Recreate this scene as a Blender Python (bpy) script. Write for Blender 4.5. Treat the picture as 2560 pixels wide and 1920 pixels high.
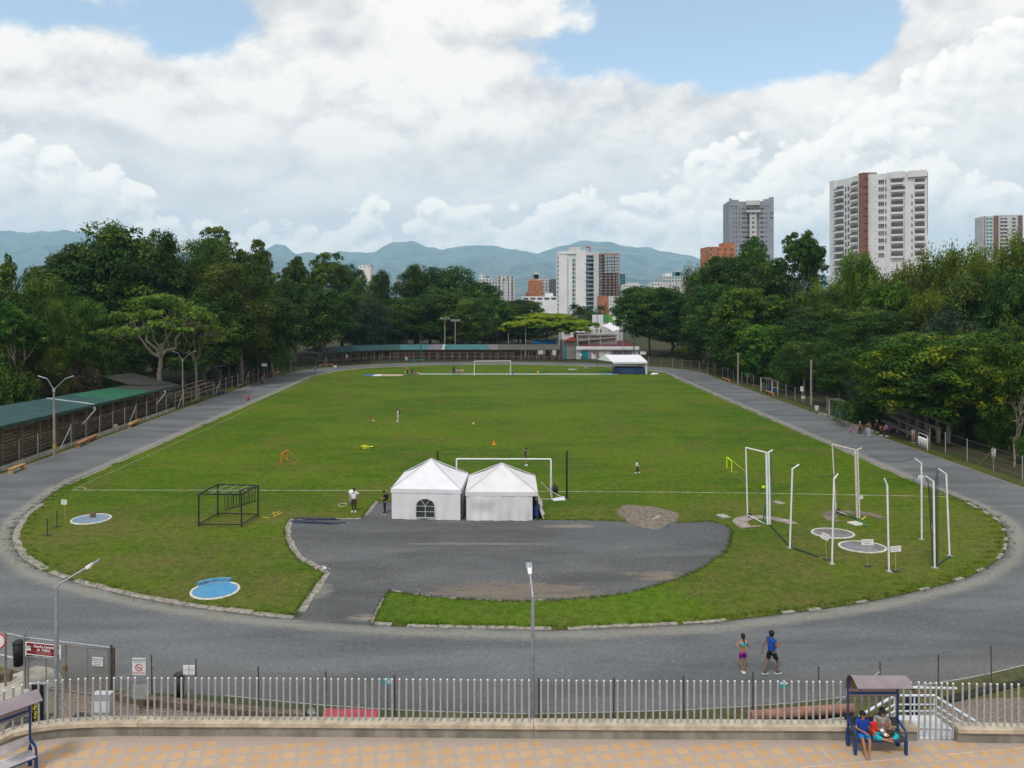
import bpy, bmesh, math, random
import numpy as np
from mathutils import Vector, Matrix, Euler
from mathutils.geometry import tessellate_polygon
R = math.radians
scn = bpy.context.scene
for o in list(bpy.data.objects): bpy.data.objects.remove(o)
C = scn.collection
random.seed(7); RNG = np.random.default_rng(7)

# ------------------------------------------------------------------ camera
HC = 15.36; F = 1950.0; X0 = 1228.0; HY = 745.0     # height of the eye, lens, vanishing point of the touchlines
cam_d = bpy.data.cameras.new("camera"); cam = bpy.data.objects.new("camera", cam_d); C.objects.link(cam)
cam.location = (0, 0, HC); cam.rotation_euler = (R(90), 0, 0)
cam_d.sensor_width = 36; cam_d.lens = 36 * F / 2560.0
cam_d.shift_x = (1280 - X0) / 2560.0; cam_d.shift_y = -(960 - HY) / 2560.0
cam_d.clip_start = .5; cam_d.clip_end = 30000
scn.camera = cam
scn.render.resolution_x = 1024; scn.render.resolution_y = 768
vs = scn.view_settings; vs.view_transform = 'Standard'; vs.look = 'None'; vs.exposure = 0.0; vs.gamma = 1
try: scn.cycles.volume_bounces = 2
except Exception: pass

# ------------------------------------------------------------------ light
SUN_EL, SUN_AZ = 58.0, 200.0      # azimuth clockwise from +Y: the sun stands behind the camera, to the left
sd = bpy.data.lights.new("sun", 'SUN'); sd.energy = 2.1; sd.angle = R(9); sd.color = (1, .965, .91)
sun = bpy.data.objects.new("sun", sd); C.objects.link(sun)
_a = R(SUN_AZ); _e = R(SUN_EL)
sdir = Vector((math.sin(_a) * math.cos(_e), math.cos(_a) * math.cos(_e), math.sin(_e)))
sun.rotation_euler = sdir.to_track_quat('Z', 'Y').to_euler(); sun.location = (0, -30, 60)

def nd(nt, t, x=0, **kw):
    n = nt.nodes.new(t)
    for k, v in kw.items():
        if k in n.inputs.keys(): n.inputs[k].default_value = v
        else: setattr(n, k, v)
    return n
def mth(nt, op, a, b=None, c=None, clamp=False):
    n = nt.nodes.new('ShaderNodeMath'); n.operation = op; n.use_clamp = clamp
    for i, v in enumerate((a, b, c)):
        if v is None: continue
        if isinstance(v, (int, float)): n.inputs[i].default_value = v
        else: nt.links.new(v, n.inputs[i])
    return n.outputs[0]
def sstep(nt, v, lo, hi):
    n = nt.nodes.new('ShaderNodeMapRange'); n.interpolation_type = 'SMOOTHSTEP'
    nt.links.new(v, n.inputs['Value']); n.inputs['From Min'].default_value = lo; n.inputs['From Max'].default_value = hi
    return n.outputs[0]
def mixc(nt, f, a, b):
    n = nt.nodes.new('ShaderNodeMix'); n.data_type = 'RGBA'
    for i, v in ((0, f), (6, a), (7, b)):
        if isinstance(v, (int, float)): n.inputs[i].default_value = v
        elif isinstance(v, (tuple, list)): n.inputs[i].default_value = (*v[:3], 1)
        else: nt.links.new(v, n.inputs[i])
    return n.outputs[2]

def make_world():
    w = bpy.data.worlds.new("World"); scn.world = w; w.use_nodes = True
    nt = w.node_tree; nt.nodes.clear(); L = nt.links.new
    out = nt.nodes.new('ShaderNodeOutputWorld'); bg = nt.nodes.new('ShaderNodeBackground')
    bg.inputs['Strength'].default_value = .1
    sky = nt.nodes.new('ShaderNodeTexSky'); sky.sky_type = 'NISHITA'; sky.sun_disc = False
    sky.sun_elevation = R(SUN_EL); sky.sun_rotation = R(SUN_AZ); sky.altitude = 1400; sky.air_density = 1.0; sky.dust_density = 1.2
    tc = nt.nodes.new('ShaderNodeTexCoord'); sp = nt.nodes.new('ShaderNodeSeparateXYZ'); L(tc.outputs['Generated'], sp.inputs[0])
    x, y, z = sp.outputs
    az = mth(nt, 'ARCTAN2', x, y)
    el = mth(nt, 'ARCSINE', z)
    elp = mth(nt, 'MAXIMUM', el, 0.0)
    # coordinates of the cloud deck: round masses, squeezed towards the horizon as a flat deck is
    def deck(k, up=0.0, sx=1.0):
        h = mth(nt, 'ADD', mth(nt, 'ADD', elp, up), k)
        v = mth(nt, 'LOGARITHM', h, 2.718)
        c = nt.nodes.new('ShaderNodeCombineXYZ')
        L(mth(nt, 'MULTIPLY', az, sx), c.inputs[0]); L(v, c.inputs[1]); c.inputs[2].default_value = 3.7
        return c.outputs[0]
    def noise(vec, sc, det, rough, dist=0.0, lac=2.0):
        n = nt.nodes.new('ShaderNodeTexNoise'); n.inputs['Scale'].default_value = sc; n.inputs['Detail'].default_value = det
        n.inputs['Roughness'].default_value = rough; n.inputs['Distortion'].default_value = dist; n.inputs['Lacunarity'].default_value = lac
        L(vec, n.inputs['Vector']); return n.outputs['Fac']
    def off(vec, v):
        n = nt.nodes.new('ShaderNodeVectorMath'); n.operation = 'ADD'; L(vec, n.inputs[0]); n.inputs[1].default_value = v; return n.outputs[0]
    def billow(vec, sc, oct=5, gain=.5):       # round heads with creases between them, as cumulus has
        acc = None; a = 1.0; tot = 0
        for i in range(oct):
            n = noise(off(vec, (3.1 * i, 1.7 * i, 5.3 * i)), sc * 2.15 ** i, 0, .5)
            t = mth(nt, 'MULTIPLY', mth(nt, 'ABSOLUTE', mth(nt, 'SUBTRACT', mth(nt, 'MULTIPLY', n, 2.0), 1.0)), a)
            acc = t if acc is None else mth(nt, 'ADD', acc, t); tot += a; a *= gain
        return mth(nt, 'DIVIDE', acc, tot * .42)
    d0 = noise(deck(.30, 0, 1.2), 3.9, 10, .56, .15); d1 = noise(deck(.30, .024, 1.2), 3.9, 10, .56, .15)
    lf = noise(deck(.30, .0, 1.1), 2.1, 2, .5)
    bl = billow(deck(.30, 0, 1.2), 4.2, 6, .55)
    def blob(ca, ce, ra, re, amp):     # where the deck opens (or closes): a soft patch of the sky in azimuth and elevation
        a = mth(nt, 'DIVIDE', mth(nt, 'SUBTRACT', az, ca), ra); e = mth(nt, 'DIVIDE', mth(nt, 'SUBTRACT', el, ce), re)
        r = mth(nt, 'ADD', mth(nt, 'MULTIPLY', a, a), mth(nt, 'MULTIPLY', e, e))
        return mth(nt, 'MULTIPLY', mth(nt, 'EXPONENT', mth(nt, 'MULTIPLY', r, -1.0)), amp)
    def A(px): return math.atan((px - X0) / F)
    def E(px, py): return math.atan((HY - py) / math.hypot(F, px - X0))
    cov = .19
    holes = [(1660, 50, .17, .07, -.62), (1900, 110, .15, .055, -.6), (1480, 150, .07, .04, -.26), (1960, 20, .10, .06, -.4), (2180, 40, .07, .045, -.42), (500, 40, .085, .05, -.5),
             (150, 20, .09, .03, -.3), (1200, 115, .10, .013, -.28), (1300, 178, .09, .012, -.26), (2470, 40, .07, .07, .45), (420, 130, .04, .02, -.3),
             (980, 10, .14, .06, .35), (880, 70, .12, .04, .25), (300, 320, .5, .1, .15), (1300, 330, .7, .08, .15)]
    acc = None
    for (px, py, ra, re, am) in holes:
        b = blob(A(px), E(px, py), ra, re, am); acc = b if acc is None else mth(nt, 'ADD', acc, b)
    dens = mth(nt, 'ADD', mth(nt, 'ADD', mth(nt, 'MULTIPLY', mth(nt, 'SUBTRACT', d0, .5), 1.9), cov), acc)
    dens = mth(nt, 'ADD', mth(nt, 'ADD', dens, mth(nt, 'MULTIPLY', mth(nt, 'SUBTRACT', lf, .5), .5)), mth(nt, 'MULTIPLY', mth(nt, 'SUBTRACT', bl, .4), .30))
    alpha = sstep(nt, dens, -.15, .13)
    relief = mth(nt, 'MULTIPLY', mth(nt, 'SUBTRACT', d0, d1), 5.5)     # tops lit, undersides grey
    body = mth(nt, 'MULTIPLY', mth(nt, 'SUBTRACT', .52, lf), 1.5)
    thick = mth(nt, 'MULTIPLY', dens, -.10)
    sh = mth(nt, 'ADD', mth(nt, 'ADD', mth(nt, 'ADD', relief, body), mth(nt, 'ADD', thick, mth(nt, 'MULTIPLY', mth(nt, 'SUBTRACT', bl, .5), 1.1))), .62, clamp=True)
    ccol = mixc(nt, sh, (7.1, 7.2, 7.5), (10.7, 10.5, 10.2))
    ccol = mixc(nt, mth(nt, 'MULTIPLY', mth(nt, 'SUBTRACT', 1.0, sstep(nt, el, .10, .26)), .62), ccol, (7.6, 8.0, 8.5))      # the deck's far underside
    # far cumulus banks standing on the horizon
    def bank(base, amp, sc, seed, sz, fade):
        c = nt.nodes.new('ShaderNodeCombineXYZ'); L(az, c.inputs[0]); L(mth(nt, 'MULTIPLY', el, 1.2), c.inputs[1]); c.inputs[2].default_value = seed
        n0 = billow(c.outputs[0], sc, 6, .52); n1 = billow(off(c.outputs[0], (-.006, .012, 0)), sc, 5, .52); lo = noise(c.outputs[0], sc * .45, 3, .5)
        t = mth(nt, 'ADD', mth(nt, 'ADD', mth(nt, 'MULTIPLY', mth(nt, 'SUBTRACT', n0, .45), amp), base), mth(nt, 'MULTIPLY', mth(nt, 'SUBTRACT', lo, .5), amp * 1.6))
        dn = mth(nt, 'SUBTRACT', t, el)
        al = mth(nt, 'MULTIPLY', sstep(nt, dn, -.001, .010), mth(nt, 'SUBTRACT', 1.0, mth(nt, 'MULTIPLY', sstep(nt, dn, .02, fade), .75)))
        rel = mth(nt, 'MULTIPLY', mth(nt, 'SUBTRACT', n0, n1), 1.5)
        s_ = mth(nt, 'ADD', mth(nt, 'ADD', rel, .86), mth(nt, 'MULTIPLY', mth(nt, 'MAXIMUM', mth(nt, 'SUBTRACT', dn, .012), 0.0), -sz), clamp=True)
        return al, mixc(nt, s_, (6.9, 7.3, 7.8), (11.6, 11.4, 11.0))
    b2 = mth(nt, 'ADD', mth(nt, 'ADD', blob(A(2400), .19, .20, 5, .235), blob(A(1750), .19, .12, 5, .05)), .055)
    a2, k2 = bank(b2, .075, 8, 1.3, 3.0, .16)
    b1 = mth(nt, 'ADD', mth(nt, 'ADD', blob(A(20), .1, .13, 5, .075), blob(A(1600), .1, .2, 5, .03)), mth(nt, 'ADD', blob(A(2250), .1, .09, 5, .06), .098))
    a1, k1 = bank(b1, .07, 11, 8.9, 5.5, .12)
    skb = nt.nodes.new('ShaderNodeVectorMath'); skb.operation = 'MULTIPLY'; L(sky.outputs[0], skb.inputs[0]); skb.inputs[1].default_value = (2.15, 2.25, 2.1)
    col = mixc(nt, alpha, mixc(nt, .24, skb.outputs[0], (8, 8.8, 9.4)), ccol)
    col = mixc(nt, a2, col, k2)
    col = mixc(nt, a1, col, k1)
    glow = mth(nt, 'ADD', 1.0, mth(nt, 'MULTIPLY', mth(nt, 'EXPONENT', mth(nt, 'MULTIPLY', elp, -7.5)), .42))     # bright milky air towards the horizon
    gc = nt.nodes.new('ShaderNodeCombineXYZ'); L(mth(nt, 'SUBTRACT', mth(nt, 'MULTIPLY', glow, 1.42), .40), gc.inputs[0]); L(glow, gc.inputs[1]); L(mth(nt, 'ADD', mth(nt, 'MULTIPLY', glow, .78), .2), gc.inputs[2])
    gv = nt.nodes.new('ShaderNodeVectorMath'); gv.operation = 'MULTIPLY'; L(col, gv.inputs[0]); L(gc.outputs[0], gv.inputs[1]); col = gv.outputs[0]
    # under the horizon: the far ground's grey green, never seen
    col = mixc(nt, sstep(nt, el, -.03, -.005), (1.6, 1.9, 1.5), col)
    L(col, bg.inputs['Color']); L(bg.outputs[0], out.inputs[0])
make_world()

# ------------------------------------------------------------------ helpers
def P(px, py, z=0.0):            # the ground point a survey line from the eye meets at height z
    d = F * (HC - z) / (py - HY)
    return Vector(((px - X0) / F * d, d, z))
def Dp(px, py, d):               # the point at distance d on that line
    return Vector(((px - X0) / F * d, d, HC - (py - HY) / F * d))

_m = {}
def mat(name, col, rough=.7, var=.25, scale=3.0, bump=0.0, bscale=30.0, metal=0.0, spec=.3, col2=None, det=5, coat=0.0, stretch=None):
    if name in _m: return _m[name]
    m = bpy.data.materials.new(name); m.use_nodes = True; nt = m.node_tree
    bs = nt.nodes['Principled BSDF']; bs.inputs['Roughness'].default_value = rough; bs.inputs['Metallic'].default_value = metal
    bs.inputs['Specular IOR Level'].default_value = spec
    geo = nt.nodes.new('ShaderNodeNewGeometry'); vec = geo.outputs['Position']
    if stretch:
        mp = nt.nodes.new('ShaderNodeMapping'); mp.inputs['Scale'].default_value = stretch; nt.links.new(vec, mp.inputs[0]); vec = mp.outputs[0]
    if var > 0:
        n = nd(nt, 'ShaderNodeTexNoise', Scale=scale, Detail=det, Roughness=.6); nt.links.new(vec, n.inputs['Vector'])
        f = sstep(nt, n.outputs['Fac'], .3, .7)
        c2 = col2 if col2 else tuple(c * (1 - var) for c in col)
        c1 = col if col2 else tuple(min(1, c * (1 + var * .35)) for c in col)
        nt.links.new(mixc(nt, f, c2, c1), bs.inputs['Base Color'])
    else: bs.inputs['Base Color'].default_value = (*col, 1)
    if bump > 0:
        n = nd(nt, 'ShaderNodeTexNoise', Scale=bscale, Detail=4); nt.links.new(geo.outputs['Position'], n.inputs['Vector'])
        b = nt.nodes.new('ShaderNodeBump'); b.inputs['Strength'].default_value = bump; b.inputs['Distance'].default_value = .02
        nt.links.new(n.outputs['Fac'], b.inputs['Height']); nt.links.new(b.outputs[0], bs.inputs['Normal'])
    _m[name] = m; return m

def linkob(o, parent=None):
    C.objects.link(o)
    if parent is not None: o.parent = parent
    return o
def tag(o, label=None, cat=None, group=None, kind=None):
    if label: o['label'] = label
    if cat: o['category'] = cat
    if group: o['group'] = group
    if kind: o['kind'] = kind
    return o
def thing(name, label, cat, loc=(0, 0, 0), rz=0.0, group=None):
    o = bpy.data.objects.new(name, None); C.objects.link(o); o.location = loc; o.rotation_euler = (0, 0, rz)
    o.empty_display_size = .2
    return tag(o, label, cat, group)
def copy_tree(o, parent=None):
    c = o.copy(); C.objects.link(c); c.parent = parent
    for ch in o.children: copy_tree(ch, c)
    return c
def mesh_np(name, V, Fc, mats, n=4, smooth=False, attr=None):
    me = bpy.data.meshes.new(name); V = np.asarray(V, np.float32); Fc = np.asarray(Fc, np.int32)
    me.vertices.add(len(V)); me.vertices.foreach_set('co', V.ravel())
    me.loops.add(Fc.size); me.loops.foreach_set('vertex_index', Fc.ravel())
    me.polygons.add(len(Fc)); me.polygons.foreach_set('loop_start', np.arange(0, Fc.size, n, dtype=np.int32))
    me.update(calc_edges=True)
    if attr is not None:
        a = me.attributes.new('v', 'FLOAT', 'POINT'); a.data.foreach_set('value', np.asarray(attr, np.float32))
    for m in (mats if isinstance(mats, (list, tuple)) else [mats]): me.materials.append(m)
    if smooth: me.polygons.foreach_set('use_smooth', np.ones(len(Fc), bool))
    return me

class MB:
    def __init__(s): s.v = []; s.f = []; s.m = []; s.sm = []
    def add(s, vs, fs, mi=0, smooth=False):
        b = len(s.v); s.v += [tuple(v) for v in vs]
        for f in fs: s.f.append(tuple(i + b for i in f)); s.m.append(mi); s.sm.append(smooth)
        return s
    def box(s, c, d, rz=0.0, mi=0, rot=None):
        hx, hy, hz = d[0] / 2, d[1] / 2, d[2] / 2
        M = rot if rot is not None else Matrix.Rotation(rz, 3, 'Z'); c = Vector(c)
        vs = [c + M @ Vector((x * hx, y * hy, z * hz)) for z in (-1, 1) for (x, y) in ((-1, -1), (1, -1), (1, 1), (-1, 1))]
        return s.add(vs, [(3, 2, 1, 0), (4, 5, 6, 7), (0, 1, 5, 4), (1, 2, 6, 5), (2, 3, 7, 6), (3, 0, 4, 7)], mi)
    def bar(s, p, q, w, h=None, mi=0):
        h = h or w; p = Vector(p); q = Vector(q); d = q - p
        if d.length < 1e-6: return s
        return s.box((p + q) / 2, (w, h, d.length), rot=d.to_track_quat('Z', 'Y').to_matrix(), mi=mi)
    def tube(s, pts, r, n=8, mi=0, cap=True):
        pts = [Vector(p) for p in pts]; rs = r if isinstance(r, (list, tuple)) else [r] * len(pts)
        rings = []; up = None
        for i, p in enumerate(pts):
            t = (pts[min(i + 1, len(pts) - 1)] - pts[max(i - 1, 0)]).normalized()
            a = Vector((0, 0, 1)) if abs(t.z) < .9 else Vector((1, 0, 0))
            if up is None: up = (a - t * a.dot(t)).normalized()
            else:
                up = up - t * up.dot(t); up = up.normalized() if up.length > 1e-5 else (a - t * a.dot(t)).normalized()
            bb = t.cross(up)
            rings.append([p + (up * math.cos(k * 2 * math.pi / n) + bb * math.sin(k * 2 * math.pi / n)) * rs[i] for k in range(n)])
        vs = [v for rg in rings for v in rg]; fs = []
        for i in range(len(pts) - 1):
            for k in range(n): fs.append((i * n + k, i * n + (k + 1) % n, (i + 1) * n + (k + 1) % n, (i + 1) * n + k))
        s.add(vs, fs, mi, True)
        if cap: s.add(rings[0], [tuple(range(n))[::-1]], mi); s.add(rings[-1], [tuple(range(n))], mi)
        return s
    def lathe(s, c, prof, n=16, mi=0):       # prof: (r, z) pairs
        c = Vector(c); vs = []
        for (r, z) in prof:
            for k in range(n): a = k * 2 * math.pi / n; vs.append(c + Vector((r * math.cos(a), r * math.sin(a), z)))
        fs = []
        for i in range(len(prof) - 1):
            for k in range(n): fs.append((i * n + k, i * n + (k + 1) % n, (i + 1) * n + (k + 1) % n, (i + 1) * n + k))
        return s.add(vs, fs, mi, True)
    def ball(s, c, r, n=10, mi=0):
        rr = r if isinstance(r, (tuple, list)) else (r, r, r); c = Vector(c); vs = []; m = n // 2 + 1
        for i in range(m + 1):
            ph = math.pi * i / m
            for k in range(n):
                a = 2 * math.pi * k / n
                vs.append(c + Vector((rr[0] * math.sin(ph) * math.cos(a), rr[1] * math.sin(ph) * math.sin(a), rr[2] * math.cos(ph))))
        fs = [(i * n + k, (i + 1) * n + k, (i + 1) * n + (k + 1) % n, i * n + (k + 1) % n) for i in range(m) for k in range(n)]
        return s.add(vs, fs, mi, True)
    def poly(s, pts, mi=0, z=None):
        pts = [Vector(p) for p in pts]; tr = tessellate_polygon([pts])
        fs = []
        for t in tr:
            a, b, c = (pts[i] for i in t)
            fs.append(t if (b - a).cross(c - a).z >= 0 else t[::-1])
        return s.add(pts, fs, mi)
    def slab(s, pts, z0, z1, mi=0):          # prism over a footprint
        pts = [Vector((p[0], p[1], 0)) for p in pts]; n = len(pts)
        s.poly([Vector((p.x, p.y, z1)) for p in pts], mi)
        area = sum(pts[i].x * pts[(i + 1) % n].y - pts[(i + 1) % n].x * pts[i].y for i in range(n))
        vs = [Vector((p.x, p.y, z0)) for p in pts] + [Vector((p.x, p.y, z1)) for p in pts]
        fs = [(i, (i + 1) % n, n + (i + 1) % n, n + i) if area > 0 else (n + i, n + (i + 1) % n, (i + 1) % n, i) for i in range(n)]
        return s.add(vs, fs, mi)
    def build(s, name, mats, parent=None, bevel=0.0, world=True):
        me = bpy.data.meshes.new(name)
        off = Vector((0, 0, 0)); M = None
        if parent is not None and world:
            W = Matrix.Translation(parent.location) @ parent.rotation_euler.to_matrix().to_4x4()
            if parent.parent is not None:
                W = Matrix.Translation(parent.parent.location) @ parent.parent.rotation_euler.to_matrix().to_4x4() @ W
            M = W.inverted()
        vs = [M @ Vector(v) for v in s.v] if M is not None else s.v
        me.from_pydata([tuple(v) for v in vs], [], s.f)
        for m in (mats if isinstance(mats, (list, tuple)) else [mats]): me.materials.append(m)
        me.polygons.foreach_set('material_index', s.m); me.polygons.foreach_set('use_smooth', s.sm)
        me.update()
        o = bpy.data.objects.new(name, me); linkob(o, parent)
        if bevel > 0:
            b = o.modifiers.new('bevel', 'BEVEL'); b.width = bevel; b.segments = 1; b.limit_method = 'ANGLE'; b.angle_limit = R(50)
        return o

def text_part(name, body, size, parent, M, m, extr=.001, align='CENTER', sx=1.0, label=None, bold=0.0):
    cu = bpy.data.curves.new(name, 'FONT'); cu.body = body; cu.size = size; cu.align_x = align; cu.align_y = 'CENTER'
    cu.extrude = extr; cu.offset = bold; cu.resolution_u = 2
    t = bpy.data.objects.new('tmp', cu); C.objects.link(t)
    dg = bpy.context.evaluated_depsgraph_get(); me = bpy.data.meshes.new_from_object(t.evaluated_get(dg)); bpy.data.objects.remove(t)
    me.transform(M @ Matrix.Diagonal((sx, 1, 1, 1))); me.materials.clear(); me.materials.append(m); me.name = name
    o = bpy.data.objects.new(name, me); linkob(o, parent)
    if label: o['label'] = label
    return o

def vnoise(x, y, seed=0):          # value noise, arrays
    xi = np.floor(x).astype(np.int64); yi = np.floor(y).astype(np.int64); fx = x - xi; fy = y - yi
    fx = fx * fx * (3 - 2 * fx); fy = fy * fy * (3 - 2 * fy)
    def h(a, b):
        n = (a * 374761393 + b * 668265263 + seed * 144665) & 0xffffffff
        n = ((n ^ (n >> 13)) * 1274126177) & 0xffffffff
        return ((n ^ (n >> 16)) & 0xffff) / 65535.0
    return (h(xi, yi) * (1 - fx) + h(xi + 1, yi) * fx) * (1 - fy) + (h(xi, yi + 1) * (1 - fx) + h(xi + 1, yi + 1) * fx) * fy
def fbm(x, y, o=5, seed=0, ridged=False):
    s = 0; a = .5
    for i in range(o):
        n = vnoise(x, y, seed + i)
        s = s + a * ((1 - np.abs(2 * n - 1)) if ridged else n); x = x * 2.03 + 11; y = y * 2.03 + 7; a *= .5
    return s

# shared materials
M_steel = mat('galvanised_steel', (.34, .37, .41), .45, .2, 8, metal=.35)
M_white = mat('white_paint', (.72, .73, .74), .5, .12, 2)
M_rustw = mat('worn_white_paint', (.66, .66, .64), .6, .3, 9, col2=(.40, .33, .27))
M_conc = mat('concrete', (.34, .33, .31), .9, .35, 2.2, bump=.2)
M_black = mat('black_paint', (.02, .022, .022), .5, .2, 5)
M_dark = mat('dark_steel', (.07, .065, .06), .6, .3, 8)
M_blue = mat('blue_paint', (.012, .045, .16), .4, .15, 6)
M_wood = mat('weathered_timber', (.16, .115, .085), .85, .4, 3, stretch=(1, 1, 4))
# ------------------------------------------------------------------ ground, track, infield
def catmull(pts, step=.8, closed=True):
    n = len(pts); out = []
    rng = range(n) if closed else range(n - 1)
    for i in rng:
        p0, p1, p2, p3 = (pts[(i + k - 1) % n] if closed else pts[min(max(i + k - 1, 0), n - 1)] for k in range(4))
        m = max(1, int((p2 - p1).length / step))
        for j in range(m):
            t = j / m
            out.append(.5 * ((2 * p1) + (p2 - p0) * t + (2 * p0 - 5 * p1 + 4 * p2 - p3) * t * t + (3 * p1 - p0 - 3 * p2 + p3) * t ** 3))
    if not closed: out.append(pts[-1])
    return out
near = [(134,1241),(98,1260),(61,1288),(37,1323),(32,1351),(45,1382),(69,1404),(102,1424.5),(142,1441),(191,1457),(260,1475),(325,1490),(391,1504),(468,1516),(549,1528),(631,1538),(732,1548),(830,1556),(933,1563),(1061,1569),(1280,1574),(1425,1575),(1515,1571),(1616,1566),(1763,1559),(1914,1541),(2056,1524),(2188,1502),(2310,1475),(2408,1448),(2456,1426),(2500,1397),(2517,1372),(2520,1348),(2512,1319),(2490,1294),(2456,1275),(2417,1255),(2383,1241)]
nearW = [P(*p) for p in near]
side_l = [Vector((-34.9, y, 0)) for y in (152, 140, 125, 110, 95, 80, 70, 64)]
side_r = [Vector((35.4, y, 0)) for y in (64, 70, 80, 95, 110, 125, 140, 152)]
nearW = [p for p in nearW if p.y < 60.2]
far = [Vector((p.x, 216 - p.y, 0)) for p in nearW[::-1]]
loop = catmull(side_l + nearW + side_r + far, 1.0)
def offset(lp, d):
    n = len(lp); out = []
    for i in range(n):
        t = (lp[(i + 3) % n] - lp[(i - 3) % n]).normalized(); out.append(lp[i] + Vector((t.y, -t.x, 0)) * d)
    return out
# the loop runs down the left side, along the near end, up the right side: outward is on its right
outer = offset(loop, 7.8)
def strip(name, A, B, z, m, rows=8, attr=True):
    n = len(A); V = []; at = []
    for j in range(rows + 1):
        t = j / rows
        for i in range(n): p = A[i].lerp(B[i], t); V.append((p.x, p.y, z)); at.append(t)
    Fc = [(j * n + i, (j + 1) * n + i, (j + 1) * n + (i + 1) % n, j * n + (i + 1) % n) for j in range(rows) for i in range(n)]
    o = bpy.data.objects.new(name, mesh_np(name, V, Fc, m, attr=at)); return linkob(o)

def ground_mat():
    m = bpy.data.materials.new('forest_floor'); m.use_nodes = True; nt = m.node_tree; bs = nt.nodes['Principled BSDF']
    bs.inputs['Roughness'].default_value = .95; bs.inputs['Specular IOR Level'].default_value = .1
    g = nt.nodes.new('ShaderNodeNewGeometry')
    n1 = nd(nt, 'ShaderNodeTexNoise', Scale=.35, Detail=8, Roughness=.7); n2 = nd(nt, 'ShaderNodeTexNoise', Scale=.012, Detail=6)
    nt.links.new(g.outputs['Position'], n1.inputs['Vector']); nt.links.new(g.outputs['Position'], n2.inputs['Vector'])
    c = mixc(nt, sstep(nt, n1.outputs['Fac'], .35, .65), (.05, .037, .024), (.035, .052, .014))
    c2 = mixc(nt, sstep(nt, n2.outputs['Fac'], .4, .62), (.04, .07, .02), (.2, .17, .13))
    ln = nt.nodes.new('ShaderNodeVectorMath'); ln.operation = 'LENGTH'; nt.links.new(g.outputs['Position'], ln.inputs[0])
    nt.links.new(mixc(nt, sstep(nt, ln.outputs['Value'], 260, 500), c, c2), bs.inputs['Base Color'])
    return m
def grass_mat(name, ca, cb, cc, brown):
    m = bpy.data.materials.new(name); m.use_nodes = True; nt = m.node_tree; bs = nt.nodes['Principled BSDF']; L = nt.links.new
    bs.inputs['Roughness'].default_value = .9; bs.inputs['Specular IOR Level'].default_value = .08
    g = nt.nodes.new('ShaderNodeNewGeometry'); pos = g.outputs['Position']
    mp = nt.nodes.new('ShaderNodeMapping'); mp.inputs['Scale'].default_value = (.6, 1, 1); L(pos, mp.inputs[0])
    def nz(sc, det, ro=.6, v=pos):
        n = nd(nt, 'ShaderNodeTexNoise', Scale=sc, Detail=det, Roughness=ro); L(v, n.inputs['Vector']); return n.outputs['Fac']
    big = nz(.075, 5, .65, mp.outputs[0]); mid = nz(.42, 7, .75, mp.outputs[0]); fine = nz(5.0, 6, .8); br = nz(.16, 6, .7)
    c = mixc(nt, sstep(nt, big, .38, .62), ca, cb)
    c = mixc(nt, mth(nt, 'MULTIPLY', sstep(nt, mid, .42, .62), .55), c, cc)
    c = mixc(nt, mth(nt, 'MULTIPLY', sstep(nt, mth(nt, 'ADD', br, mth(nt, 'MULTIPLY', mth(nt, 'SUBTRACT', fine, .5), .35)), .49, .7), brown), c, (.110, .088, .028))
    sp = nt.nodes.new('ShaderNodeSeparateXYZ'); L(pos, sp.inputs[0])
    c = mixc(nt, mth(nt, 'MULTIPLY', mth(nt, 'SUBTRACT', 1.0, sstep(nt, sp.outputs[1], 52, 64)), mth(nt, 'MULTIPLY', sstep(nt, br, .3, .62), .95 * brown)), c, (.115, .105, .034))     # drier turf on the near end
    k = mth(nt, 'ADD', mth(nt, 'MULTIPLY', sstep(nt, mth(nt, 'ADD', mth(nt, 'MULTIPLY', fine, .5), mth(nt, 'MULTIPLY', nz(1.9, 5, .8), .5)), .36, .64), .8), .6)
    h = nt.nodes.new('ShaderNodeVectorMath'); h.operation = 'SCALE'; L(c, h.inputs[0]); L(k, h.inputs['Scale'])
    L(h.outputs[0], bs.inputs['Base Color'])
    b = nt.nodes.new('ShaderNodeBump'); b.inputs['Strength'].default_value = .6; b.inputs['Distance'].default_value = .06
    L(nz(14, 5, .8), b.inputs['Height']); L(b.outputs[0], bs.inputs['Normal'])
    return m
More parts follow.
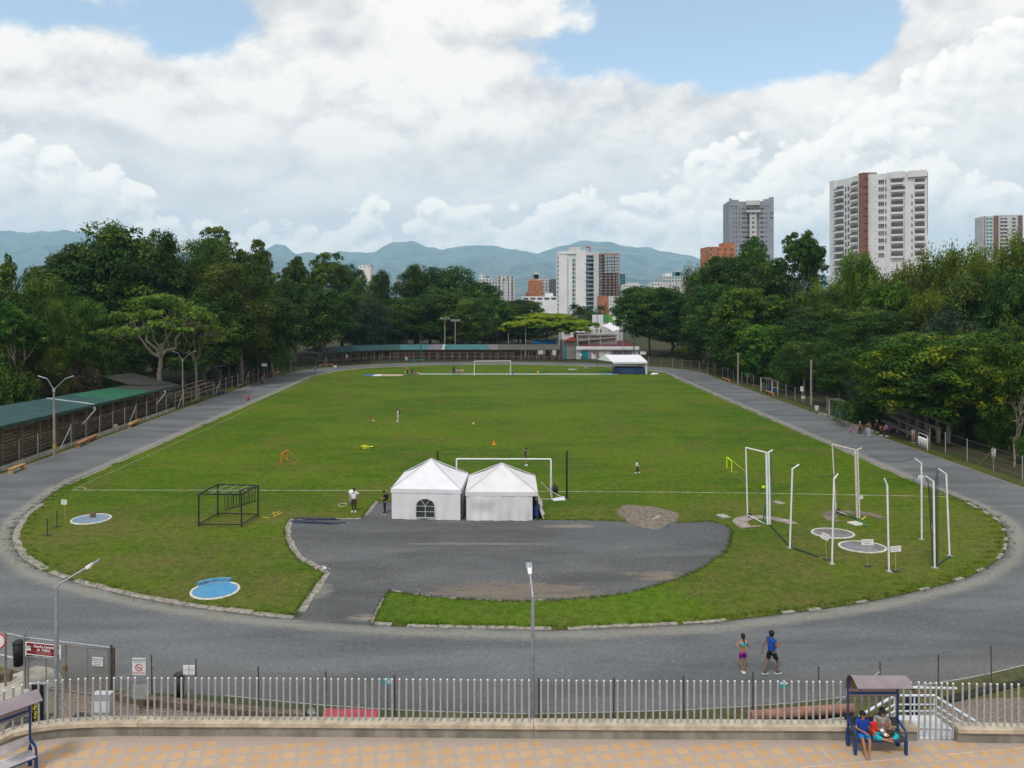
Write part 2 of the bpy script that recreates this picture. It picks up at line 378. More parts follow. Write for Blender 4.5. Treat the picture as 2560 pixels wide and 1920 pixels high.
def track_mat(name, dust=True, base=(.118, .127, .134)):
    m = bpy.data.materials.new(name); m.use_nodes = True; nt = m.node_tree; bs = nt.nodes['Principled BSDF']; L = nt.links.new
    bs.inputs['Roughness'].default_value = .92; bs.inputs['Specular IOR Level'].default_value = .15
    g = nt.nodes.new('ShaderNodeNewGeometry'); pos = g.outputs['Position']
    def nz(sc, det, ro=.6, v=pos, di=0.0):
        n = nd(nt, 'ShaderNodeTexNoise', Scale=sc, Detail=det, Roughness=ro, Distortion=di); L(v, n.inputs['Vector']); return n.outputs['Fac']
    mp = nt.nodes.new('ShaderNodeMapping'); mp.inputs['Scale'].default_value = (.35, 1.3, 1); L(pos, mp.inputs[0])
    lo = nz(.22, 6, .6, mp.outputs[0], .4); mi = nz(1.6, 7, .75, mp.outputs[0]); fi = nz(14, 4, .8)
    c = mixc(nt, sstep(nt, lo, .35, .65), tuple(x * .76 for x in base), tuple(x * 1.14 for x in base))
    c = mixc(nt, mth(nt, 'MULTIPLY', sstep(nt, mth(nt, 'ADD', mth(nt, 'MULTIPLY', mi, .7), mth(nt, 'MULTIPLY', lo, .3)), .52, .72), .6), c, (.185, .178, .158))
    if dust:
        at = nt.nodes.new('ShaderNodeAttribute'); at.attribute_name = 'v'
        e = mth(nt, 'ADD', at.outputs['Fac'], mth(nt, 'MULTIPLY', mth(nt, 'SUBTRACT', mi, .5), .16))
        w = mth(nt, 'SUBTRACT', 1.0, sstep(nt, mth(nt, 'ABSOLUTE', mth(nt, 'SUBTRACT', e, .075)), .0, .1))
        c = mixc(nt, mth(nt, 'MULTIPLY', w, .55), c, (.27, .255, .215))
        w2 = sstep(nt, e, .93, 1.0); c = mixc(nt, mth(nt, 'MULTIPLY', w2, .5), c, (.2, .175, .14))
        w3 = mth(nt, 'SUBTRACT', 1.0, sstep(nt, e, .0, .03)); c = mixc(nt, mth(nt, 'MULTIPLY', w3, .5), c, (.07, .075, .05))
    if not dust:      # worn, sandy places of the apron
        def patch(px, py, rx, ry, cc, am, c):
            q = P(px, py); s_ = nt.nodes.new('ShaderNodeSeparateXYZ'); L(pos, s_.inputs[0])
            a = mth(nt, 'DIVIDE', mth(nt, 'SUBTRACT', s_.outputs[0], q.x), rx); e = mth(nt, 'DIVIDE', mth(nt, 'SUBTRACT', s_.outputs[1], q.y), ry)
            r = mth(nt, 'ADD', mth(nt, 'MULTIPLY', a, a), mth(nt, 'MULTIPLY', e, e)); w = mth(nt, 'ADD', mth(nt, 'SUBTRACT', 1.0, r), mth(nt, 'ADD', mth(nt, 'MULTIPLY', mth(nt, 'SUBTRACT', mi, .5), 3.2), mth(nt, 'MULTIPLY', mth(nt, 'SUBTRACT', lo, .5), 1.5)))
            return mixc(nt, mth(nt, 'MULTIPLY', sstep(nt, w, .0, .9), am), c, cc)
        c = patch(1300, 1478, 5.6, 1.5, (.185, .15, .115), .75, c); c = patch(1640, 1440, 2.4, 1.0, (.20, .165, .13), .75, c); c = patch(1180, 1360, 6, .35, (.235, .22, .19), .45, c)
        c = patch(1510, 1335, 2.5, 2.4, (.09, .10, .115), .8, c); c = patch(1700, 1340, 3.0, 2.2, (.085, .095, .11), .7, c); c = patch(800, 1480, .8, 1.6, (.26, .24, .20), .5, c); c = patch(905, 1545, 1.0, .6, (.3, .27, .22), .6, c)
        c = patch(1420, 1316, 2.0, .5, (.24, .21, .17), .6, c)
    mq = nt.nodes.new('ShaderNodeMapping'); mq.inputs['Scale'].default_value = (1.2, 4.5, 1); mq.inputs['Rotation'].default_value = (0, 0, .12); L(pos, mq.inputs[0]); gr = nz(3.2, 4, .85, mq.outputs[0])
    k = mth(nt, 'ADD', mth(nt, 'ADD', mth(nt, 'MULTIPLY', sstep(nt, fi, .3, .7), .35), mth(nt, 'MULTIPLY', sstep(nt, gr, .34, .66), .5)), .6)
    h = nt.nodes.new('ShaderNodeVectorMath'); h.operation = 'SCALE'; L(c, h.inputs[0]); L(k, h.inputs['Scale'])
    L(h.outputs[0], bs.inputs['Base Color'])
    b = nt.nodes.new('ShaderNodeBump'); b.inputs['Strength'].default_value = .35; b.inputs['Distance'].default_value = .02
    L(nz(22, 4, .8), b.inputs['Height']); L(b.outputs[0], bs.inputs['Normal'])
    return m
M_grass = grass_mat('infield_turf', (.041, .091, .003), (.075, .122, .0045), (.09, .127, .007), .55)
M_grass2 = grass_mat('fresh_turf', (.046, .112, .003), (.069, .132, .0045), (.084, .130, .007), .25)
M_verge = grass_mat('rough_verge', (.04, .062, .012), (.06, .08, .015), (.085, .075, .03), .8)
M_track = track_mat('track_gravel'); M_pad = track_mat('apron_gravel', False, (.094, .099, .104))

g = MB(); n = 40; ext = 12000
g.add([(-13400, -190, 0), (13400, -190, 0), (13400, 12500, 0), (-13400, 12500, 0)], [(0, 1, 2, 3)])
tag(g.build('ground', ground_mat()), kind='structure')
tag(strip('running_track', loop, outer, .008, M_track, 16), kind='structure')
# rough grass just outside the track
tag(strip('verge', offset(loop, 7.75), offset(loop, 9.3), .004, M_verge, 1), kind='structure')
# infield: grass fills the loop
tag(MB().poly([Vector((p.x, p.y, .006)) for p in offset(loop, -.1)]).build('infield_grass', M_grass), kind='structure')
pad = [(734,1548),(734,1539),(812,1433),(788,1422),(752,1402),(731,1380),(718,1355),(713,1333),(716,1311),(725,1297),(904,1296),(937.5,1253.6),(1342,1256),(1346,1300),(1480,1301),(1543,1303),(1600,1308),(1724,1306),(1778,1304),(1817,1314),(1831,1326),(1824,1353),(1817,1377),(1773,1409),(1734,1433),(1675,1455),(1577,1482),(1490,1494),(1403,1501),(1295,1504),(1150,1499),(1042,1489),(976,1478),(964,1485),(933,1559),(931,1565)]
padW = [P(*p) for p in pad]
tag(MB().poly([Vector((p.x, p.y, .012)) for p in padW]).build('gravel_apron', M_pad), kind='structure')
# the bright lawn in front of the apron
lawn = [(976,1479),(1042,1490),(1150,1500),(1295,1505),(1403,1502),(1490,1495),(1577,1483),(1640,1470),(1760,1500),(1700,1552),(1616,1560),(1425,1569),(1280,1568),(1061,1563),(936,1558),(966,1486)]
tag(MB().poly([Vector((p.x, p.y, .0095)) for p in [P(*q) for q in lawn]]).build('front_lawn', M_grass2), kind='structure')
# sandy stains on the apron
M_dirt = mat('bare_dirt', (.19, .165, .13), .95, .4, 2.5, bump=.4, bscale=12)
# kerb of the inner edge: separate slabs, some sunk or missing
M_kerb = mat('kerb_stone', (.30, .275, .24), .9, .4, 3.5, bump=.3, bscale=18)
def kerb(name, pts, w, gap_p, z=.05, L0=.7, close=False):
    b = MB(); n = len(pts); i = 0; acc = []
    dist = 0; last = pts[0]; seg = [pts[0]]
    for p in pts[1:]:
        dist += (p - last).length; last = p; seg.append(p)
        if dist >= L0 * random.uniform(.8, 1.3):
            a, c = seg[0], seg[-1]; d = (c - a); l = d.length; t = d.normalized()
            if random.random() > gap_p:
                q = random.uniform(-.03, .03); ww = w * random.uniform(.8, 1.1)
                nrm = Vector((t.y, -t.x, 0)); m = (a + c) / 2 - nrm * (ww / 2) + nrm * q
                b.box((m.x, m.y, z * random.uniform(.2, .6)), (ww, l - .03, z), rz=math.atan2(t.y, t.x) - math.pi / 2)
            seg = [p]; dist = 0
    return b.build(name, M_kerb, bevel=.012)
fine = catmull(nearW, .12, False)
op0, op1 = P(736, 1548).x, P(930, 1563).x
kl = [p for p in fine if not (op0 < p.x < op1 and p.y < 45)]
ka = [p for p in kl if p.x <= op0]; kb = [p for p in kl if p.x >= op1]
kr = [p for p in kb if p.x < 9]; kc = [p for p in kb if p.x >= 9]
for (nm, pts, w, gp) in (('kerb', ka, .42, .02), ('kerb', kr, .3, .05), ('kerb', kc, .24, .38)):
    tag(kerb(nm, pts, w, gp), kind='structure')
tag(kerb('kerb', catmull([Vector(p) for p in side_l], .12, False), .2, .1, .03, 1.0), kind='structure')
tag(kerb('kerb', catmull([Vector(p) for p in side_r], .12, False), .2, .75, .03, 1.0), kind='structure')
tag(kerb('kerb', catmull([Vector(p) for p in far], .12, False), .2, .4, .03, 1.0), kind='structure')
dl = catmull([P(*p) for p in [(734,1541),(773,1487),(812,1433)]], .1, False) + catmull([P(*p) for p in [(812,1433),(788,1422),(752,1402),(731,1380),(718,1355),(713,1333),(716,1311),(725,1297)]], .1, False)
tag(kerb('kerb', [Vector(p) for p in dl[::-1]], .38, .02), kind='structure')
tag(kerb('kerb', catmull([P(725,1297), P(904,1296)], .1, False)[::-1], .3, .02), kind='structure')
tag(kerb('kerb', catmull([P(904,1296), P(937,1253.6)], .1, False)[::-1], .3, .02), kind='structure')
tag(kerb('kerb', catmull([P(933,1559), P(964,1486)], .1, False), .12, .1, .04), kind='structure')
tag(kerb('kerb', catmull([P(*p) for p in [(976,1478),(1042,1488),(1150,1498),(1295,1503),(1403,1500)]], .1, False), .12, .3, .04), kind='structure')
# painted pitch lines, worn
M_line = mat('worn_chalk', (.40, .40, .34), .9, .6, 1.7, col2=(.16, .19, .08))
M_linef = mat('faint_chalk', (.085, .115, .025), .9, .6, 1.7, col2=(.06, .09, .012))
def line(b, pts, w, z=.012):
    for a, c in zip(pts[:-1], pts[1:]):
        t = (c - a); l = t.length
        if l < 1e-4: continue
        b.box(((a.x + c.x) / 2, (a.y + c.y) / 2, z), (w, l + .02, .004), rz=math.atan2(t.y, t.x) - math.pi / 2)
b = MB(); GY = 61.6
gl = [P(179,1225.5), P(880,1226.5), P(1425,1229), P(1880,1233), P(2370,1242)]
line(b, catmull(gl, 1.0, False), .13)
line(b, [P(179,1225.5), P(565,1050), P(806,936)], .055); line(b, [P(2370,1242), P(2078,1114), P(1937,1054), P(1690,948)], .08)
c0 = P(179,1225.5); line(b, [c0 + Vector((math.cos(a), math.sin(a), 0)) for a in [i * math.pi / 2 / 8 for i in range(9)]], .1)
line(b, [P(806,936), P(1690,937)], .1)
tag(b.build('pitch_lines', M_line), kind='structure')
b = MB(); gx = 1.0
for s in (-1, 1):
    line(b, [Vector((gx + s * 9.16, 61.4, 0)), Vector((gx + s * 9.16, 66.8, 0))], .16); line(b, [Vector((gx + s * 20.1, 61.3, 0)), Vector((gx + s * 20.1, 77.5, 0))], .13)
line(b, [Vector((gx - 20.1, 77.5, 0)), Vector((gx + 20.1, 77.5, 0))], .1)
tag(b.build('faded_lines', M_linef), kind='structure')
# path to the gate and the pale apron of concrete inside it
M_path = mat('pale_concrete', (.42, .39, .34), .9, .25, 1.2, bump=.2)
tag(MB().poly([P(q[0], q[1], .016) for q in [(0,1730),(0,1700),(20,1690),(60,1676),(90,1664),(125,1668),(150,1682),(160,1705),(100,1727),(64,1733),(0,1775)]]).build('entrance_path', M_path), kind='structure')
M_pebble = mat('brown_aggregate', (.21, .165, .13), .9, .5, 9, bump=.5, bscale=40)
tag(MB().poly([P(q[0], q[1], .012) for q in [(-60,1800),(64,1733),(100,1727),(160,1705),(250,1722),(300,1745),(300,1756),(640,1790),(640,1870),(-60,1870)]]).build('aggregate_yard', M_pebble), kind='structure')
tag(MB().poly([P(q[0], q[1], .012) for q in [(2200,1830),(2200,1790),(2330,1757),(2420,1748),(2700,1738),(2700,1840)]]).build('dirt_yard', M_pebble), kind='structure')
# grass bank inside the track curve on the right, and strip along the near outer edge
nb = [(360,1733),(489,1736),(564,1741),(640,1749),(784,1763),(1000,1777),(1280,1786),(1414,1785),(1674,1778),(1880,1767),(2082,1748),(2330,1712),(2420,1698),(2560,1664),(2700,1640),(2700,1720),(2400,1752),(2200,1800),(2100,1815),(1280,1830),(640,1800),(480,1770),(300,1748)]
tag(MB().poly([P(q[0], q[1], .014) for q in nb]).build('grass_bank', M_verge), kind='structure')
b = MB(); line(b, [P(*q) for q in [(0,1637),(43,1648)]], .09, .02); line(b, catmull([P(*q) for q in [(564,1740),(640,1748),(784,1762),(1000,1776),(1280,1785),(1414,1784),(1674,1777),(1880,1766),(2082,1747),(2412,1697),(2560,1664)]], .8, False), .05, .022)
tag(b.build('outer_track_line', mat('white_line', (.5, .5, .46), .9, .3, 4)), kind='structure')

# ------------------------------------------------------------------ mountains
def mountains():
    ovp = [(-1500,560),(-800,520),(-300,500),(0,497),(60,503),(110,497),(165,499),(230,515),(400,545),(520,560),(560,548),(578,533),(596,525),(618,533),(640,545),(700,553),(730,540),(790,548),(810,545),(850,524),(890,521),(960,540),(1020,530),(1090,535),(1160,550),(1210,530),(1260,519),(1320,524),(1380,533),(1440,543),(1500,556),(1560,575),(1650,600),(1800,596),(2212,585),(2800,560),(3600,520)]
    tx = np.array([(x * 1.1573 - X0) / F for x, y in ovp]); te = np.array([(HY - y * 1.1573) / F for x, y in ovp])
    nx, ny = 700, 110
    u = np.linspace(tx[0], tx[-1], nx); e = np.interp(u, tx, te)
    e = e + (fbm(u * 60, u * 0 + 2, 5, 3) - .47) * .007
    r = np.linspace(4700, 11000, ny)
    U, Rr = np.meshgrid(u, r); E = np.tile(e, (ny, 1))
    t = (Rr - r[0]) / (r[-1] - r[0]); X = U * Rr
    crest = HC + E * 11000
    ridg = fbm(X / 900, Rr / 1250, 6, 11, True); big = fbm(X / 1500, Rr / 1500, 3, 5)
    shp = np.clip(t, 0, 1) ** 1.35
    Z = crest * shp * (1 - .42 * (1 - t) * (1 - ridg) * 2.0) + (ridg - .55) * 290 * np.sin(np.pi * np.clip(t, 0, 1)) ** .8 + (big - .4) * 90 * np.sin(np.pi * t)
    Z = np.where(t > .999, crest, Z); lim = HC + (E - .0015) * Rr; Z = np.minimum(Z, np.where(t > .999, crest, lim)); Z = np.where(t < .02, -5, Z)
    back = np.stack([U[-1] * 12300, np.full(nx, 12300.0), np.full(nx, -5.0)], 1)
    V = np.concatenate([np.stack([X, Rr, Z], -1).reshape(-1, 3), back]); ny += 1
    I = (np.arange(ny - 1)[:, None] * nx + np.arange(nx - 1)[None]).ravel()
    Fc = np.stack([I, I + 1, I + nx + 1, I + nx], 1)
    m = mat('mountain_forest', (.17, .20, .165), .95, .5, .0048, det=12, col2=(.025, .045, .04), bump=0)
    nt = m.node_tree; nz_ = nd(nt, 'ShaderNodeTexNoise', Scale=.02, Detail=8, Roughness=.7); gg = nt.nodes.new('ShaderNodeNewGeometry'); nt.links.new(gg.outputs['Position'], nz_.inputs['Vector'])
    bb = nt.nodes.new('ShaderNodeBump'); bb.inputs['Strength'].default_value = 1; bb.inputs['Distance'].default_value = 30
    nt.links.new(nz_.outputs['Fac'], bb.inputs['Height']); nt.links.new(bb.outputs[0], nt.nodes['Principled BSDF'].inputs['Normal'])
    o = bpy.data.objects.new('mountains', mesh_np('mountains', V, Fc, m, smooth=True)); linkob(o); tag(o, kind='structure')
mountains()
# ------------------------------------------------------------------ trees
def leaf_mat(name, ca, cb, cc=None, tr=.28, rough=.55):
    m = bpy.data.materials.new(name); m.use_nodes = True; nt = m.node_tree; bs = nt.nodes['Principled BSDF']; L = nt.links.new
    bs.inputs['Roughness'].default_value = rough; bs.inputs['Specular IOR Level'].default_value = .07
    at = nt.nodes.new('ShaderNodeAttribute'); at.attribute_name = 'v'
    oi = nt.nodes.new('ShaderNodeObjectInfo')
    g = nt.nodes.new('ShaderNodeNewGeometry'); n = nd(nt, 'ShaderNodeTexNoise', Scale=.45, Detail=4); L(g.outputs['Position'], n.inputs['Vector'])
    f = mth(nt, 'ADD', mth(nt, 'MULTIPLY', at.outputs['Fac'], .7), mth(nt, 'MULTIPLY', n.outputs['Fac'], .5), clamp=True)
    c = mixc(nt, sstep(nt, f, .18, .95), ca, cb)
    if cc: c = mixc(nt, sstep(nt, mth(nt, 'ADD', at.outputs['Fac'], mth(nt, 'MULTIPLY', mth(nt, 'SUBTRACT', n.outputs['Fac'], .5), .8)), .72, .95), c, cc)
    hs = nt.nodes.new('ShaderNodeHueSaturation'); L(c, hs.inputs['Color'])
    L(mth(nt, 'ADD', mth(nt, 'MULTIPLY', oi.outputs['Random'], .035), .485), hs.inputs['Hue'])
    L(mth(nt, 'ADD', mth(nt, 'MULTIPLY', oi.outputs['Random'], .45), .85), hs.inputs['Value'])
    L(hs.outputs[0], bs.inputs['Base Color'])
    t = nt.nodes.new('ShaderNodeBsdfTranslucent'); L(hs.outputs[0], t.inputs['Color'])
    mx = nt.nodes.new('ShaderNodeMixShader'); mx.inputs[0].default_value = tr
    L(bs.outputs[0], mx.inputs[1]); L(t.outputs[0], mx.inputs[2]); L(mx.outputs[0], nt.nodes['Material Output'].inputs['Surface'])
    return m
LM = {
 'dark': leaf_mat('dark_evergreen_leaves', (.012, .035, .008), (.045, .092, .014), (.095, .145, .024)),
 'mid': leaf_mat('mid_green_leaves', (.014, .045, .008), (.047, .102, .014), (.10, .155, .024)),
 'olive': leaf_mat('olive_leaves', (.021, .048, .008), (.063, .108, .014), (.14, .18, .028)),
 'bright': leaf_mat('bright_green_leaves', (.016, .052, .008), (.055, .125, .012), (.11, .18, .016)),
 'yellow': leaf_mat('yellow_green_leaves', (.045, .095, .008), (.105, .17, .010), (.20, .25, .012)),
 'bamboo': leaf_mat('bamboo_leaves', (.046, .088, .011), (.14, .19, .018), (.25, .285, .04)),
 'blue': leaf_mat('blue_green_leaves', (.020, .042, .024), (.050, .082, .048), (.08, .11, .07)),
 'brown': leaf_mat('brown_scrub_leaves', (.035, .036, .016), (.075, .060, .030), (.10, .075, .05)),
 'flower': leaf_mat('flowering_leaves', (.014, .040, .007), (.055, .115, .010), (.17, .205, .014)),
}
M_bark = mat('grey_bark', (.16, .135, .11), .95, .5, 2.5, bump=.6, bscale=10)
M_bark2 = mat('pale_bark', (.23, .20, .165), .95, .45, 3.0, bump=.5, bscale=10)
M_bark3 = mat('brown_bark', (.115, .07, .045), .95, .4, 2.5, bump=.5, bscale=10)

def leaves_from(cent, nrm, size, asp, val, droop=0.0, rng=None):
    n = len(cent); nrm = nrm / np.maximum(np.linalg.norm(nrm, axis=1, keepdims=True), 1e-6)
    t = rng.normal(size=(n, 3)); t[:, 2] -= droop
    t = t - nrm * (t * nrm).sum(1, keepdims=True); t /= np.maximum(np.linalg.norm(t, axis=1, keepdims=True), 1e-6)
    b = np.cross(nrm, t); s = size[:, None] if np.ndim(size) else size
    fold = nrm * s * .18
    V = np.stack([cent + t * s, cent + b * s * asp - fold, cent - t * s * .85, cent - b * s * asp - fold], 1).reshape(-1, 3)
    return V, np.repeat(val, 4)
def dirs(n, rng, up=0.0):
    d = rng.normal(size=(n, 3)); d /= np.linalg.norm(d, axis=1, keepdims=True)
    d[:, 2] += up; return d / np.linalg.norm(d, axis=1, keepdims=True)
def clumps(lobes, nc, cr, nl, ls, asp, rng, up=.35, flat=1.0, droop=0.0, shell=.9, tip=.0):
    """lobes: (cx,cy,cz, rx,ry,rz). Every lobe carries leaf clumps on its skin, every clump many leaves."""
    Vs = []; As = []
    vol = [max(l[3] * l[4], .1) for l in lobes]; mean = np.mean(vol)
    for l, v in zip(lobes, vol):
        k = max(4, int(nc * v / mean)); d = dirs(k, rng, up)
        rr = shell + rng.random((k, 1)) * (1.12 - shell)
        c = np.array(l[:3]) + d * np.array(l[3:]) * rr
        crs = cr * (.6 + rng.random(k) * .8)
        cv = np.clip(rng.random() * .45 + rng.random(k) ** 1.2 * .6, 0, 1)
        for i in range(k):
            m = int(nl * (crs[i] / cr) ** 2) + 3
            dd = dirs(m, rng, .45); q = dd * (crs[i] * (.55 + .5 * rng.random((m, 1)))); q[:, 2] *= flat
            nr = dd * 1.3 + np.array([0, 0, .5]) + rng.normal(size=(m, 3)) * .34
            sz = ls * (.6 + rng.random(m) * .8)
            V, A = leaves_from(c[i] + q, nr, sz, asp, np.clip(cv[i] + rng.random(m) * .25 + tip * max(0, d[i, 2]), 0, 1), droop, rng)
            Vs.append(V); As.append(A)
    return np.concatenate(Vs), np.concatenate(As)
def crown_mesh(name, V, A, m):
    Fc = np.arange(len(V), dtype=np.int32).reshape(-1, 4)
    return mesh_np(name, V, Fc, m, attr=A)
def limb(mb, p, q, r0, r1, rng, n=6, wob=.12, k=4):
    p = Vector(p); q = Vector(q); L_ = (q - p).length; pts = []; rs = []
    for i in range(k + 1):
        t = i / k; w = Vector(rng.normal(size=3).tolist()) * wob * L_ * .25 * math.sin(math.pi * t)
        pts.append(p.lerp(q, t) + w + Vector((0, 0, -.12 * L_ * math.sin(math.pi * t) * (0 if abs(q.x - p.x) + abs(q.y - p.y) < 1 else 1)))); rs.append(r0 + (r1 - r0) * t)
    mb.tube(pts, rs, n); return pts

PROTO = {}
def proto(key, builder):
    if key not in PROTO: PROTO[key] = builder()
    return PROTO[key]
def broad(seed, H=20, Rr=7, nl=15, leaf='dark', bark=None, low=.28, ls=.25, nc=24, cr=1.45, perclump=52, flat=.72, droop=0, sparse=1.0):
    rng = np.random.default_rng(seed); lobes = []
    for i in range(nl):
        a = i * 2.4 + rng.random() * .8; t = (i + .5) / nl
        z = H * (low + (1 - low) * (.12 + .78 * t)) ; prof = math.sin(math.pi * min(1, .18 + .72 * t)) ** .7
        rad = Rr * .72 * prof * math.sqrt(rng.random() * .6 + .4)
        r = Rr * (.26 + .16 * rng.random()) * (.8 + .35 * prof)
        lobes.append((rad * math.cos(a), rad * math.sin(a), min(z, H - r * .8), r, r, r * .78))
    V, A = clumps(lobes, nc * sparse, cr, perclump * sparse, ls, .55, rng, flat=flat, droop=droop)
    zmax = V[:, 2].max(); V[:, 2] *= H / zmax
    tb = MB(); top = (rng.normal() * .4, rng.normal() * .4, H * .5)
    limb(tb, (0, 0, -.3), top, H * .022, H * .012, rng, 8, .06, 6)
    for l in lobes[::2]: limb(tb, (top[0] * .8, top[1] * .8, H * (.3 + .2 * rng.random())), l[:3], H * .009, H * .003, rng, 5)
    return ('broad', H, Rr, crown_mesh('crown', V, A, LM[leaf]), tb, bark or M_bark)
def umbrella(seed, H=12, Rr=9, leaf='olive', bark=None, layers=1, ls=.2, dens=1.0, ntr=1, skew=0.0, big=1.0):
    rng = np.random.default_rng(seed); lobes = []; nL = 30
    for i in range(nL):
        t = math.sqrt((i + .4) / nL); a = i * 2.39996 + rng.random() * .5; rad = Rr * .86 * t
        z = H * (.96 - .26 * t ** 2.2) - rng.random() * H * .05 - (rng.integers(0, layers + 1) * H * .10 if t > .45 else 0)
        r = Rr * (.19 + .07 * rng.random()) * big
        lobes.append((rad * math.cos(a), rad * math.sin(a) * .95, z - r * .25, r, r, r * .28))
    V, A = clumps(lobes, 26 * dens, .62, 26 * dens, ls, .5, rng, up=.9, flat=.4, tip=.35, shell=.75)
    V[:, 2] *= H / V[:, 2].max()
    tb = MB(); fk = (skew, 0, H * .42)
    limb(tb, (0, 0, -.3), fk, H * .035, H * .022, rng, 8, .1, 6)
    mains = []
    for k in range(6):
        a = k * 1.05 + rng.random() * .4; e = (fk[0] + Rr * .42 * math.cos(a), Rr * .42 * math.sin(a), H * (.72 + .06 * rng.random()))
        limb(tb, fk, e, H * .016, H * .009, rng, 6, .3, 5); mains.append(e)
    for l in lobes:
        e = min(mains, key=lambda q: (q[0] - l[0]) ** 2 + (q[1] - l[1]) ** 2)
        limb(tb, e, (l[0], l[1], l[2]), H * .006, H * .002, rng, 4, .35, 4)
    return ('umbrella', H, Rr, crown_mesh('crown', V, A, LM[leaf]), tb, bark or M_bark)
def bamboo(seed, H=18, Rr=6, leaf='bamboo', n=46, ls=.32):
    rng = np.random.default_rng(seed); tb = MB(); Vs = []; As = []
    for i in range(n):
        a = rng.random() * 6.283; b0 = rng.random() * 1.2; lean = Rr * (.4 + .7 * rng.random()); h = H * (.78 + .22 * rng.random())
        pts = []
        for k in range(9):
            t = k / 8; pts.append((b0 * math.cos(a) + lean * t ** 2.4 * math.cos(a), b0 * math.sin(a) + lean * t ** 2.4 * math.sin(a), h * (1.2 * t - .42 * t ** 4 * (.4 + lean / Rr * .7))))
        tb.tube(pts, [.05 - .042 * k / 8 for k in range(9)], 4)
        PT = np.array(pts); m = 300; tt = 1.8 + rng.random(m) * 6.2; j = np.minimum(tt.astype(int), 7); fr = (tt - j)[:, None]
        c = PT[j] * (1 - fr) + PT[j + 1] * fr
        sp = .45 + .55 * (1 - np.abs(tt - 5) / 4)[:, None]
        tw = rng.normal(size=(m // 6 + 1, 3)).repeat(6, 0)[:m] * .62 * sp; off = tw + rng.normal(size=(m, 3)) * .18; off[:, 2] -= .1 + rng.random(m) * np.clip(tt - 4, 0, 4) * .38
        nr = rng.normal(size=(m, 3)) * .7; nr[:, 2] += 1.0
        V, A = leaves_from(c + off, nr, ls * (.6 + .8 * rng.random(m)), .32, np.clip(rng.random() * .6 + rng.random(m) * .4, 0, 1), 1.3, rng)
        Vs.append(V); As.append(A)
    V = np.concatenate(Vs); A = np.concatenate(As); s = H / V[:, 2].max(); V[:, 2] *= s
    return ('bamboo', H, Rr, crown_mesh('crown', V, A, LM[leaf]), tb, mat('bamboo_culm', (.14, .15, .06), .6, .3, 3))
def branchy(seed, H=16, Rr=5, leaf=None, bark=None, dens=1.0, ls=.22, thick=1.0, puff=.62):
    """visible forking limbs, foliage only in puffs at the tips"""
    rng = np.random.default_rng(seed); tb = MB(); tips = []
    def grow(p, d, L_, r, lv):
        q = p + d * L_; limb(tb, p, q, r, r * .62, rng, 6 if lv < 2 else 4, .18, 4)
        if lv >= 4: tips.append(q); return
        if lv >= 2: tips.append(q)
        for k in range(3 if lv < 3 else 2):
            a = Vector(rng.normal(size=3).tolist()); a = (a - d * a.dot(d)).normalized()
            nd_ = (d + a * (.62 + .3 * rng.random()) + Vector((0, 0, .12))).normalized(); grow(q, nd_, L_ * (.62 + .14 * rng.random()), r * .6, lv + 1)
    grow(Vector((0, 0, -.3)), Vector((0, 0, 1)), H * .36, H * .02 * thick, 0)
    T = np.array([list(t) for t in tips]); zs = H / max(T[:, 2].max() + (puff if leaf else 0), 1)
    xs = Rr / max(np.abs(T[:, :2]).max(), .1); M = np.array([xs, xs, zs])
    tb.v = [(v[0] * xs, v[1] * xs, v[2] * zs) for v in tb.v]
    me = None
    if leaf:
        lobes = [(*(t * M), puff * 1.6, puff * 1.6, puff) for t in T]
        V, A = clumps(lobes, 5 * dens, puff * .8, 20 * dens, ls, .5, rng, up=.5, flat=.6)
        me = crown_mesh('crown', V, A, LM[leaf])
    return ('branchy', H, Rr, me, tb, bark or M_bark2)
def shrub(seed, H=3, Rr=2.4, leaf='mid', ls=.13, nc=26):
    rng = np.random.default_rng(seed); lobes = [(rng.normal() * Rr * .45, rng.normal() * Rr * .45, H * (.3 + .3 * rng.random()), Rr * .5, Rr * .5, H * .38) for _ in range(7)]
    V, A = clumps(lobes, nc, .45, 24, ls, .5, rng, up=.4)
    V[:, 2] *= H / V[:, 2].max(); tb = MB()
    for l in lobes[:5]: limb(tb, (0, 0, -.1), l[:3], .06, .02, rng, 4)
    return ('shrub', H, Rr, crown_mesh('foliage', V, A, LM[leaf]), tb, M_bark3)
def palm(seed, H=9, Rr=2.6):
    rng = np.random.default_rng(seed); tb = MB(); limb(tb, (0, 0, -.2), (.3, 0, H * .86), .2, .13, rng, 7, .02, 6)
    Vs = []; As = []
    for i in range(15):
        a = i * 2.4; up = .2 + .9 * rng.random()
        for side in (-1, 1):
            m = 46; t = rng.random(m); L_ = Rr
            c = np.stack([L_ * t * math.cos(a) + .3, L_ * t * math.sin(a), H * .86 + L_ * (up * t - 1.15 * t ** 2)], 1)
            pr = np.array([-math.sin(a), math.cos(a), -.35]) * side * .28; c = c + pr * (rng.random((m, 1)) * .8 + .3) * (1.1 - t[:, None])
            V, A = leaves_from(c, np.tile([.1, .1, 1.0], (m, 1)) + rng.normal(size=(m, 3)) * .3, np.full(m, .3), .2, rng.random(m) * .6, .3, rng); Vs.append(V); As.append(A)
    return ('palm', H, Rr, crown_mesh('fronds', np.concatenate(Vs), np.concatenate(As), LM['mid']), tb, M_bark)

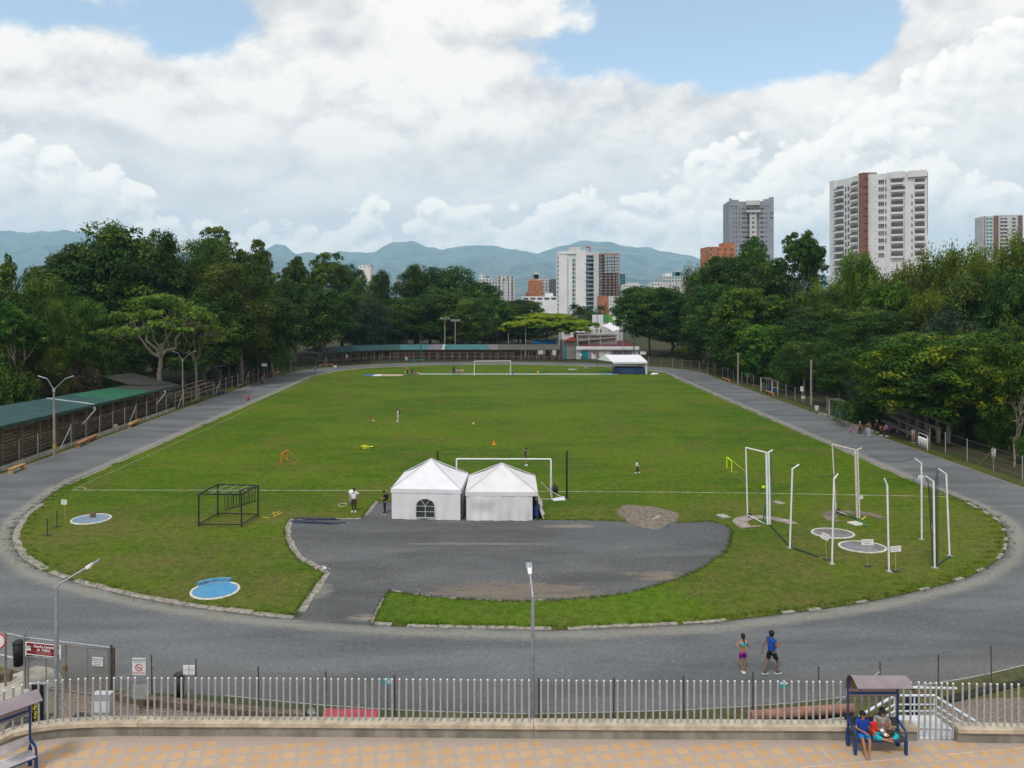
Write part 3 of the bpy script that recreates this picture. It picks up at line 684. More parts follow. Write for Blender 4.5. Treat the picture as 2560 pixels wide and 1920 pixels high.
B = {
 'dark1': lambda: broad(1, 20, 7, 16, 'dark'), 'dark2': lambda: broad(2, 20, 6.5, 13, 'dark', ls=.27),
 'dark3': lambda: broad(31, 20, 8, 20, 'dark', low=.2, bark=M_bark2),
 'mid1': lambda: broad(3, 20, 6, 13, 'mid', low=.2), 'mid2': lambda: broad(4, 20, 7, 16, 'mid', ls=.2, bark=M_bark2),
 'olive1': lambda: broad(5, 20, 6.5, 16, 'olive', low=.16, ls=.2), 'bright1': lambda: broad(6, 16, 7, 16, 'bright', low=.08, ls=.27, cr=1.25),
 'layer1': lambda: broad(8, 16, 8, 22, 'dark', low=.1, ls=.2, flat=.3, cr=1.6, nc=24), 'blue1': lambda: broad(9, 14, 6, 12, 'blue', low=.1, ls=.22),
 'flower1': lambda: broad(10, 13, 9.5, 30, 'flower', low=.27, ls=.2, cr=1.05, nc=34, perclump=50, flat=.55),
 'flower2': lambda: broad(12, 13, 7, 18, 'flower', low=.28, ls=.2, cr=1.1, nc=26, flat=.6),
 'airy1': lambda: branchy(11, 20, 6.5, 'olive', dens=1.3, puff=.8), 'airy2': lambda: branchy(12, 20, 6, 'mid', dens=1.4, puff=.85),
 'round1': lambda: branchy(14, 18, 5.5, 'dark', dens=1.3, puff=.8), 'sparse': lambda: branchy(15, 14, 3.6, 'olive', dens=.55, puff=.5),
 'bare': lambda: branchy(16, 16, 4.5, None, thick=.8), 'bush_bare': lambda: branchy(17, 6, 5, None, M_bark2, thick=1.1),
 'umb_l': lambda: umbrella(18, 12, 8.5, 'olive', M_bark2, 1, skew=.6, dens=.62, ls=.19), 'umb_y': lambda: umbrella(19, 11, 10, 'yellow', M_bark, 1, ls=.30, dens=1.6, big=1.25),
 'umb_d': lambda: broad(20, 15, 9.5, 34, 'dark', low=.30, ls=.24, cr=1.5, flat=.35, bark=M_bark3), 'bam1': lambda: bamboo(21), 'bam2': lambda: bamboo(22, 18, 7, n=38),
 'bam3': lambda: bamboo(27, 18, 5, n=30), 'bamg': lambda: bamboo(23, 16, 5.5, leaf='mid', n=30),
 'shrub1': lambda: shrub(24), 'shrub2': lambda: shrub(25, leaf='brown'), 'shrub3': lambda: shrub(26, leaf='dark'), 'palm1': lambda: palm(30),
}
OBJ_FIRST = {}
NT = [0]
def tree(kind, px, ptop, Y, hw, label, cat='tree', name=None, group=None, z0=0.0, rz=None):
    """hw: half width of the crown as surveyed (same unit as px), ptop: its top"""
    p = PROTO.get(kind)
    if p is None: p = PROTO[kind] = B[kind]()
    k, H, Rr, cm, tb, bk = p
    X = (px - X0) / F * Y; zt = HC + (HY - ptop) / F * Y - z0
    NT[0] += 1; rz = (NT[0] * 2.39996) % 6.283 if rz is None else rz
    nm = name or {'bamboo': 'bamboo_clump', 'shrub': 'shrub', 'palm': 'palm_tree', 'umbrella': 'umbrella_tree'}.get(k, 'bare_tree' if cm is None else 'broadleaf_tree')
    o = thing(nm, label, cat, (X, Y, z0), rz, group)
    s = hw * Y / F / Rr; o.scale = (s, s, zt / H)
    if kind not in OBJ_FIRST:
        c = None
        if cm is not None: c = bpy.data.objects.new('foliage' if k == 'shrub' else ('fronds' if k == 'palm' else 'crown'), cm)
        me = bpy.data.meshes.new('trunk'); me.from_pydata(tb.v, [], tb.f); me.materials.append(bk); me.polygons.foreach_set('use_smooth', [True] * len(tb.f)); me.update()
        t = bpy.data.objects.new('culms' if k == 'bamboo' else ('stems' if k == 'shrub' else 'trunk'), me)
        OBJ_FIRST[kind] = (c, t)
        for q in (c, t):
            if q: linkob(q, o)
    else:
        for q in OBJ_FIRST[kind]:
            if q: qc = q.copy(); linkob(qc, o)
    return o
V_ = 1.1573
def T(kind, x, top, Y, w, label, **kw): return tree(kind, x * V_, top * V_, Y, w * V_, label, **kw)
# left wood, from the near corner away
T('sparse', 30, 551, 118, 36, 'slender sparse tree with pale leaves standing apart against the mountain at the left edge')
T('mid1', 10, 618, 100, 70, 'bushy mid green tree cut by the left edge above the near canopy')
T('mid2', 85, 592, 106, 75, 'green tree with a yellowish top under the bare slope of the left mountain')
T('dark2', 140, 523, 130, 72, 'dark shoulder tree on the left flank of the tallest dome of the wood')
T('dark1', 250, 474, 132, 118, 'tallest dome-shaped dark green tree of the left wood')
T('dark2', 335, 492, 140, 60, 'dark tree with a pointed top just right of the tall dome')
T('bare', 378, 489, 150, 36, 'bare twiggy crown poking above the left wood', name='bare_tree')
T('olive1', 440, 508, 146, 66, 'olive green round tree right of the bare twigs')
T('airy1', 490, 494, 158, 62, 'loose tree with light tips on the skyline left of the mountain gap')
T('airy1', 545, 522, 165, 45, 'loose light-tipped tree at the right end of the tall left wood')
T('olive1', 520, 560, 140, 88, 'broad olive tree whose foliage hangs down over the second canopy')
T('mid1', 590, 640, 150, 62, 'green tree leaning over the left bend of the track')
T('dark2', 440, 640, 135, 85, 'dark tree behind the flat-topped tree of the left side')
T('mid2', 150, 640, 120, 80, 'dense dark tree between the white trunk and the flat-topped tree')
T('umb_l', 338, 632, 112, 128, 'flat-topped tree with pale spreading limbs behind the near canopy', rz=.3)
T('umb_l', 425, 668, 119, 66, 'smaller flat-topped tree with yellow tips right of the large flat-topped one', rz=2.5)
T('branch_l' if False else 'airy2', 40, 655, 93, 66, 'green tree on a white-barked forked trunk above the near canopy', rz=1.0)
T('olive1', 105, 640, 98, 45, 'leaning brown-trunked tree beside the white-barked one')
T('dark3', 640, 600, 185, 62, 'dark tree filling the corner of the left wood')
T('airy2', 628, 556, 188, 42, 'round-headed open tree left of the light feathery tree')
T('airy1', 690, 548, 192, 58, 'light feathery tree with sky showing through, left of the dark far trees')
T('mid1', 700, 620, 180, 62, 'mid green tall tree behind the pale lamp post at the far left bend')
T('dark2', 762, 567, 215, 36, 'dark narrow tree left of the white roof peeping out of the far wood')
T('dark3', 770, 630, 205, 66, 'dark tree under the white roof in the far wood')
T('dark2', 822, 580, 230, 30, 'small dark tree right of the white roof in the far wood')
T('blue1', 800, 640, 200, 45, 'grey-green tree in the middle of the far wood')
T('dark1', 895, 566, 232, 46, 'dark round tree at the left of the highest far group')
T('dark3', 965, 572, 236, 78, 'wide dark tree forming the right of the highest far group')
T('dark2', 1045, 606, 240, 46, 'dark tree sloping down to the arch-topped tower')
T('mid2', 880, 640, 215, 66, 'green tree right above the teal part of the far canopy')
T('mid1', 955, 622, 214, 75, 'broad domed green tree in front of the highest far group')
T('olive1', 1030, 640, 212, 50, 'lighter green tree left of the yellow-green umbrella tree')
T('airy2', 1075, 655, 214, 40, 'thin-trunked tree with pale limbs left of the yellow-green umbrella tree')
T('umb_d', 1120, 646, 262, 62, 'dark flat tree in front of the long low white building')
T('umb_y', 1180, 674, 212, 108, 'yellow-green umbrella tree spreading over the right end of the far canopy', rz=.9)
T('dark2', 1262, 660, 300, 22, 'small dark tree at the foot of the tall white tower')
for x, t_, l in ((1240, 652, 'palm left of the foot of the white tower'), (1300, 655, 'taller palm before the unfinished brick tower'), (1325, 660, 'palm nearest the dark umbrella tree')):
    T('palm1', x, t_, 285, 15, l, cat='palm')
T('dark1', 1290, 672, 280, 36, 'dark round tree between the white tower and the green wall')
T('dark2', 1215, 690, 290, 40, 'dark tree behind the yellow-green umbrella tree')
T('umb_d', 1405, 616, 205, 78, 'large dark umbrella tree right of the concrete pavilion', rz=1.9)
T('bamg', 1478, 605, 215, 42, 'soft light green bamboo behind the dark umbrella tree', cat='bamboo')
T('mid1', 1455, 690, 222, 60, 'shaded green tree behind the white open tent')
T('bam1', 1505, 560, 195, 32, 'bamboo drooping at the left end of the right wood', cat='bamboo')
T('airy2', 1530, 556, 186, 44, 'open tree before the lower left corner of the brick building')
T('dark1', 1590, 545, 192, 60, 'dark round tree between the brick building and the slim grey tower')
T('dark2', 1560, 552, 182, 60, 'dark tree hiding the foot of the brick building')
T('airy2', 1620, 513, 178, 45, 'irregular dark tree in front of the slim grey tower')
T('round1', 1718, 505, 160, 62, 'round open-crowned tree standing above the right wood beside the slim grey tower')
T('dark3', 1545, 610, 172, 72, 'tall dark tree at the bend of the track on the right')
T('dark1', 1660, 560, 165, 72, 'dense dark tree under the open-crowned one')
T('bright1', 1620, 620, 150, 92, 'fresh green leafy tree on the right with foliage down to the fence')
T('bam2', 1790, 585, 150, 52, 'bamboo at the left foot of the large white tower', cat='bamboo')
T('bam1', 1848, 524, 140, 42, 'bamboo plume arching before the brown strip of the white tower', cat='bamboo')
T('bam3', 1915, 560, 142, 45, 'bamboo before the right half of the white tower', cat='bamboo')
T('bam2', 1972, 540, 136, 48, 'bamboo just right of the large white tower', cat='bamboo')
T('bam1', 2035, 514, 130, 52, 'tall bamboo with drooping tips between the white tower and the far right tower', cat='bamboo')
T('bam3', 2095, 545, 125, 40, 'lower bamboo left of the far right tower', cat='bamboo')
T('bam2', 2140, 496, 112, 62, 'bamboo in front of the far right tower', cat='bamboo')
T('bam1', 2215, 478, 104, 62, 'bamboo cut by the right edge', cat='bamboo')
T('layer1', 1780, 655, 135, 92, 'dark tree with layered boughs in the middle of the right wood')
T('bright1', 1925, 605, 128, 62, 'tree with bright tips below the bamboo')
T('layer1', 1900, 660, 116, 105, 'dark layered tree behind the yellow-flowered tree, on its left')
T('mid2', 1760, 625, 145, 62, 'brownish green tree below the bamboo row')
T('bam2', 2010, 606, 112, 62, 'yellow bamboo mound in the middle of the right wood', cat='bamboo')
T('dark1', 2110, 590, 100, 85, 'dark tree behind the grey-green one at the right')
T('dark3', 2200, 570, 95, 75, 'dark tree at the right edge under the bamboo')
T('blue1', 2055, 662, 93, 68, 'grey-green round tree just above the yellow-flowered tree')
T('flower1', 2055, 712, 88, 208, 'wide dark tree with yellow flower tips overhanging the right bend', rz=.5)
T('flower2', 2195, 735, 76, 95, 'yellow-tipped tree cut by the right edge')
T('bright1', 1650, 700, 141, 66, 'low green tree overhanging the right fence')
T('mid2', 1735, 735, 124, 60, 'shaded tree overhanging the right fence beside the lamp pole')
T('layer1', 1580, 690, 158, 62, 'dark low tree behind the fence at the right bend')
T('blue1', 1880, 800, 101, 44, 'small grey-green tree behind the right dugout')
T('mid1', 1810, 760, 110, 52, 'dim green tree between the two dugouts')
T('bush_bare', 2190, 850, 71, 62, 'leafless grey bush behind the fence at the right edge', cat='bush', name='bare_bush')
# the wood behind: anonymous dark crowns that close the gaps
LBL = 'dark crown deep inside the left wood, half hidden by nearer trees'
for i, (x, t_, Y, w) in enumerate([(-60, 600, 112, 80), (60, 655, 128, 80), (200, 560, 150, 90), (330, 560, 150, 90), (420, 580, 165, 90), (500, 600, 175, 90), (580, 620, 185, 80), (250, 650, 140, 90),
        (620, 640, 205, 70), (680, 660, 215, 70), (740, 670, 225, 70), (190, 700, 122, 70), (300, 700, 128, 70), (400, 720, 132, 70), (500, 690, 150, 70), (550, 720, 160, 60)]):
    T(('dark3', 'dark1', 'mid2')[i % 3], x, t_, Y, w, LBL, group='trees inside the left wood')
for i, (x, t_, Y, w) in enumerate([(820, 640, 250, 70), (900, 640, 255, 70), (980, 640, 255, 80), (1060, 650, 255, 60), (850, 690, 225, 60), (930, 690, 228, 70), (1000, 690, 228, 60), (1070, 700, 225, 50), (780, 690, 222, 60), (1130, 700, 240, 60)]):
    T(('dark3', 'dark1')[i % 2], x, t_, Y, w, 'dark crown in the far wood behind the canopy, half hidden by nearer trees', group='trees inside the far wood')
for i, (x, t_, Y, w) in enumerate([(1540, 600, 205, 60), (1620, 590, 195, 70), (1700, 590, 180, 80), (1790, 620, 165, 80), (1870, 610, 155, 80), (1960, 610, 142, 80), (2040, 600, 135, 80), (2130, 590, 122, 80), (2210, 600, 115, 80),
        (1700, 700, 150, 70), (1820, 700, 130, 80), (1930, 720, 110, 70), (2060, 700, 100, 80), (2180, 700, 90, 80), (1520, 690, 180, 50), (2280, 620, 90, 90), (1990, 790, 98, 60), (2120, 800, 92, 70)]):
    T(('dark3', 'layer1', 'dark1')[i % 3], x, t_, Y, w, 'dark crown deep inside the right wood, half hidden by nearer trees', group='trees inside the right wood')
# scrub
for i, (x, t_, Y, w, k, l) in enumerate([(30, 800, 90, 50, 'shrub1', 'green scrub behind the near canopy at the left edge'), (110, 785, 99, 44, 'shrub2', 'brown tangled scrub behind the near canopy, left of the green roof panel'),
        (180, 772, 108, 46, 'shrub2', 'brown scrub above the green roof panel'), (70, 745, 100, 60, 'shrub2', 'brownish scrub at the foot of the leaning trunk'), (235, 748, 119, 40, 'shrub3', 'blue-green bush left of the flat-topped tree trunks'),
        (2195, 880, 80, 44, 'shrub1', 'dark green undergrowth behind the leafless bush'), (2110, 868, 86, 46, 'shrub3', 'dark bush in the shade right of the hanging bins'), (2215, 930, 72, 30, 'shrub1', 'low bush at the right edge behind the fence'), (2150, 905, 80, 34, 'shrub1', 'low green bush between the hanging bins and the leafless bush'),
        (-10, 740, 92, 50, 'shrub1', 'green bush at the left edge below the white trunk'), (560, 770, 158, 42, 'shrub1', 'bush beside the second canopy'), (500, 765, 150, 36, 'shrub3', 'dark bush at the near end of the second canopy'),
        (600, 745, 172, 34, 'shrub3', 'dark bush at the corner of the left fence'), (1600, 770, 160, 30, 'shrub3', 'dark bush behind the fence at the right bend'), (1860, 850, 96, 40, 'shrub3', 'dark bush beside the near dugout'),
        (1700, 790, 132, 36, 'shrub1', 'green bush behind the right fence'), (1500, 745, 195, 34, 'shrub1', 'yellowish bush in the gap right of the dark umbrella tree'), (1460, 760, 205, 30, 'shrub3', 'dark bush right of the white open tent')]):
    T(k, x, t_, Y, w, l, cat='shrub')
print('tree faces', sum(len(p[3].polygons) for p in PROTO.values() if p[3]))
# ------------------------------------------------------------------ buildings
M_glass = mat('dark_glass', (.045, .055, .065), .15, .5, .4, spec=.6)
M_glass2 = mat('curtained_glass', (.16, .14, .13), .3, .6, .35, spec=.5)
M_teal = mat('teal_glass', (.02, .19, .24), .2, .3, .5, spec=.6)
M_tw = mat('white_render', (.66, .67, .69), .8, .1, .12)
M_tg = mat('grey_render', (.27, .29, .34), .85, .12, .12)
M_tl = mat('light_grey_render', (.50, .50, .51), .85, .12, .2)
M_br = mat('brown_brick', (.20, .095, .075), .9, .25, .6)
M_orb = mat('orange_brick', (.42, .165, .085), .9, .3, .5)
M_gr = mat('grey_block', (.22, .205, .195), .9, .25, .6)
M_rail = mat('dark_railing', (.10, .08, .075), .6, .2, 1)
M_red = mat('red_sheet', (.22, .03, .025), .6, .3, .8)
M_mar = mat('maroon_sheet', (.16, .03, .045), .6, .3, .8)

class Face:                       # a vertical wall plane between two surveyed plan points
    def __init__(s, pa, da, pb, db):
        s.A = Vector(((pa - X0) / F * da, da, 0)); s.B = Vector(((pb - X0) / F * db, db, 0)); s.t = (s.B - s.A).normalized()
        s.n = Vector((s.t.y, -s.t.x, 0))
        if s.n.dot(-s.A) < 0: s.n = -s.n
    def pt(s, px):
        k = (px - X0) / F; u = (k * s.A.y - s.A.x) / (s.t.x - k * s.t.y); return s.A + s.t * u
    def z(s, px, py): return HC + (HY - py) / F * s.pt(px).y
    def box(s, mb, p0, p1, z0, z1, o0, o1, mi=0):
        a, b = s.pt(p0), s.pt(p1); c = (a + b) / 2 + s.n * (o0 + o1) / 2
        mb.box((c.x, c.y, (z0 + z1) / 2), ((b - a).length, o1 - o0, z1 - z0), rz=math.atan2(s.t.y, s.t.x), mi=mi)
def window(root, f, p0, p1, z0, z1, gm, fm=None, mull=1, o=.06):
    b = MB(); f.box(b, p0, p1, z0, z1, .02, o)
    w = b.build('window', gm, root)
    if fm:
        b = MB(); t = (p1 - p0)
        f.box(b, p0 - .35, p1 + .35, z0 - .16, z0 - .01, .03, o + .1)
        for k in range(1, mull + 1): q = p0 + t * k / (mull + 1); f.box(b, q - .18, q + .18, z0, z1, o + .003, o + .04)
        b.build('frame', fm, w)
    return w
def balcony(root, f, p0, p1, z0, gm, wm, rm, out=1.3, h=1.0, wh=2.0):
    b = MB(); f.box(b, p0 + .2, p1 - .2, z0 + .05, z0 + wh, .02, .05); b2 = b.build('window', gm, root)
    b = MB(); f.box(b, p0, p1, z0 - .55, z0 + .25, .06, out); bal = b.build('balcony', wm, root)
    b = MB(); f.box(b, p0 + .1, p1 - .1, z0 + .25, z0 + h, out - .08, out - .02); b.build('railing', rm, bal)
def stuffpart(mb, name, m, root):
    if mb.v: tag(mb.build(name, m, root), kind='stuff')

# --- large white tower with a brown strip
def big_tower():
    r = thing('apartment_tower', 'large white apartment tower with a brown vertical strip and rows of balconies', 'building', ((2170 - X0) / F * 309, 309, 0))
    W = Face(2077, 330, 2147, 311); S = Face(2147, 310.2, 2170, 309.2); Mn = Face(2170, 310, 2318, 300)
    bk = [Vector((Mn.B.x + 7, Mn.B.y + 16, 0)), Vector((W.A.x + 13, W.A.y + 8, 0))]
    def fz(f, px, y): return f.z(px, y)
    b = MB(); b.slab([W.A, W.B, Mn.A, Mn.B, bk[0], bk[1]], 0, fz(Mn, 2250, 431)); b.build('wall', M_tw, r)
    b = MB(); f = W; f.box(b, 2077, 2090, 0, fz(W, 2080, 453), .0, .6); f.box(b, 2112, 2128, 0, fz(W, 2115, 448), 0, .5)
    Mn.box(b, 2217.5, 2221.5, 0, fz(Mn, 2220, 431), .0, .9); Mn.box(b, 2263, 2266.5, 0, fz(Mn, 2265, 480), 0, 1.0); Mn.box(b, 2270, 2318, fz(Mn, 2300, 442), fz(Mn, 2300, 426), 0, .9)
    Mn.box(b, 2226, 2262, fz(Mn, 2240, 446), fz(Mn, 2240, 429.5), 0, .7); b.build('pilaster', M_tw, r)
    b = MB(); S.box(b, 2147, 2169.5, 0, fz(S, 2155, 433.5), 0, .9)
    for k in range(12): S.box(b, 2161, 2169, fz(S, 2160, 448 + 18.4 * k), fz(S, 2160, 446.5 + 18.4 * k), .9, 1.3)
    b.build('brick_strip', M_br, r)
    b = MB(); p = Mn.pt(2190); b.box((p.x - 1, p.y + 5, fz(Mn, 2190, 433)), (5.5, 5, 1.5), rz=-.1); b.build('roof_house', M_gr, r)
    b = MB(); Mn.box(b, 2317.5, 2319.5, 40, fz(Mn, 2318, 430), -3, -.1); b.build('side_panel', M_br, r)
    st_w = MB(); cnt = 0
    for k in range(13):
        y = 410 + .1748 * (330 + 105 * (k - 1)); zz = lambda px, yy, ff=Mn: ff.z(px, yy)
        gm = (M_glass2, M_glass)[(k * 7) % 3 == 0]
        if k < 11:
            window(r, Mn, 2196, 2210.5, zz(2203, y + 10), zz(2203, y), gm, M_tw, 2)
            if k < 9: window(r, Mn, 2213.3, 2216, zz(2214, y + 10), zz(2214, y), M_glass)
            balcony(r, Mn, 2228, 2258 if k != 1 else 2263, zz(2240, y + 9), M_glass2, M_tw, M_rail, .9, .9, 1.75)
            balcony(r, Mn, 2287, 2312, zz(2300, y + 8), (M_glass2, M_glass)[k % 2], M_tw, M_rail, .9, .8, 1.75)
            if k > 1: Mn.box(st_w, 2278.5, 2281.5, zz(2280, y + 9), zz(2280, y), .02, .06)
            Mn.box(st_w, 2188.4, 2189.8, zz(2189, y + 1), zz(2189, y - 1.5), .02, .06)
        y2 = 410 + .1748 * (335 + 98.5 * (k - 0)) if k < 13 else 0
        if k < 12:
            balcony(r, W, 2091, 2112, zz(2100, y2 + 8, W), (M_glass, M_glass2)[k % 2], M_tw, M_rail, 1.5, .7, 1.8)
            y3 = 410 + .1748 * (262 + 102 * k)
            (balcony(r, W, 2129, 2145, zz(2137, y3 + 9, W), M_glass2, M_tw, M_rail, 1.0 if k % 2 else .5, .8, 1.7))
            W.box(st_w, 2116, 2119, zz(2117, y2 + 10, W), zz(2117, y2 - 1, W), .52, .58); W.box(st_w, 2122.5, 2126, zz(2124, y2 + 8, W), zz(2124, y2 - 2, W), .52, .58)
    stuffpart(st_w, 'window', M_glass, r)
big_tower()
def grey_tower():
    d = 483; r = thing('apartment_tower', 'slim grey apartment tower with a pale central strip and small windows', 'building', ((1880 - X0) / F * d, d, 0))
    f = Face(1822.5, d - 3, 1934.5, d - 6); L_ = Face(1822.5, d - 3, 1875, d); Rf = Face(1875, d, 1934.5, d - 6)
    zt = lambda px, y, ff: ff.z(px, y)
    b = MB(); zl = zt(1850, 503.5, L_)
    b.slab([L_.A, L_.B, Rf.B, Vector((Rf.B.x + 2, d + 16, 0)), Vector((L_.A.x + 2, d + 16, 0))], 0, zl); b.build('wall', M_tg, r)
    b = MB(); L_.box(b, 1822.5, 1846, zl - 3, zl + .9, .01, .3); Rf.box(b, 1908, 1934.5, zl - 3, zl + 1.1, .01, .3); Rf.box(b, 1925, 1934.5, zl - 18, zl - 3, .01, .25); b.build('parapet', M_tg, r)
    b = MB(); C_ = Face(1862, d - 1.2, 1900, d - 3.2); C_.box(b, 1865, 1899.5, C_.z(1880, 513), C_.z(1880, 502), 0, 1.6); C_.box(b, 1866, 1899.5, C_.z(1880, 531), C_.z(1880, 526), 0, 1.8)
    C_.box(b, 1874, 1891, 0, C_.z(1880, 531), 0, .7); b.build('central_strip', M_tl, r)
    b = MB(); L_.box(b, 1822.5, 1829, zl + .9, zl + 1.6, .01, .3); Rf.box(b, 1922, 1934.5, zl + 1.1, zl + 2.1, .01, .3); b.build('raised_corner', M_tg, r)
    st = MB()
    for k in range(11):
        y = 480 + .1326 * (385 + 88 * k) - 11.7; 
        for (a, c, ff, o) in ((1854.5, 1864, L_, 0), (1867, 1872.5, L_, 0), (1901, 1910, Rf, 0), (1879.6, 1886, C_, .72), (1914.5, 1917.5, Rf, 0)):
            b = MB(); ff.box(b, a, c, ff.z(a, y + 5), ff.z(a, y), o + .02, o + .08); b.build('window', M_glass if (k + int(a)) % 3 else M_glass2, r)
        for (a, c, ff) in ((1831.5, 1833, L_), (1839, 1841, L_), (1847, 1848.3, L_), (1895, 1896.6, Rf), (1926, 1932, Rf) if k in (1, 2) else (1895, 1896.6, Rf)): ff.box(st, a, c, ff.z(a, y + 4.5), ff.z(a, y), .3, .36)
    stuffpart(st, 'window', M_glass, r)
grey_tower()
def teal_tower():
    d = 504; r = thing('apartment_tower', 'tall white tower with teal glass balconies rising in the gap of the trees', 'building', ((1440 - X0) / F * d, d, 0))
    f = Face(1396, d, 1465, d - 2); g_ = Face(1465, d - 2, 1484, d + 3); h_ = Face(1484, d + 1, 1497, d + .5)
    b = MB(); b.slab([f.A, f.B, g_.B, h_.B, Vector((h_.B.x, d + 18, 0)), Vector((f.A.x, d + 18, 0))], 0, f.z(1440, 629)); b.build('wall', M_tw, r)
    b = MB(); f.box(b, 1396.5, 1417.5, 0, f.z(1400, 632), 0, .5); f.box(b, 1440, 1465, 0, f.z(1450, 626), 0, .9); f.box(b, 1396, 1439, f.z(1400, 635), f.z(1400, 628.5), 0, .9); b.build('slab', M_tw, r)
    b = MB(); h_.box(b, 1484, 1497, 0, h_.z(1490, 630.5), 0, .8); f.box(b, 1418, 1421, 0, f.z(1420, 645), 0, .35); b.build('grey_slab', M_tl, r)
    b = MB(); p = f.pt(1439); b.box((p.x, p.y + 6, f.z(1439, 624)), (7.2, 6, 4)); b.build('roof_house', M_tl, r)
    b = MB()
    for px in (1425.5, 1432, 1439, 1446, 1451): q = Dp(px, 622, d + 4); b.tube([q, q + Vector((0, 0, 1.6))], .05, 4)
    b.tube([Dp(1425.5, 616.3, d + 4), Dp(1451, 616.3, d + 4)], .06, 4); b.build('roof_railing', M_dark, r)
    for k in range(14):
        y = 647 + 10.84 * k * .985
        b = MB(); f.box(b, 1431, 1435.5, f.z(1433, y + 8.5), f.z(1433, y), .02, .1); f.box(b, 1436.5, 1438.5, f.z(1433, y + 8.5), f.z(1433, y), .02, .1); b.build('window', M_teal if k % 3 == 0 else M_glass, r)
        b = MB(); g_.box(b, 1465.5, 1483.5, g_.z(1470, y - 2), g_.z(1470, y - 9), .01, .06); b.build('window', M_glass, r)
        b = MB(); g_.box(b, 1461.5 if k % 2 else 1463, 1484, g_.z(1470, y), g_.z(1470, y - 1.1), .07, 1.6); bal = b.build('balcony', M_tw, r)
        b = MB(); g_.box(b, 1462.5, 1470, g_.z(1466, y - 1.1), g_.z(1466, y - 4.3), 1.45, 1.6)
        if k > 5 or k % 2: g_.box(b, 1471, 1483, g_.z(1466, y - 1.1), g_.z(1466, y - 4.2), 1.45, 1.58)
        b.build('glass_rail', M_teal, bal)
        b = MB(); f.box(b, 1392.8, 1396, f.z(1395, y - .5), f.z(1395, y - 4.5), .1, 1.4); b.build('glass_rail', M_teal, r)
        if k > 1:
            b = MB(); h_.box(b, 1497, 1503, h_.z(1500, y - 1), h_.z(1500, y - 4.5), .1, 1.2); b.build('glass_rail', M_teal, r)
teal_tower()
def crane():
    d = 560; r = thing('tower_crane', 'small red tower crane standing above the white tower with teal balconies', 'crane', ((1475 - X0) / F * d, d, 0))
    b = MB(); q = (1475 - X0) / F * d; zt = HC + (HY - 618) / F * d
    for s in (-.6, .6):
        for t in (-.6, .6): b.bar((q + s, d + t, 0), (q + s, d + t, zt), .22)
    for k in range(24): b.bar((q - .6, d - .6, zt - 2 * k), (q + .6, d - .6, zt - 2 * k - 2), .14)
    b.build('mast', mat('crane_red', (.38, .06, .05), .6, .2, 1), r)
    b = MB(); x0 = (1465 - X0) / F * d; x1 = (1508 - X0) / F * d
    b.bar((x0, d, zt + .2), (q, d, zt + .2), .9, .8); b.bar((x0 + .7, d, zt - .6), (x0 + .7, d, zt + .4), 1.4, 1.2)
    b.build('counter_jib', mat('crane_red', (0, 0, 0)), r)
    b = MB(); b.bar((q, d, zt + .1), (x1, d, zt - .8), .5); b.bar((q, d, zt + 1.3), (x1, d, zt - .4), .16)
    for k in range(11): u = k / 11; v = (k + 1) / 11; b.bar((q + (x1 - q) * u, d, zt + 1.3 - 1.7 * u), (q + (x1 - q) * v, d, zt + .1 - .9 * v), .1)
    b.build('jib', M_tl, r)
crane()
def frame_tower():
    d = 620; r = thing('unfinished_tower', 'unfinished brick and concrete tower with open floors beside the teal balcony tower', 'building', ((1526 - X0) / F * d, d, 0))
    f = Face(1500, d, 1549, d); M_fr = mat('bare_concrete', (.33, .25, .22), .95, .3, .3)
    b = MB(); ys = [634, 642.5, 651, 659.5, 667, 674, 681, 688, 695, 702, 709, 716, 723, 730, 737, 745]
    for y in ys: f.box(b, 1500, 1549, f.z(1520, y + 1.3), f.z(1520, y), -12, 0)
    b.build('floor_slabs', M_fr, r)
    for px in (1503, 1515, 1524.5, 1535, 1542.5, 1548.3):
        b = MB(); f.box(b, px - .7, px + .7, 0, f.z(1520, 634), -.8, -.1); b.build('column', M_fr, r)
        b = MB(); f.box(b, px - .7, px + .7, 0, f.z(1520, 634), -11.5, -10.9); b.build('column', M_fr, r)
    b = MB(); f.box(b, 1503, 1513, 0, f.z(1520, 634), -9, -3); b.build('core_wall', mat('dark_core', (.07, .06, .07), .9, .2, .3), r)
    b = MB(); f.box(b, 1514, 1548, 0, f.z(1520, 681), -7, -5); b.build('brick_infill', M_br, r)
    b = MB(); f.box(b, 1500, 1549, f.z(1520, 637), f.z(1520, 633.5), -.05, .15); b.build('parapet', M_orb, r)
frame_tower()
def block(name, label, p0, p1, yt, d, wall, rows, cols, yb=775, win=(.55, .5), gm=None, extra=None, depth=14, cat='building', roofs=()):
    r = thing(name, label, cat, (((p0 + p1) / 2 - X0) / F * d, d, 0)); f = Face(p0, d, p1, d)
    b = MB(); f.box(b, p0, p1, 0, f.z(p0, yt), -depth, 0); b.build('wall', wall, r)
    if roofs:
        for (a, c, t, m) in roofs: b = MB(); f.box(b, a, c, f.z(a, yt) - .3, f.z(a, t), -depth * .7, -1); b.build('roof_house', m, r)
    for i in range(rows):
        for j in range(cols):
            a = p0 + (p1 - p0) * (j + .5 - win[0] / 2) / cols; c = p0 + (p1 - p0) * (j + .5 + win[0] / 2) / cols
            y0 = yt + (yb - yt) * (i + .5 - win[1] / 2) / rows; y1 = yt + (yb - yt) * (i + .5 + win[1] / 2) / rows
            b = MB(); f.box(b, a, c, f.z(a, y1), f.z(a, y0), .02, .12); b.build('window', gm or (M_glass, M_glass2)[(i * 3 + j) % 2], r)
    if extra: extra(r, f)
    return r
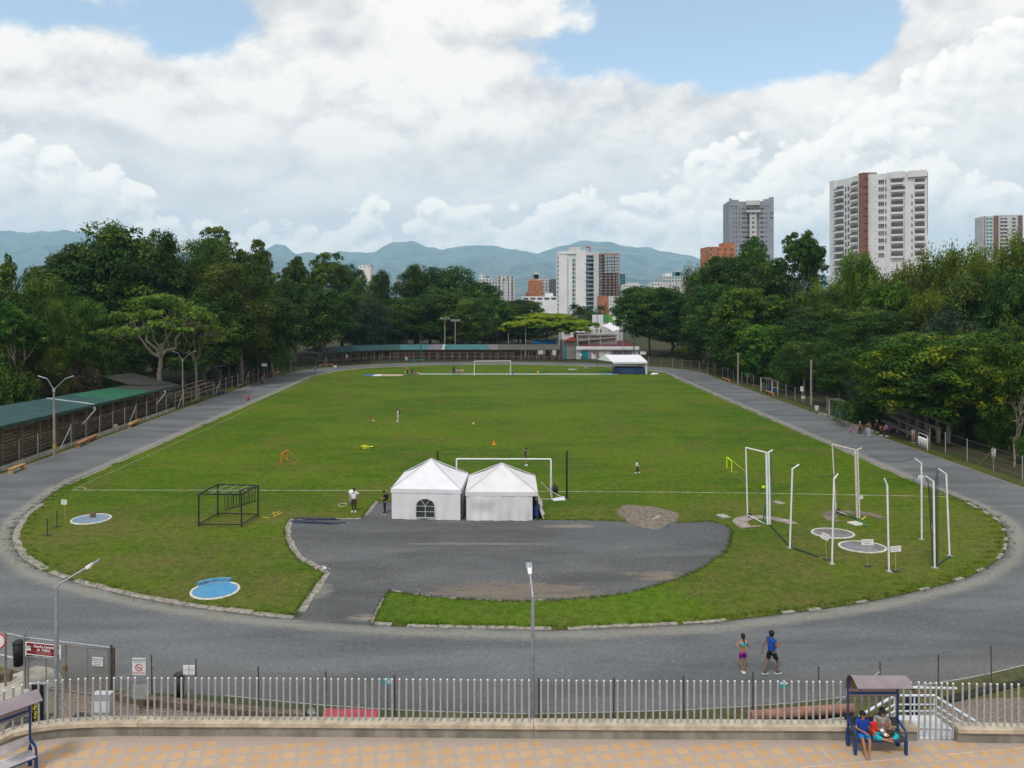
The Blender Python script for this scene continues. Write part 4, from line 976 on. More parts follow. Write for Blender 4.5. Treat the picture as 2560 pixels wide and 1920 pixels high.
def arch_extra(r, f):
    b = MB()
    for px in (1252, 1260, 1268, 1275): f.box(b, px - .9, px + .9, 0, f.z(1260, 702), .1, .6)
    b.build('pilaster', M_tw, r)
    b = MB(); pts = [Dp(1259.5 + 4.5 * math.cos(a), 699 - 5.5 * math.sin(a), f.A.y - .8) for a in [math.pi * i / 8 for i in range(9)]]
    b.tube([Dp(1264, 704, f.A.y - .8)] + pts + [Dp(1255, 704, f.A.y - .8)], .35, 6); b.build('arch', M_tw, r)
block('apartment_tower', 'white and black tower with an arch at its top, left of the brick blocks', 1243, 1286, 690, 640, M_tl, 9, 4, 757, (.45, .75), M_glass, arch_extra)
block('apartment_block', 'stepped white roof building just above the far trees left of the arch-topped tower', 1196, 1230, 696, 660, M_tw, 2, 4, 712, roofs=((1199, 1208, 684, M_tl), (1214, 1224, 690, M_gr)))
block('apartment_block', 'cream low block joining the two buildings left of the arch-topped tower', 1229, 1244, 703, 655, M_tl, 3, 2, 725)
block('white_tower_top', 'small white rooftop peeping out of the far left wood', 897, 926, 663, 420, M_tw, 1, 3, 671, (.25, .4), roofs=((897, 926, 662, M_gr),))
block('brick_block', 'stepped orange brick block left of the teal balcony tower', 1322, 1357, 702, 560, M_orb, 6, 5, 745, (.3, .35), M_glass, roofs=((1325, 1345, 698, M_orb),))
block('brick_block', 'lower orange brick wing at the far left of the stepped brick block', 1315, 1323, 730, 555, M_orb, 1, 1, 745)
block('apartment_block', 'pale block with dark square windows behind the stepped brick block', 1325, 1377, 697, 600, M_tl, 6, 7, 745, (.45, .45), roofs=((1333, 1348, 686, M_gr), (1336, 1346, 681, M_tl)))
block('apartment_block', 'dark grey block touching the left side of the teal balcony tower', 1376, 1396, 698, 590, mat('dark_render', (.09, .09, .11), .9, .2, .2), 6, 2, 745, (.5, .4), M_glass2)
block('long_building', 'long low white building with a strip window before the stepped brick block', 1306, 1393, 741, 420, M_tw, 1, 5, 752, (.72, .42), M_glass, roofs=((1366, 1383, 732, M_tw),))
block('glass_tower', 'dark teal glass tower right of the unfinished tower', 1549.5, 1563, 684, 660, M_teal, 8, 2, 740, (.6, .5), M_glass, roofs=((1550, 1563, 682, M_tl),))
block('apartment_block', 'white stepped block right of the dark teal glass tower', 1559, 1604, 711, 600, M_tw, 4, 7, 745, (.4, .45), roofs=((1570, 1598, 706, M_tl),))
block('apartment_block', 'grey block squeezed between the unfinished tower and the white stepped block', 1546, 1562, 713, 640, M_gr, 5, 3, 745, (.5, .4))
block('brick_block', 'small red brick house group at the foot of the unfinished tower', 1501, 1524, 740, 470, M_orb, 3, 4, 765, (.3, .4))
block('apartment_block', 'small white house right of the red brick group at the foot of the unfinished tower', 1524, 1536, 741, 465, M_tw, 3, 2, 765, (.35, .4))
block('white_house', 'white gable end next to the dark umbrella tree, right of the unfinished tower', 1543, 1560, 741, 450, M_tw, 1, 1, 765, (.2, .3))
block('apartment_block', 'white and teal stepped tower above the right wood, left of the brick building', 1657, 1714, 690, 640, M_tl, 2, 8, 706, (.5, .6), M_teal, roofs=((1664, 1680, 683, M_tw), (1688, 1708, 680, M_teal), (1690, 1700, 677, M_tl)))
block('apartment_block', 'low white block left of the white and teal stepped tower', 1628, 1658, 706, 620, M_tw, 1, 4, 716, (.5, .4))
block('brick_building', 'orange brick building showing above the right wood before the slim grey tower', 1769, 1838, 617, 400, M_orb, 3, 4, 655, (.3, .3), M_glass, roofs=((1811, 1838, 606, M_orb),), extra=lambda r, f: [MBx('balcony', f, r, y) for y in (626, 636)])  if False else None
def MBx(name, f, r, y, p0, p1, m): b = MB(); f.box(b, p0, p1, f.z(p0, y + 3), f.z(p0, y), .1, 1.4); b.build(name, m, r)
block('brick_building', 'orange brick building showing above the right wood before the slim grey tower', 1769, 1838, 617, 400, M_orb, 3, 4, 655, (.3, .3), M_glass, roofs=((1811, 1838, 606, M_orb),), extra=lambda r, f: [MBx('balcony', f, r, y, 1764, 1770, M_gr) for y in (626, 636)])
def farright():
    r = thing('apartment_tower', 'far apartment tower with brown and white stripes at the right edge of the photo', 'building', ((2508 - X0) / F * 600, 600, 0))
    f = Face(2459, 603, 2557, 598); b = MB(); f.box(b, 2459, 2557, 0, f.z(2500, 540), -16, 0); f.box(b, 2490, 2557, f.z(2500, 541), f.z(2500, 537.5), -14, 0); b.build('wall', M_tl, r)
    b = MB()
    for (a, c) in ((2461, 2463), (2484, 2496), (2545, 2556.5)): f.box(b, a, c, 0, f.z(2500, 540), 0, .3)
    b.build('brick_strip', M_br, r)
    for k in range(10):
        y = 545 + 9 * k
        for (a, c) in ((2466, 2472), (2474, 2481), (2501, 2508), (2510, 2518), (2530, 2539), (2545, 2551)):
            b = MB(); f.box(b, a, c, f.z(a, y + 4.5), f.z(a, y), .31 if a > 2540 else .02, .36 if a > 2540 else .1); b.build('window', M_teal if a < 2475 else M_glass, r)
        b = MB(); f.box(b, 2500, 2519, f.z(2510, y + 7.5), f.z(2510, y + 5), .1, 1.3); b.build('balcony', M_tw, r)
farright()

# --- the houses right behind the far bend
def pavilion():
    d = 196; r = thing('concrete_pavilion', 'grey block-work pavilion with a white fascia and maroon roof behind the far bend', 'building', ((1500 - X0) / F * d, d, 0))
    f = Face(1441, d, 1596, d); u = Face(1441.5, d + 3, 1542, d + 3); M_lw = mat('white_washed_wall', (.50, .50, .51), .85, .25, .5)
    b = MB(); f.box(b, 1441, 1596, 0, f.z(1500, 875), -9, 0); b.build('wall', M_lw, r)
    b = MB(); f.box(b, 1440, 1597, f.z(1500, 873.5), f.z(1500, 866), .0, .5); b.build('fascia', M_tw, r)
    b = MB(); a, c = f.pt(1454), f.pt(1590); z0 = f.z(1500, 867); b.add([(a.x, d + .2, z0), (c.x, d + .2, z0), (c.x - 1, d + 9, z0 + 1.1), (a.x, d + 9, z0 + 1.1)], [(0, 1, 2, 3)]); b.build('roof', M_mar, r)
    b = MB(); u.box(b, 1441.5, 1542, 2.5, u.z(1500, 838), -7.5, -.3); b.build('upper_wall', M_gr, r)
    b = MB(); u.box(b, 1441, 1543, u.z(1500, 838.5), u.z(1500, 835), -8, .1)
    for px in (1443.5, 1473, 1501, 1540.5): u.box(b, px - 1.6, px + 1.6, 2.8, u.z(1500, 838), -.29, .05)
    q0, q1 = u.pt(1447), u.pt(1538); b.bar((q0.x, d + 3, u.z(1450, 851)), (q1.x, d + 3, u.z(1530, 843)), .35, .3); b.build('concrete_frame', mat('pale_concrete_frame', (.33, .31, .29), .9, .2, .6), r)
    for (a, c, y0, y1, m, nm) in ((1448, 1471, 852, 862, M_glass, 'window'), (1475, 1499, 850, 862, mat('brown_louvre', (.12, .10, .09), .8, .2, 1), 'window')):
        b = MB(); u.box(b, a, c, u.z(a, y1), u.z(a, y0), -.28, -.2); b.build(nm, m, r)
    for (a, c, y0, m, nm) in ((1452, 1472, 877, M_teal, 'door'), (1473, 1478, 878, M_gr, 'door'), (1491, 1498, 878, M_gr, 'door'), (1527, 1532, 878, M_gr, 'door'), (1479.5, 1486, 883, M_tw, 'door')):
        b = MB(); f.box(b, a, c, .05, f.z(a, y0), .03, .1); b.build(nm, m, r)
    b = MB(); f.box(b, 1533, 1580, .05, f.z(1550, 877), .03, .12); b.build('shutter', mat('dark_shutter', (.10, .09, .10), .7, .2, 1), r)
    b = MB(); f.box(b, 1482, 1489, f.z(1485, 883), f.z(1485, 877), .1, .3); b.build('notice_board', mat('red_board', (.3, .07, .05), .7, .2, 2), r)
    for px in (1452, 1580):
        b = MB(); p = Dp(px, 888.5, d - 1.5); b.tube([(p.x, p.y, 0), (p.x, p.y, p.z - .25)], .04, 6); s = b.build('sign_pole', M_steel, r)
        b = MB(); b.lathe((0, 0, 0), [(0, -.02), (.3, -.02), (.3, .02), (0, .02)], 16); o = b.build('round_sign', M_white, s, world=False); o.matrix_local = Matrix.Translation(p - r.location) @ Matrix.Rotation(R(90), 4, 'X')
    r2 = thing('annex', 'dark annex with arched doorways and a small red roof left of the concrete pavilion', 'building', ((1424 - X0) / F * d, d, 0))
    f2 = Face(1407, d + .5, 1440.7, d + .5); b = MB(); f2.box(b, 1407, 1440.7, 0, f2.z(1420, 853), -8, 0); b.build('wall', mat('dim_plaster', (.20, .20, .18), .9, .3, .5), r2)
    b = MB(); a, c = f2.pt(1405), f2.pt(1441); b.add([(a.x, d - .4, f2.z(1410, 852)), (c.x, d - .4, f2.z(1410, 852)), (c.x, d + 5, f2.z(1410, 845)), (a.x + 2.5, d + 5, f2.z(1410, 846))], [(0, 1, 2, 3)]); b.build('roof', M_red, r2)
    for px in (1413, 1428):
        b = MB(); f2.box(b, px - 3.5, px + 3.5, .05, f2.z(px, 868), .03, .1); b.build('doorway', M_teal if px < 1420 else M_gr, r2)
    w = thing('modern_house', 'white modern house with a large window above the roof of the pavilion', 'building', ((1456 - X0) / F * 240, 240, 0)); f = Face(1405, 240, 1507, 240)
    b = MB(); f.box(b, 1405, 1507, 0, f.z(1450, 816), -12, 0); b.build('wall', M_tw, w)
    for (a, c, y0, y1, m) in ((1411, 1426, 824, 836, M_glass), (1464, 1476, 824, 828, M_glass), (1500, 1504.5, 824, 834, M_glass), (1488, 1491, 824, 828, M_glass)): window(w, f, a, c, f.z(a, y1), f.z(a, y0), m, M_tw)
    b = MB(); f.box(b, 1436, 1440, f.z(1440, 838), f.z(1440, 820), .02, .3); b.build('green_panel', mat('lime_paint', (.14, .33, .07), .7, .15, .5), w)
    gw = thing('green_wall', 'bright green wall with a large white disc, left of the dark umbrella tree', 'wall', ((1529 - X0) / F * 262, 262, 0)); f = Face(1508, 262, 1556, 262); gm = mat('lime_paint', (0, 0, 0))
    b = MB(); f.box(b, 1508, 1522, 7, f.z(1510, 786), -.6, 0); b.build('panel', mat('deep_green_paint', (.08, .23, .08), .7, .15, .5), gw)
    b = MB(); f.box(b, 1522.1, 1556, 7, f.z(1510, 786), -.6, 0); b.build('panel', gm, gw)
    b = MB(); c = Dp(1536, 795, 262); n = 24; vs = [(c.x + 1.35 * .52 * 1.0 * math.cos(k * math.pi / 12) * 1.0, c.y - .06, c.z + .7 * math.sin(k * math.pi / 12)) for k in range(n)]
    b.add(vs, [tuple(range(n))]); b.add([(v[0], v[1] + .05, v[2]) for v in vs], [tuple(range(n))[::-1]]); b.build('white_disc', M_white, gw)
    b = MB(); f.box(b, 1508, 1556, 0, 6.98, -.6, -.05); b.build('base', M_tl, gw)
    ww = thing('white_wall', 'white rendered wall left of the bright green wall', 'wall', ((1494 - X0) / F * 262, 262, 0)); f = Face(1481, 262, 1507.8, 262); b = MB(); f.box(b, 1481, 1507.8, 0, f.z(1510, 787), -.6, 0); b.build('panel', M_tw, ww)
    tc_ = thing('tensile_canopy', 'white sail canopy stretched in a kite shape behind the pavilion', 'canopy', ((1530 - X0) / F * 225, 225, 0))
    P5 = [Dp(1503, 813, 222), Dp(1523, 806, 230), Dp(1552, 808, 232), Dp(1548, 824, 222), Dp(1533, 829, 216)]; cc = sum(P5, Vector()) / 5 + Vector((0, 0, -.5))
    b = MB(); n = 6; vs = [cc]; fs = []
    for i in range(5):
        A, Bq = P5[i], P5[(i + 1) % 5]; base = len(vs)
        for j in range(n + 1):
            t = j / n; e = A.lerp(Bq, t); e = e.lerp(cc, .16 * math.sin(math.pi * t)); vs.append(e)
        for j in range(n): fs.append((0, base + j, base + j + 1))
    b.add(vs, fs, 0, True); b.add([v - Vector((0, 0, .03)) for v in vs], [f_[::-1] for f_ in fs], 0, True); b.build('membrane', M_white, tc_)
    for q in P5:
        b = MB(); b.tube([(q.x, q.y, 0), q], .09, 6); b.build('mast', M_steel, tc_)
    bl = thing('awning', 'blue awning under the yellow-green umbrella tree', 'awning', (Dp(1360, 860, 203).x, 203, 0)); q0, q1 = Dp(1330, 858, 203), Dp(1392, 858, 203)
    b = MB(); b.add([q0, q1, q1 + Vector((0, 2.5, .7)), q0 + Vector((0, 2.5, .7)), q0 + Vector((0, 0, -.5)), q1 + Vector((0, 0, -.5))], [(0, 1, 2, 3), (4, 5, 1, 0)]); b.build('sheet', mat('blue_tarp', (.02, .13, .33), .6, .3, 2), bl)
    for q in (q0, q1): b = MB(); b.tube([(q.x, q.y, 0), q], .05, 6); b.build('post', M_steel, bl)
    for (a, c, y0, y1, l) in ((1345, 1363, 875, 886, 'white van-sized panel seen under the far canopy'), (1377, 1390, 874, 888, 'white and black spotted panel seen under the far canopy')):
        o = thing('panel', l, 'panel', (Dp((a + c) / 2, 890, 200).x, 200, 0)); f = Face(a, 200, c, 200); b = MB(); f.box(b, a, c, f.z(a, y1), f.z(a, y0), -.1, 0); b.build('board', M_white, o)
        b = MB(); f.box(b, a + 1, a + 1.6, 0, f.z(a, y1), -.1, 0); f.box(b, c - 1.6, c - 1, 0, f.z(a, y1), -.1, 0); b.build('post', M_steel, o)
pavilion()

# --- covered stands
def rmat(name, c):
    m = mat(name, c, .55, .3, .9); nt = m.node_tree; g_ = nt.nodes.new('ShaderNodeNewGeometry'); w = nd(nt, 'ShaderNodeTexWave', Scale=1.1, Distortion=0.0)
    w.bands_direction = 'DIAGONAL' if False else 'Y'; nt.links.new(g_.outputs['Position'], w.inputs['Vector'])
    b = nt.nodes.new('ShaderNodeBump'); b.inputs['Strength'].default_value = .9; b.inputs['Distance'].default_value = .08
    nt.links.new(w.outputs['Fac'], b.inputs['Height']); nt.links.new(b.outputs[0], nt.nodes['Principled BSDF'].inputs['Normal']); return m
M_slate = rmat('slate_blue_sheet', (.022, .075, .082)); M_green = rmat('bright_green_sheet', (.012, .13, .065)); M_tealr = rmat('teal_sheet', (.04, .155, .16))
M_purp = rmat('greyish_sheet', (.16, .155, .18)); M_oldr = rmat('mossy_grey_sheet', (.095, .095, .075)); M_wht = rmat('pale_sheet', (.4, .45, .45)); M_dkr = rmat('dark_mossy_sheet', (.06, .06, .055))
M_brp = mat('brown_post', (.13, .085, .06), .85, .3, 2); M_edge = mat('green_edge', (.015, .055, .04), .6, .2, 2)
M_orr = mat('orange_board', (.28, .095, .05), .8, .35, 1.5)
def sheet(b, a, c, e, f, th=.05):     # quad with thickness: a,c eave; e,f back
    V = [Vector(v) for v in (a, c, e, f)]; D = Vector((0, 0, -th))
    b.add(V + [v + D for v in V], [(0, 1, 2, 3), (7, 6, 5, 4), (0, 4, 5, 1), (1, 5, 6, 2), (2, 6, 7, 3), (3, 7, 4, 0)])
def near_stand():
    r = thing('covered_stand', 'long open stand with slate and green roof panels along the left side of the track', 'stand', (-47, 85, 0))
    ze = lambda Y: 3.82 - .019 * (Y - 70); zb = lambda Y: 4.5 - .035 * (Y - 78)
    for (y0, y1, m) in ((58, 79.2, M_slate), (79.25, 86.8, M_slate), (86.85, 87.3, M_wht), (87.35, 91.3, M_slate), (91.35, 101.6, M_green), (101.65, 110.8, M_dkr)):
        b = MB(); k = 0 if m is not M_wht else .03
        sheet(b, (-44.3, y0, ze(y0) + k), (-44.3, y1, ze(y1) + k), (-49.6, y1 - (2.5 if y1 > 110 else 0), zb(y1) + k), (-49.6, y0, zb(y0) + k)); b.build('roof_panel', m, r)
    b = MB(); b.bar((-44.2, 58, ze(58) - .12), (-44.2, 110.8, ze(110.8) - .12), .12, .28); b.build('eave_board', M_edge, r)
    b = MB(); sheet(b, (-49.2, 106.3, 3.55), (-44.3, 110.8, 3.05), (-53.6, 116.5, 4.2), (-56.5, 113, 4.05)); b.build('roof_panel', M_dkr, r)
    for i, y in enumerate(np.arange(59.5, 111, 3.0)):
        b = MB(); b.bar((-44.9, y, 0), (-44.9, y, ze(y) - .1), .22); b.build('post', M_brp, r)
        b = MB(); b.bar((-49.0, y, 0), (-49.0, y, zb(y) - .1), .22); b.build('post', M_brp, r)
        b = MB(); b.bar((-49.0, y + .13, 2.2), (-45.1, y + .13, ze(y) - .2), .1); b.build('brace', M_wood, r)
    for k in range(5):
        x = -45.6 - k * .75; z = .45 + k * .42
        b = MB(); b.box((x, 85, z), (.42, 51, .07)); b.build('bench_row', M_wood, r)
        b = MB(); b.box((x + .25, 85, z - .22), (.05, 51, .16)); b.build('riser_board', M_wood, r)
        for y in np.arange(61, 111, 3.0): pass
    b = MB()
    for y in np.arange(61, 111, 3.0): b.bar((-45.3, y, .1), (-49, y, 2.1), .12); 
    tag(b.build('support_beam', M_wood, r), kind='stuff')
    for p, q in (((236, 1007), (209, 1062)), ((412, 977), (386, 1002))):     # down pipes hanging off the eave
        a = P(q[0], q[1], 1.6); X = -43.9; Y = 43.9 * F / (X0 - p[0]); z = ze(Y) - .25
        b = MB(); b.tube([(X, Y, z), (X + .15, Y - .1, z - .25), (X, Y - 2.6, z - 1.5)], .06, 8); b.tube([(X, Y, z + .05), (X, Y, z - .15)], .14, 8); b.build('downpipe', M_steel, r)
near_stand()
def second_stand():
    r = thing('covered_stand', 'shaded second stand with a dark mossy roof further along the left side', 'stand', (-48, 145, 0))
    b = MB(); sheet(b, (-45.4, 131, 3.85), (-45.4, 158, 3.1), (-50.3, 158, 4.0), (-50.3, 131, 4.8)); b.build('roof_panel', M_dkr, r)
    for y in np.arange(132, 158, 4.2):
        b = MB(); b.bar((-45.8, y, 0), (-45.8, y, 3.3), .2); b.build('post', M_brp, r)
    for k in range(3): b = MB(); b.box((-46.5 - k * .8, 144, .5 + .4 * k), (.4, 26, .07)); b.build('bench_row', M_wood, r)
    r = thing('timber_terrace', 'uncovered timber terrace between the two left stands', 'terrace', (-46.5, 121, 0))
    for k in range(4): b = MB(); b.box((-45.6 - k * .75, 121.5, .45 + k * .42), (.4, 19, .07)); b.build('bench_row', M_wood, r)
    for y in np.arange(113, 131, 3): b = MB(); b.bar((-45.2, y, 0), (-48.2, y, 1.7), .1); b.build('support_beam', M_wood, r)
second_stand()
def far_stand():
    r = thing('covered_stand', 'curved far stand with a teal and grey striped roof behind the end of the track', 'stand', (0, 195, 0))
    # eave line: surveyed points (px, distance)
    E_ = [(800, 176.5), (838, 182.5), (880, 186.5), (920, 189.8), (958, 191.6), (1001, 192.6), (1053, 193), (1070, 193), (1104, 193), (1111, 193), (1222, 193), (1246, 193), (1320, 193), (1402, 193)]
    ms = [M_dkr, M_slate, M_slate, M_slate, M_slate, M_tealr, M_tealr, M_purp, M_wht, M_tealr, M_purp, M_oldr, M_oldr]
    pt = lambda px, d: Vector(((px - X0) / F * d, d, 0)); L_ = [pt(*e) for e in E_]; N_ = []
    for i in range(len(L_)):
        t = (L_[min(i + 1, len(L_) - 1)] - L_[max(i - 1, 0)]).normalized(); N_.append(Vector((-t.y, t.x, 0)))
    for i, m in enumerate(ms):
        b = MB(); a, c = L_[i], L_[i + 1]; sheet(b, a + Vector((0, 0, 2.6)), c + Vector((0, 0, 2.6)) - (c - a).normalized() * .04, c + N_[i + 1] * 4.6 + Vector((0, 0, 3.62)) - (c - a).normalized() * .04, a + N_[i] * 4.6 + Vector((0, 0, 3.62))); b.build('roof_panel', m, r)
    b = MB()
    for a, c in zip(L_[:-1], L_[1:]): b.bar(a + Vector((0, 0, 2.52)), c + Vector((0, 0, 2.52)), .1, .16)
    b.build('eave_board', M_edge, r)
    for i in range(30):
        px = 842 + i * 19.2; j = max(k for k in range(len(E_)) if E_[k][0] <= px); j = min(j, len(E_) - 2); t = (px - E_[j][0]) / (E_[j + 1][0] - E_[j][0]); d = E_[j][1] * (1 - t) + E_[j + 1][1] * t; q = pt(px, d) + N_[j] * .5
        b = MB(); b.bar(q, q + Vector((0, 0, 2.6)), .34)
        if px < 960: b.bar(q + Vector((0, 0, 1.5)), q + Vector((-.8, 0, 2.55)), .16); b.bar(q + Vector((0, 0, 1.5)), q + Vector((.8, 0, 2.55)), .16)
        b.build('post', M_brp, r)
    a, c = pt(968, 194.6), pt(1290, 195.6)
    for (z, h, m) in ((2.0, .42, M_orr), (1.1, .2, M_brp), (.55, .2, M_brp)):
        b = MB(); b.bar(a + Vector((0, 1.5, z)), c + Vector((0, 1.5, z)), .08, h); b.build('rail_board', m, r)
    for k in range(3):
        b = MB(); b.box(((a.x + c.x) / 2, 196.4 + k * .9, .5 + k * .4), ((c - a).length, .5, .08)); b.build('bench_row', M_brp, r)
    b = MB(); b.box(((a.x + c.x) / 2, 199.8, 1.4), ((c - a).length, .1, 2.6)); b.build('back_wall', mat('dark_brown_wall', (.09, .075, .07), .9, .3, .5), r)  # back wall of the stand in a dark brown tone
    w = thing('low_wall', 'low dark retaining wall with a rail along the foot of the far stand', 'wall', (0, 189, 0)); b = MB()
    Q = [pt(px, d) for px, d in ((790, 175), (842, 180.5), (880, 184), (920, 187), (960, 189.2), (1053, 190.3), (1402, 190.3), (1440, 192))]
    for u, v in zip(Q[:-1], Q[1:]): b.bar(u + Vector((0, 0, .2)), v + Vector((0, 0, .2)), .3, .42)
    b.build('wall', mat('mossy_wall', (.06, .055, .045), .95, .4, .8), w)
    for z in (.9, 1.25):
        b = MB()
        for u, v in zip(Q[:-1], Q[1:]): b.bar(u + Vector((0, 0, z)), v + Vector((0, 0, z)), .05)
        b.build('rail', mat('pinkish_rail', (.24, .15, .12), .8, .3, 1), w)
    for i in range(33):
        x = Q[0].x + (Q[-2].x - Q[0].x) * i / 32; 
        for u, v in zip(Q[:-1], Q[1:]):
            if u.x <= x <= v.x: y = u.y + (v.y - u.y) * (x - u.x) / (v.x - u.x)
        b = MB(); b.tube([(x, y, .3), (x, y, 2.0 if i % 2 else 1.3)], .04, 5); b.build('fence_post', M_steel if i % 2 else M_brp, w)
far_stand()
# ------------------------------------------------------------------ plaza in front
ZP = 2.2
def plaza_mat():
    m = bpy.data.materials.new('tiled_plaza'); m.use_nodes = True; nt = m.node_tree; bs = nt.nodes['Principled BSDF']; L = nt.links.new
    bs.inputs['Roughness'].default_value = .75; bs.inputs['Specular IOR Level'].default_value = .2
    g_ = nt.nodes.new('ShaderNodeNewGeometry'); mp = nt.nodes.new('ShaderNodeMapping'); mp.vector_type = 'POINT'
    mp.inputs['Rotation'].default_value = (0, 0, R(-8.1)); L(g_.outputs['Position'], mp.inputs[0])
    sp = nt.nodes.new('ShaderNodeSeparateXYZ'); L(mp.outputs[0], sp.inputs[0])
    PT = .452
    wob = nd(nt, 'ShaderNodeTexNoise', Scale=9.0, Detail=3); L(g_.outputs['Position'], wob.inputs['Vector'])
    wv = mth(nt, 'MULTIPLY', mth(nt, 'SUBTRACT', wob.outputs['Fac'], .5), .05)
    ux = mth(nt, 'ADD', mth(nt, 'DIVIDE', mth(nt, 'ADD', sp.outputs[0], 100.0), PT), wv); uy = mth(nt, 'ADD', mth(nt, 'DIVIDE', mth(nt, 'ADD', sp.outputs[1], 100.13), PT), wv)
    fx = mth(nt, 'FRACT', ux); fy = mth(nt, 'FRACT', uy)
    def inr(v): return mth(nt, 'MULTIPLY', mth(nt, 'GREATER_THAN', v, .14), mth(nt, 'LESS_THAN', v, .84))
    mask = mth(nt, 'MULTIPLY', inr(fx), inr(fy))
    # aggregate border along the wall (world Y beyond 22.75)
    s2 = nt.nodes.new('ShaderNodeSeparateXYZ'); L(g_.outputs['Position'], s2.inputs[0])
    c = nt.nodes.new('ShaderNodeCombineXYZ'); L(mth(nt, 'FLOOR', ux), c.inputs[0]); L(mth(nt, 'FLOOR', uy), c.inputs[1])
    wn = nt.nodes.new('ShaderNodeTexWhiteNoise'); wn.noise_dimensions = '3D'; L(c.outputs[0], wn.inputs['Vector'])
    edge = mth(nt, 'LESS_THAN', mth(nt, 'MULTIPLY', mth(nt, 'FLOOR', uy), PT), mth(nt, 'SUBTRACT', mth(nt, 'ADD', 100.13 - .28, 22.85), mth(nt, 'MULTIPLY', mth(nt, 'ADD', s2.outputs[0], 0), .141)))
    mask = mth(nt, 'MULTIPLY', mask, edge)
    wash = nd(nt, 'ShaderNodeTexNoise', Scale=.7, Detail=5, Roughness=.6); L(g_.outputs['Position'], wash.inputs['Vector'])
    agg = nd(nt, 'ShaderNodeTexVoronoi', Scale=42.0); L(g_.outputs['Position'], agg.inputs['Vector'])
    ag = mixc(nt, mth(nt, 'MULTIPLY', agg.outputs['Distance'], 1.25, clamp=True), (.56, .475, .41), (.27, .22, .185))
    an = nt.nodes.new('ShaderNodeSeparateColor'); L(agg.outputs['Color'], an.inputs[0])
    ag = mixc(nt, mth(nt, 'MULTIPLY', an.outputs[0], .5), ag, (.16, .13, .12))
    ag = mixc(nt, .35, ag, (.47, .39, .33))
    tl = mixc(nt, wn.outputs['Value'], (.46, .285, .15), (.51, .335, .19))
    n2 = nd(nt, 'ShaderNodeTexNoise', Scale=6.0, Detail=5, Roughness=.7); L(g_.outputs['Position'], n2.inputs['Vector'])
    tl = mixc(nt, mth(nt, 'MULTIPLY', sstep(nt, n2.outputs['Fac'], .4, .75), .45), tl, (.50, .36, .22))
    tl = mixc(nt, mth(nt, 'MULTIPLY', sstep(nt, mth(nt, 'ADD', wn.outputs['Value'], wash.outputs['Fac']), 1.0, 1.4), .4), tl, (.45, .33, .21))
    col = mixc(nt, mask, ag, tl)
    col = mixc(nt, mth(nt, 'MULTIPLY', sstep(nt, wash.outputs['Fac'], .5, .75), .35), col, (.30, .25, .19))
    L(col, bs.inputs['Base Color'])
    b = nt.nodes.new('ShaderNodeBump'); b.inputs['Strength'].default_value = .3; b.inputs['Distance'].default_value = .008
    L(agg.outputs['Distance'], b.inputs['Height']); L(b.outputs[0], bs.inputs['Normal']); return m
wl = [(-20,1893),(0,1878),(40,1864),(69,1856),(105,1851),(145,1846),(200,1842.5),(289,1840),(450,1840.5),(640,1841),(900,1843),(1280,1846),(1600,1848.5),(1871,1849.5),(2293,1852)]
wl = [P(x, y, ZP) for x, y in wl]; wr = [P(x, y, ZP) for x, y in ((2394,1856),(2480,1857.5),(2580,1859),(2800,1862))]
ed = [Vector((p.x, p.y + .1, 0)) for p in wl + wr]
b = MB(); b.slab([(wl[0].x - 6, 10), (18, 10)] + [(18, ed[-1].y)] + [(p.x, p.y) for p in ed[::-1] if p.x < 18] + [(wl[0].x - 6, wl[0].y - 3)], 1.9, ZP); tag(b.build('plaza', plaza_mat()), kind='structure')
M_joint = mat('pale_joint', (.50, .42, .35), .9, .2, 3)
b = MB()
def jl(px0, py0, px1, py1, w=.03): a, c = P(px0, py0, ZP + .003), P(px1, py1, ZP + .003); t = c - a; b.box(((a.x + c.x) / 2, (a.y + c.y) / 2, ZP + .004), (w, t.length, .004), rz=math.atan2(t.y, t.x) - math.pi / 2)
jl(1240, 1852, 1262, 1925, .025); jl(2042, 1861, 2100, 1922, .03); jl(1990, 1920, 2580, 1868, .035); jl(1935, 1856, 2000, 1925, .03)
tag(b.build('paving_joints', M_joint), kind='structure')
b = MB(); b.slab([(wl[0].x - 3, wl[0].y - 2), (18, 22)] + [(18, 23.4), (-11.5, 23.9), (-14.5, 23.4)], -.2, 1.89); tag(b.build('retaining_bank', mat('earth_bank', (.08, .065, .045), .95, .4, 1)), kind='structure')

def wallmat():
    m = mat('stained_plinth', (.27, .25, .215), .95, .5, 1.6, col2=(.14, .135, .11), bump=.4, bscale=14, stretch=(1, 1, .45)); return m
M_cap = mat('cap_stone', (.46, .395, .30), .9, .3, 2.5, bump=.3, bscale=20)
def path_box(mb, pts, off0, off1, z0, z1, ends=True):
    n = len(pts); N_ = []
    for i in range(n):
        t = (pts[min(i + 1, n - 1)] - pts[max(i - 1, 0)]); t.z = 0; t.normalize(); N_.append(Vector((-t.y, t.x, 0)))
    q = []
    for i, p in enumerate(pts):
        a, c = p + N_[i] * off0, p + N_[i] * off1
        q += [(a.x, a.y, z0), (a.x, a.y, z1), (c.x, c.y, z1), (c.x, c.y, z0)]
    fs = []
    for i in range(n - 1):
        k = i * 4; fs += [(k, k + 4, k + 5, k + 1), (k + 1, k + 5, k + 6, k + 2), (k + 2, k + 6, k + 7, k + 3)]
    fs += [(0, 1, 2, 3), (4 * n - 1, 4 * n - 2, 4 * n - 3, 4 * n - 4)]; mb.add(q, fs)
pick_me = None
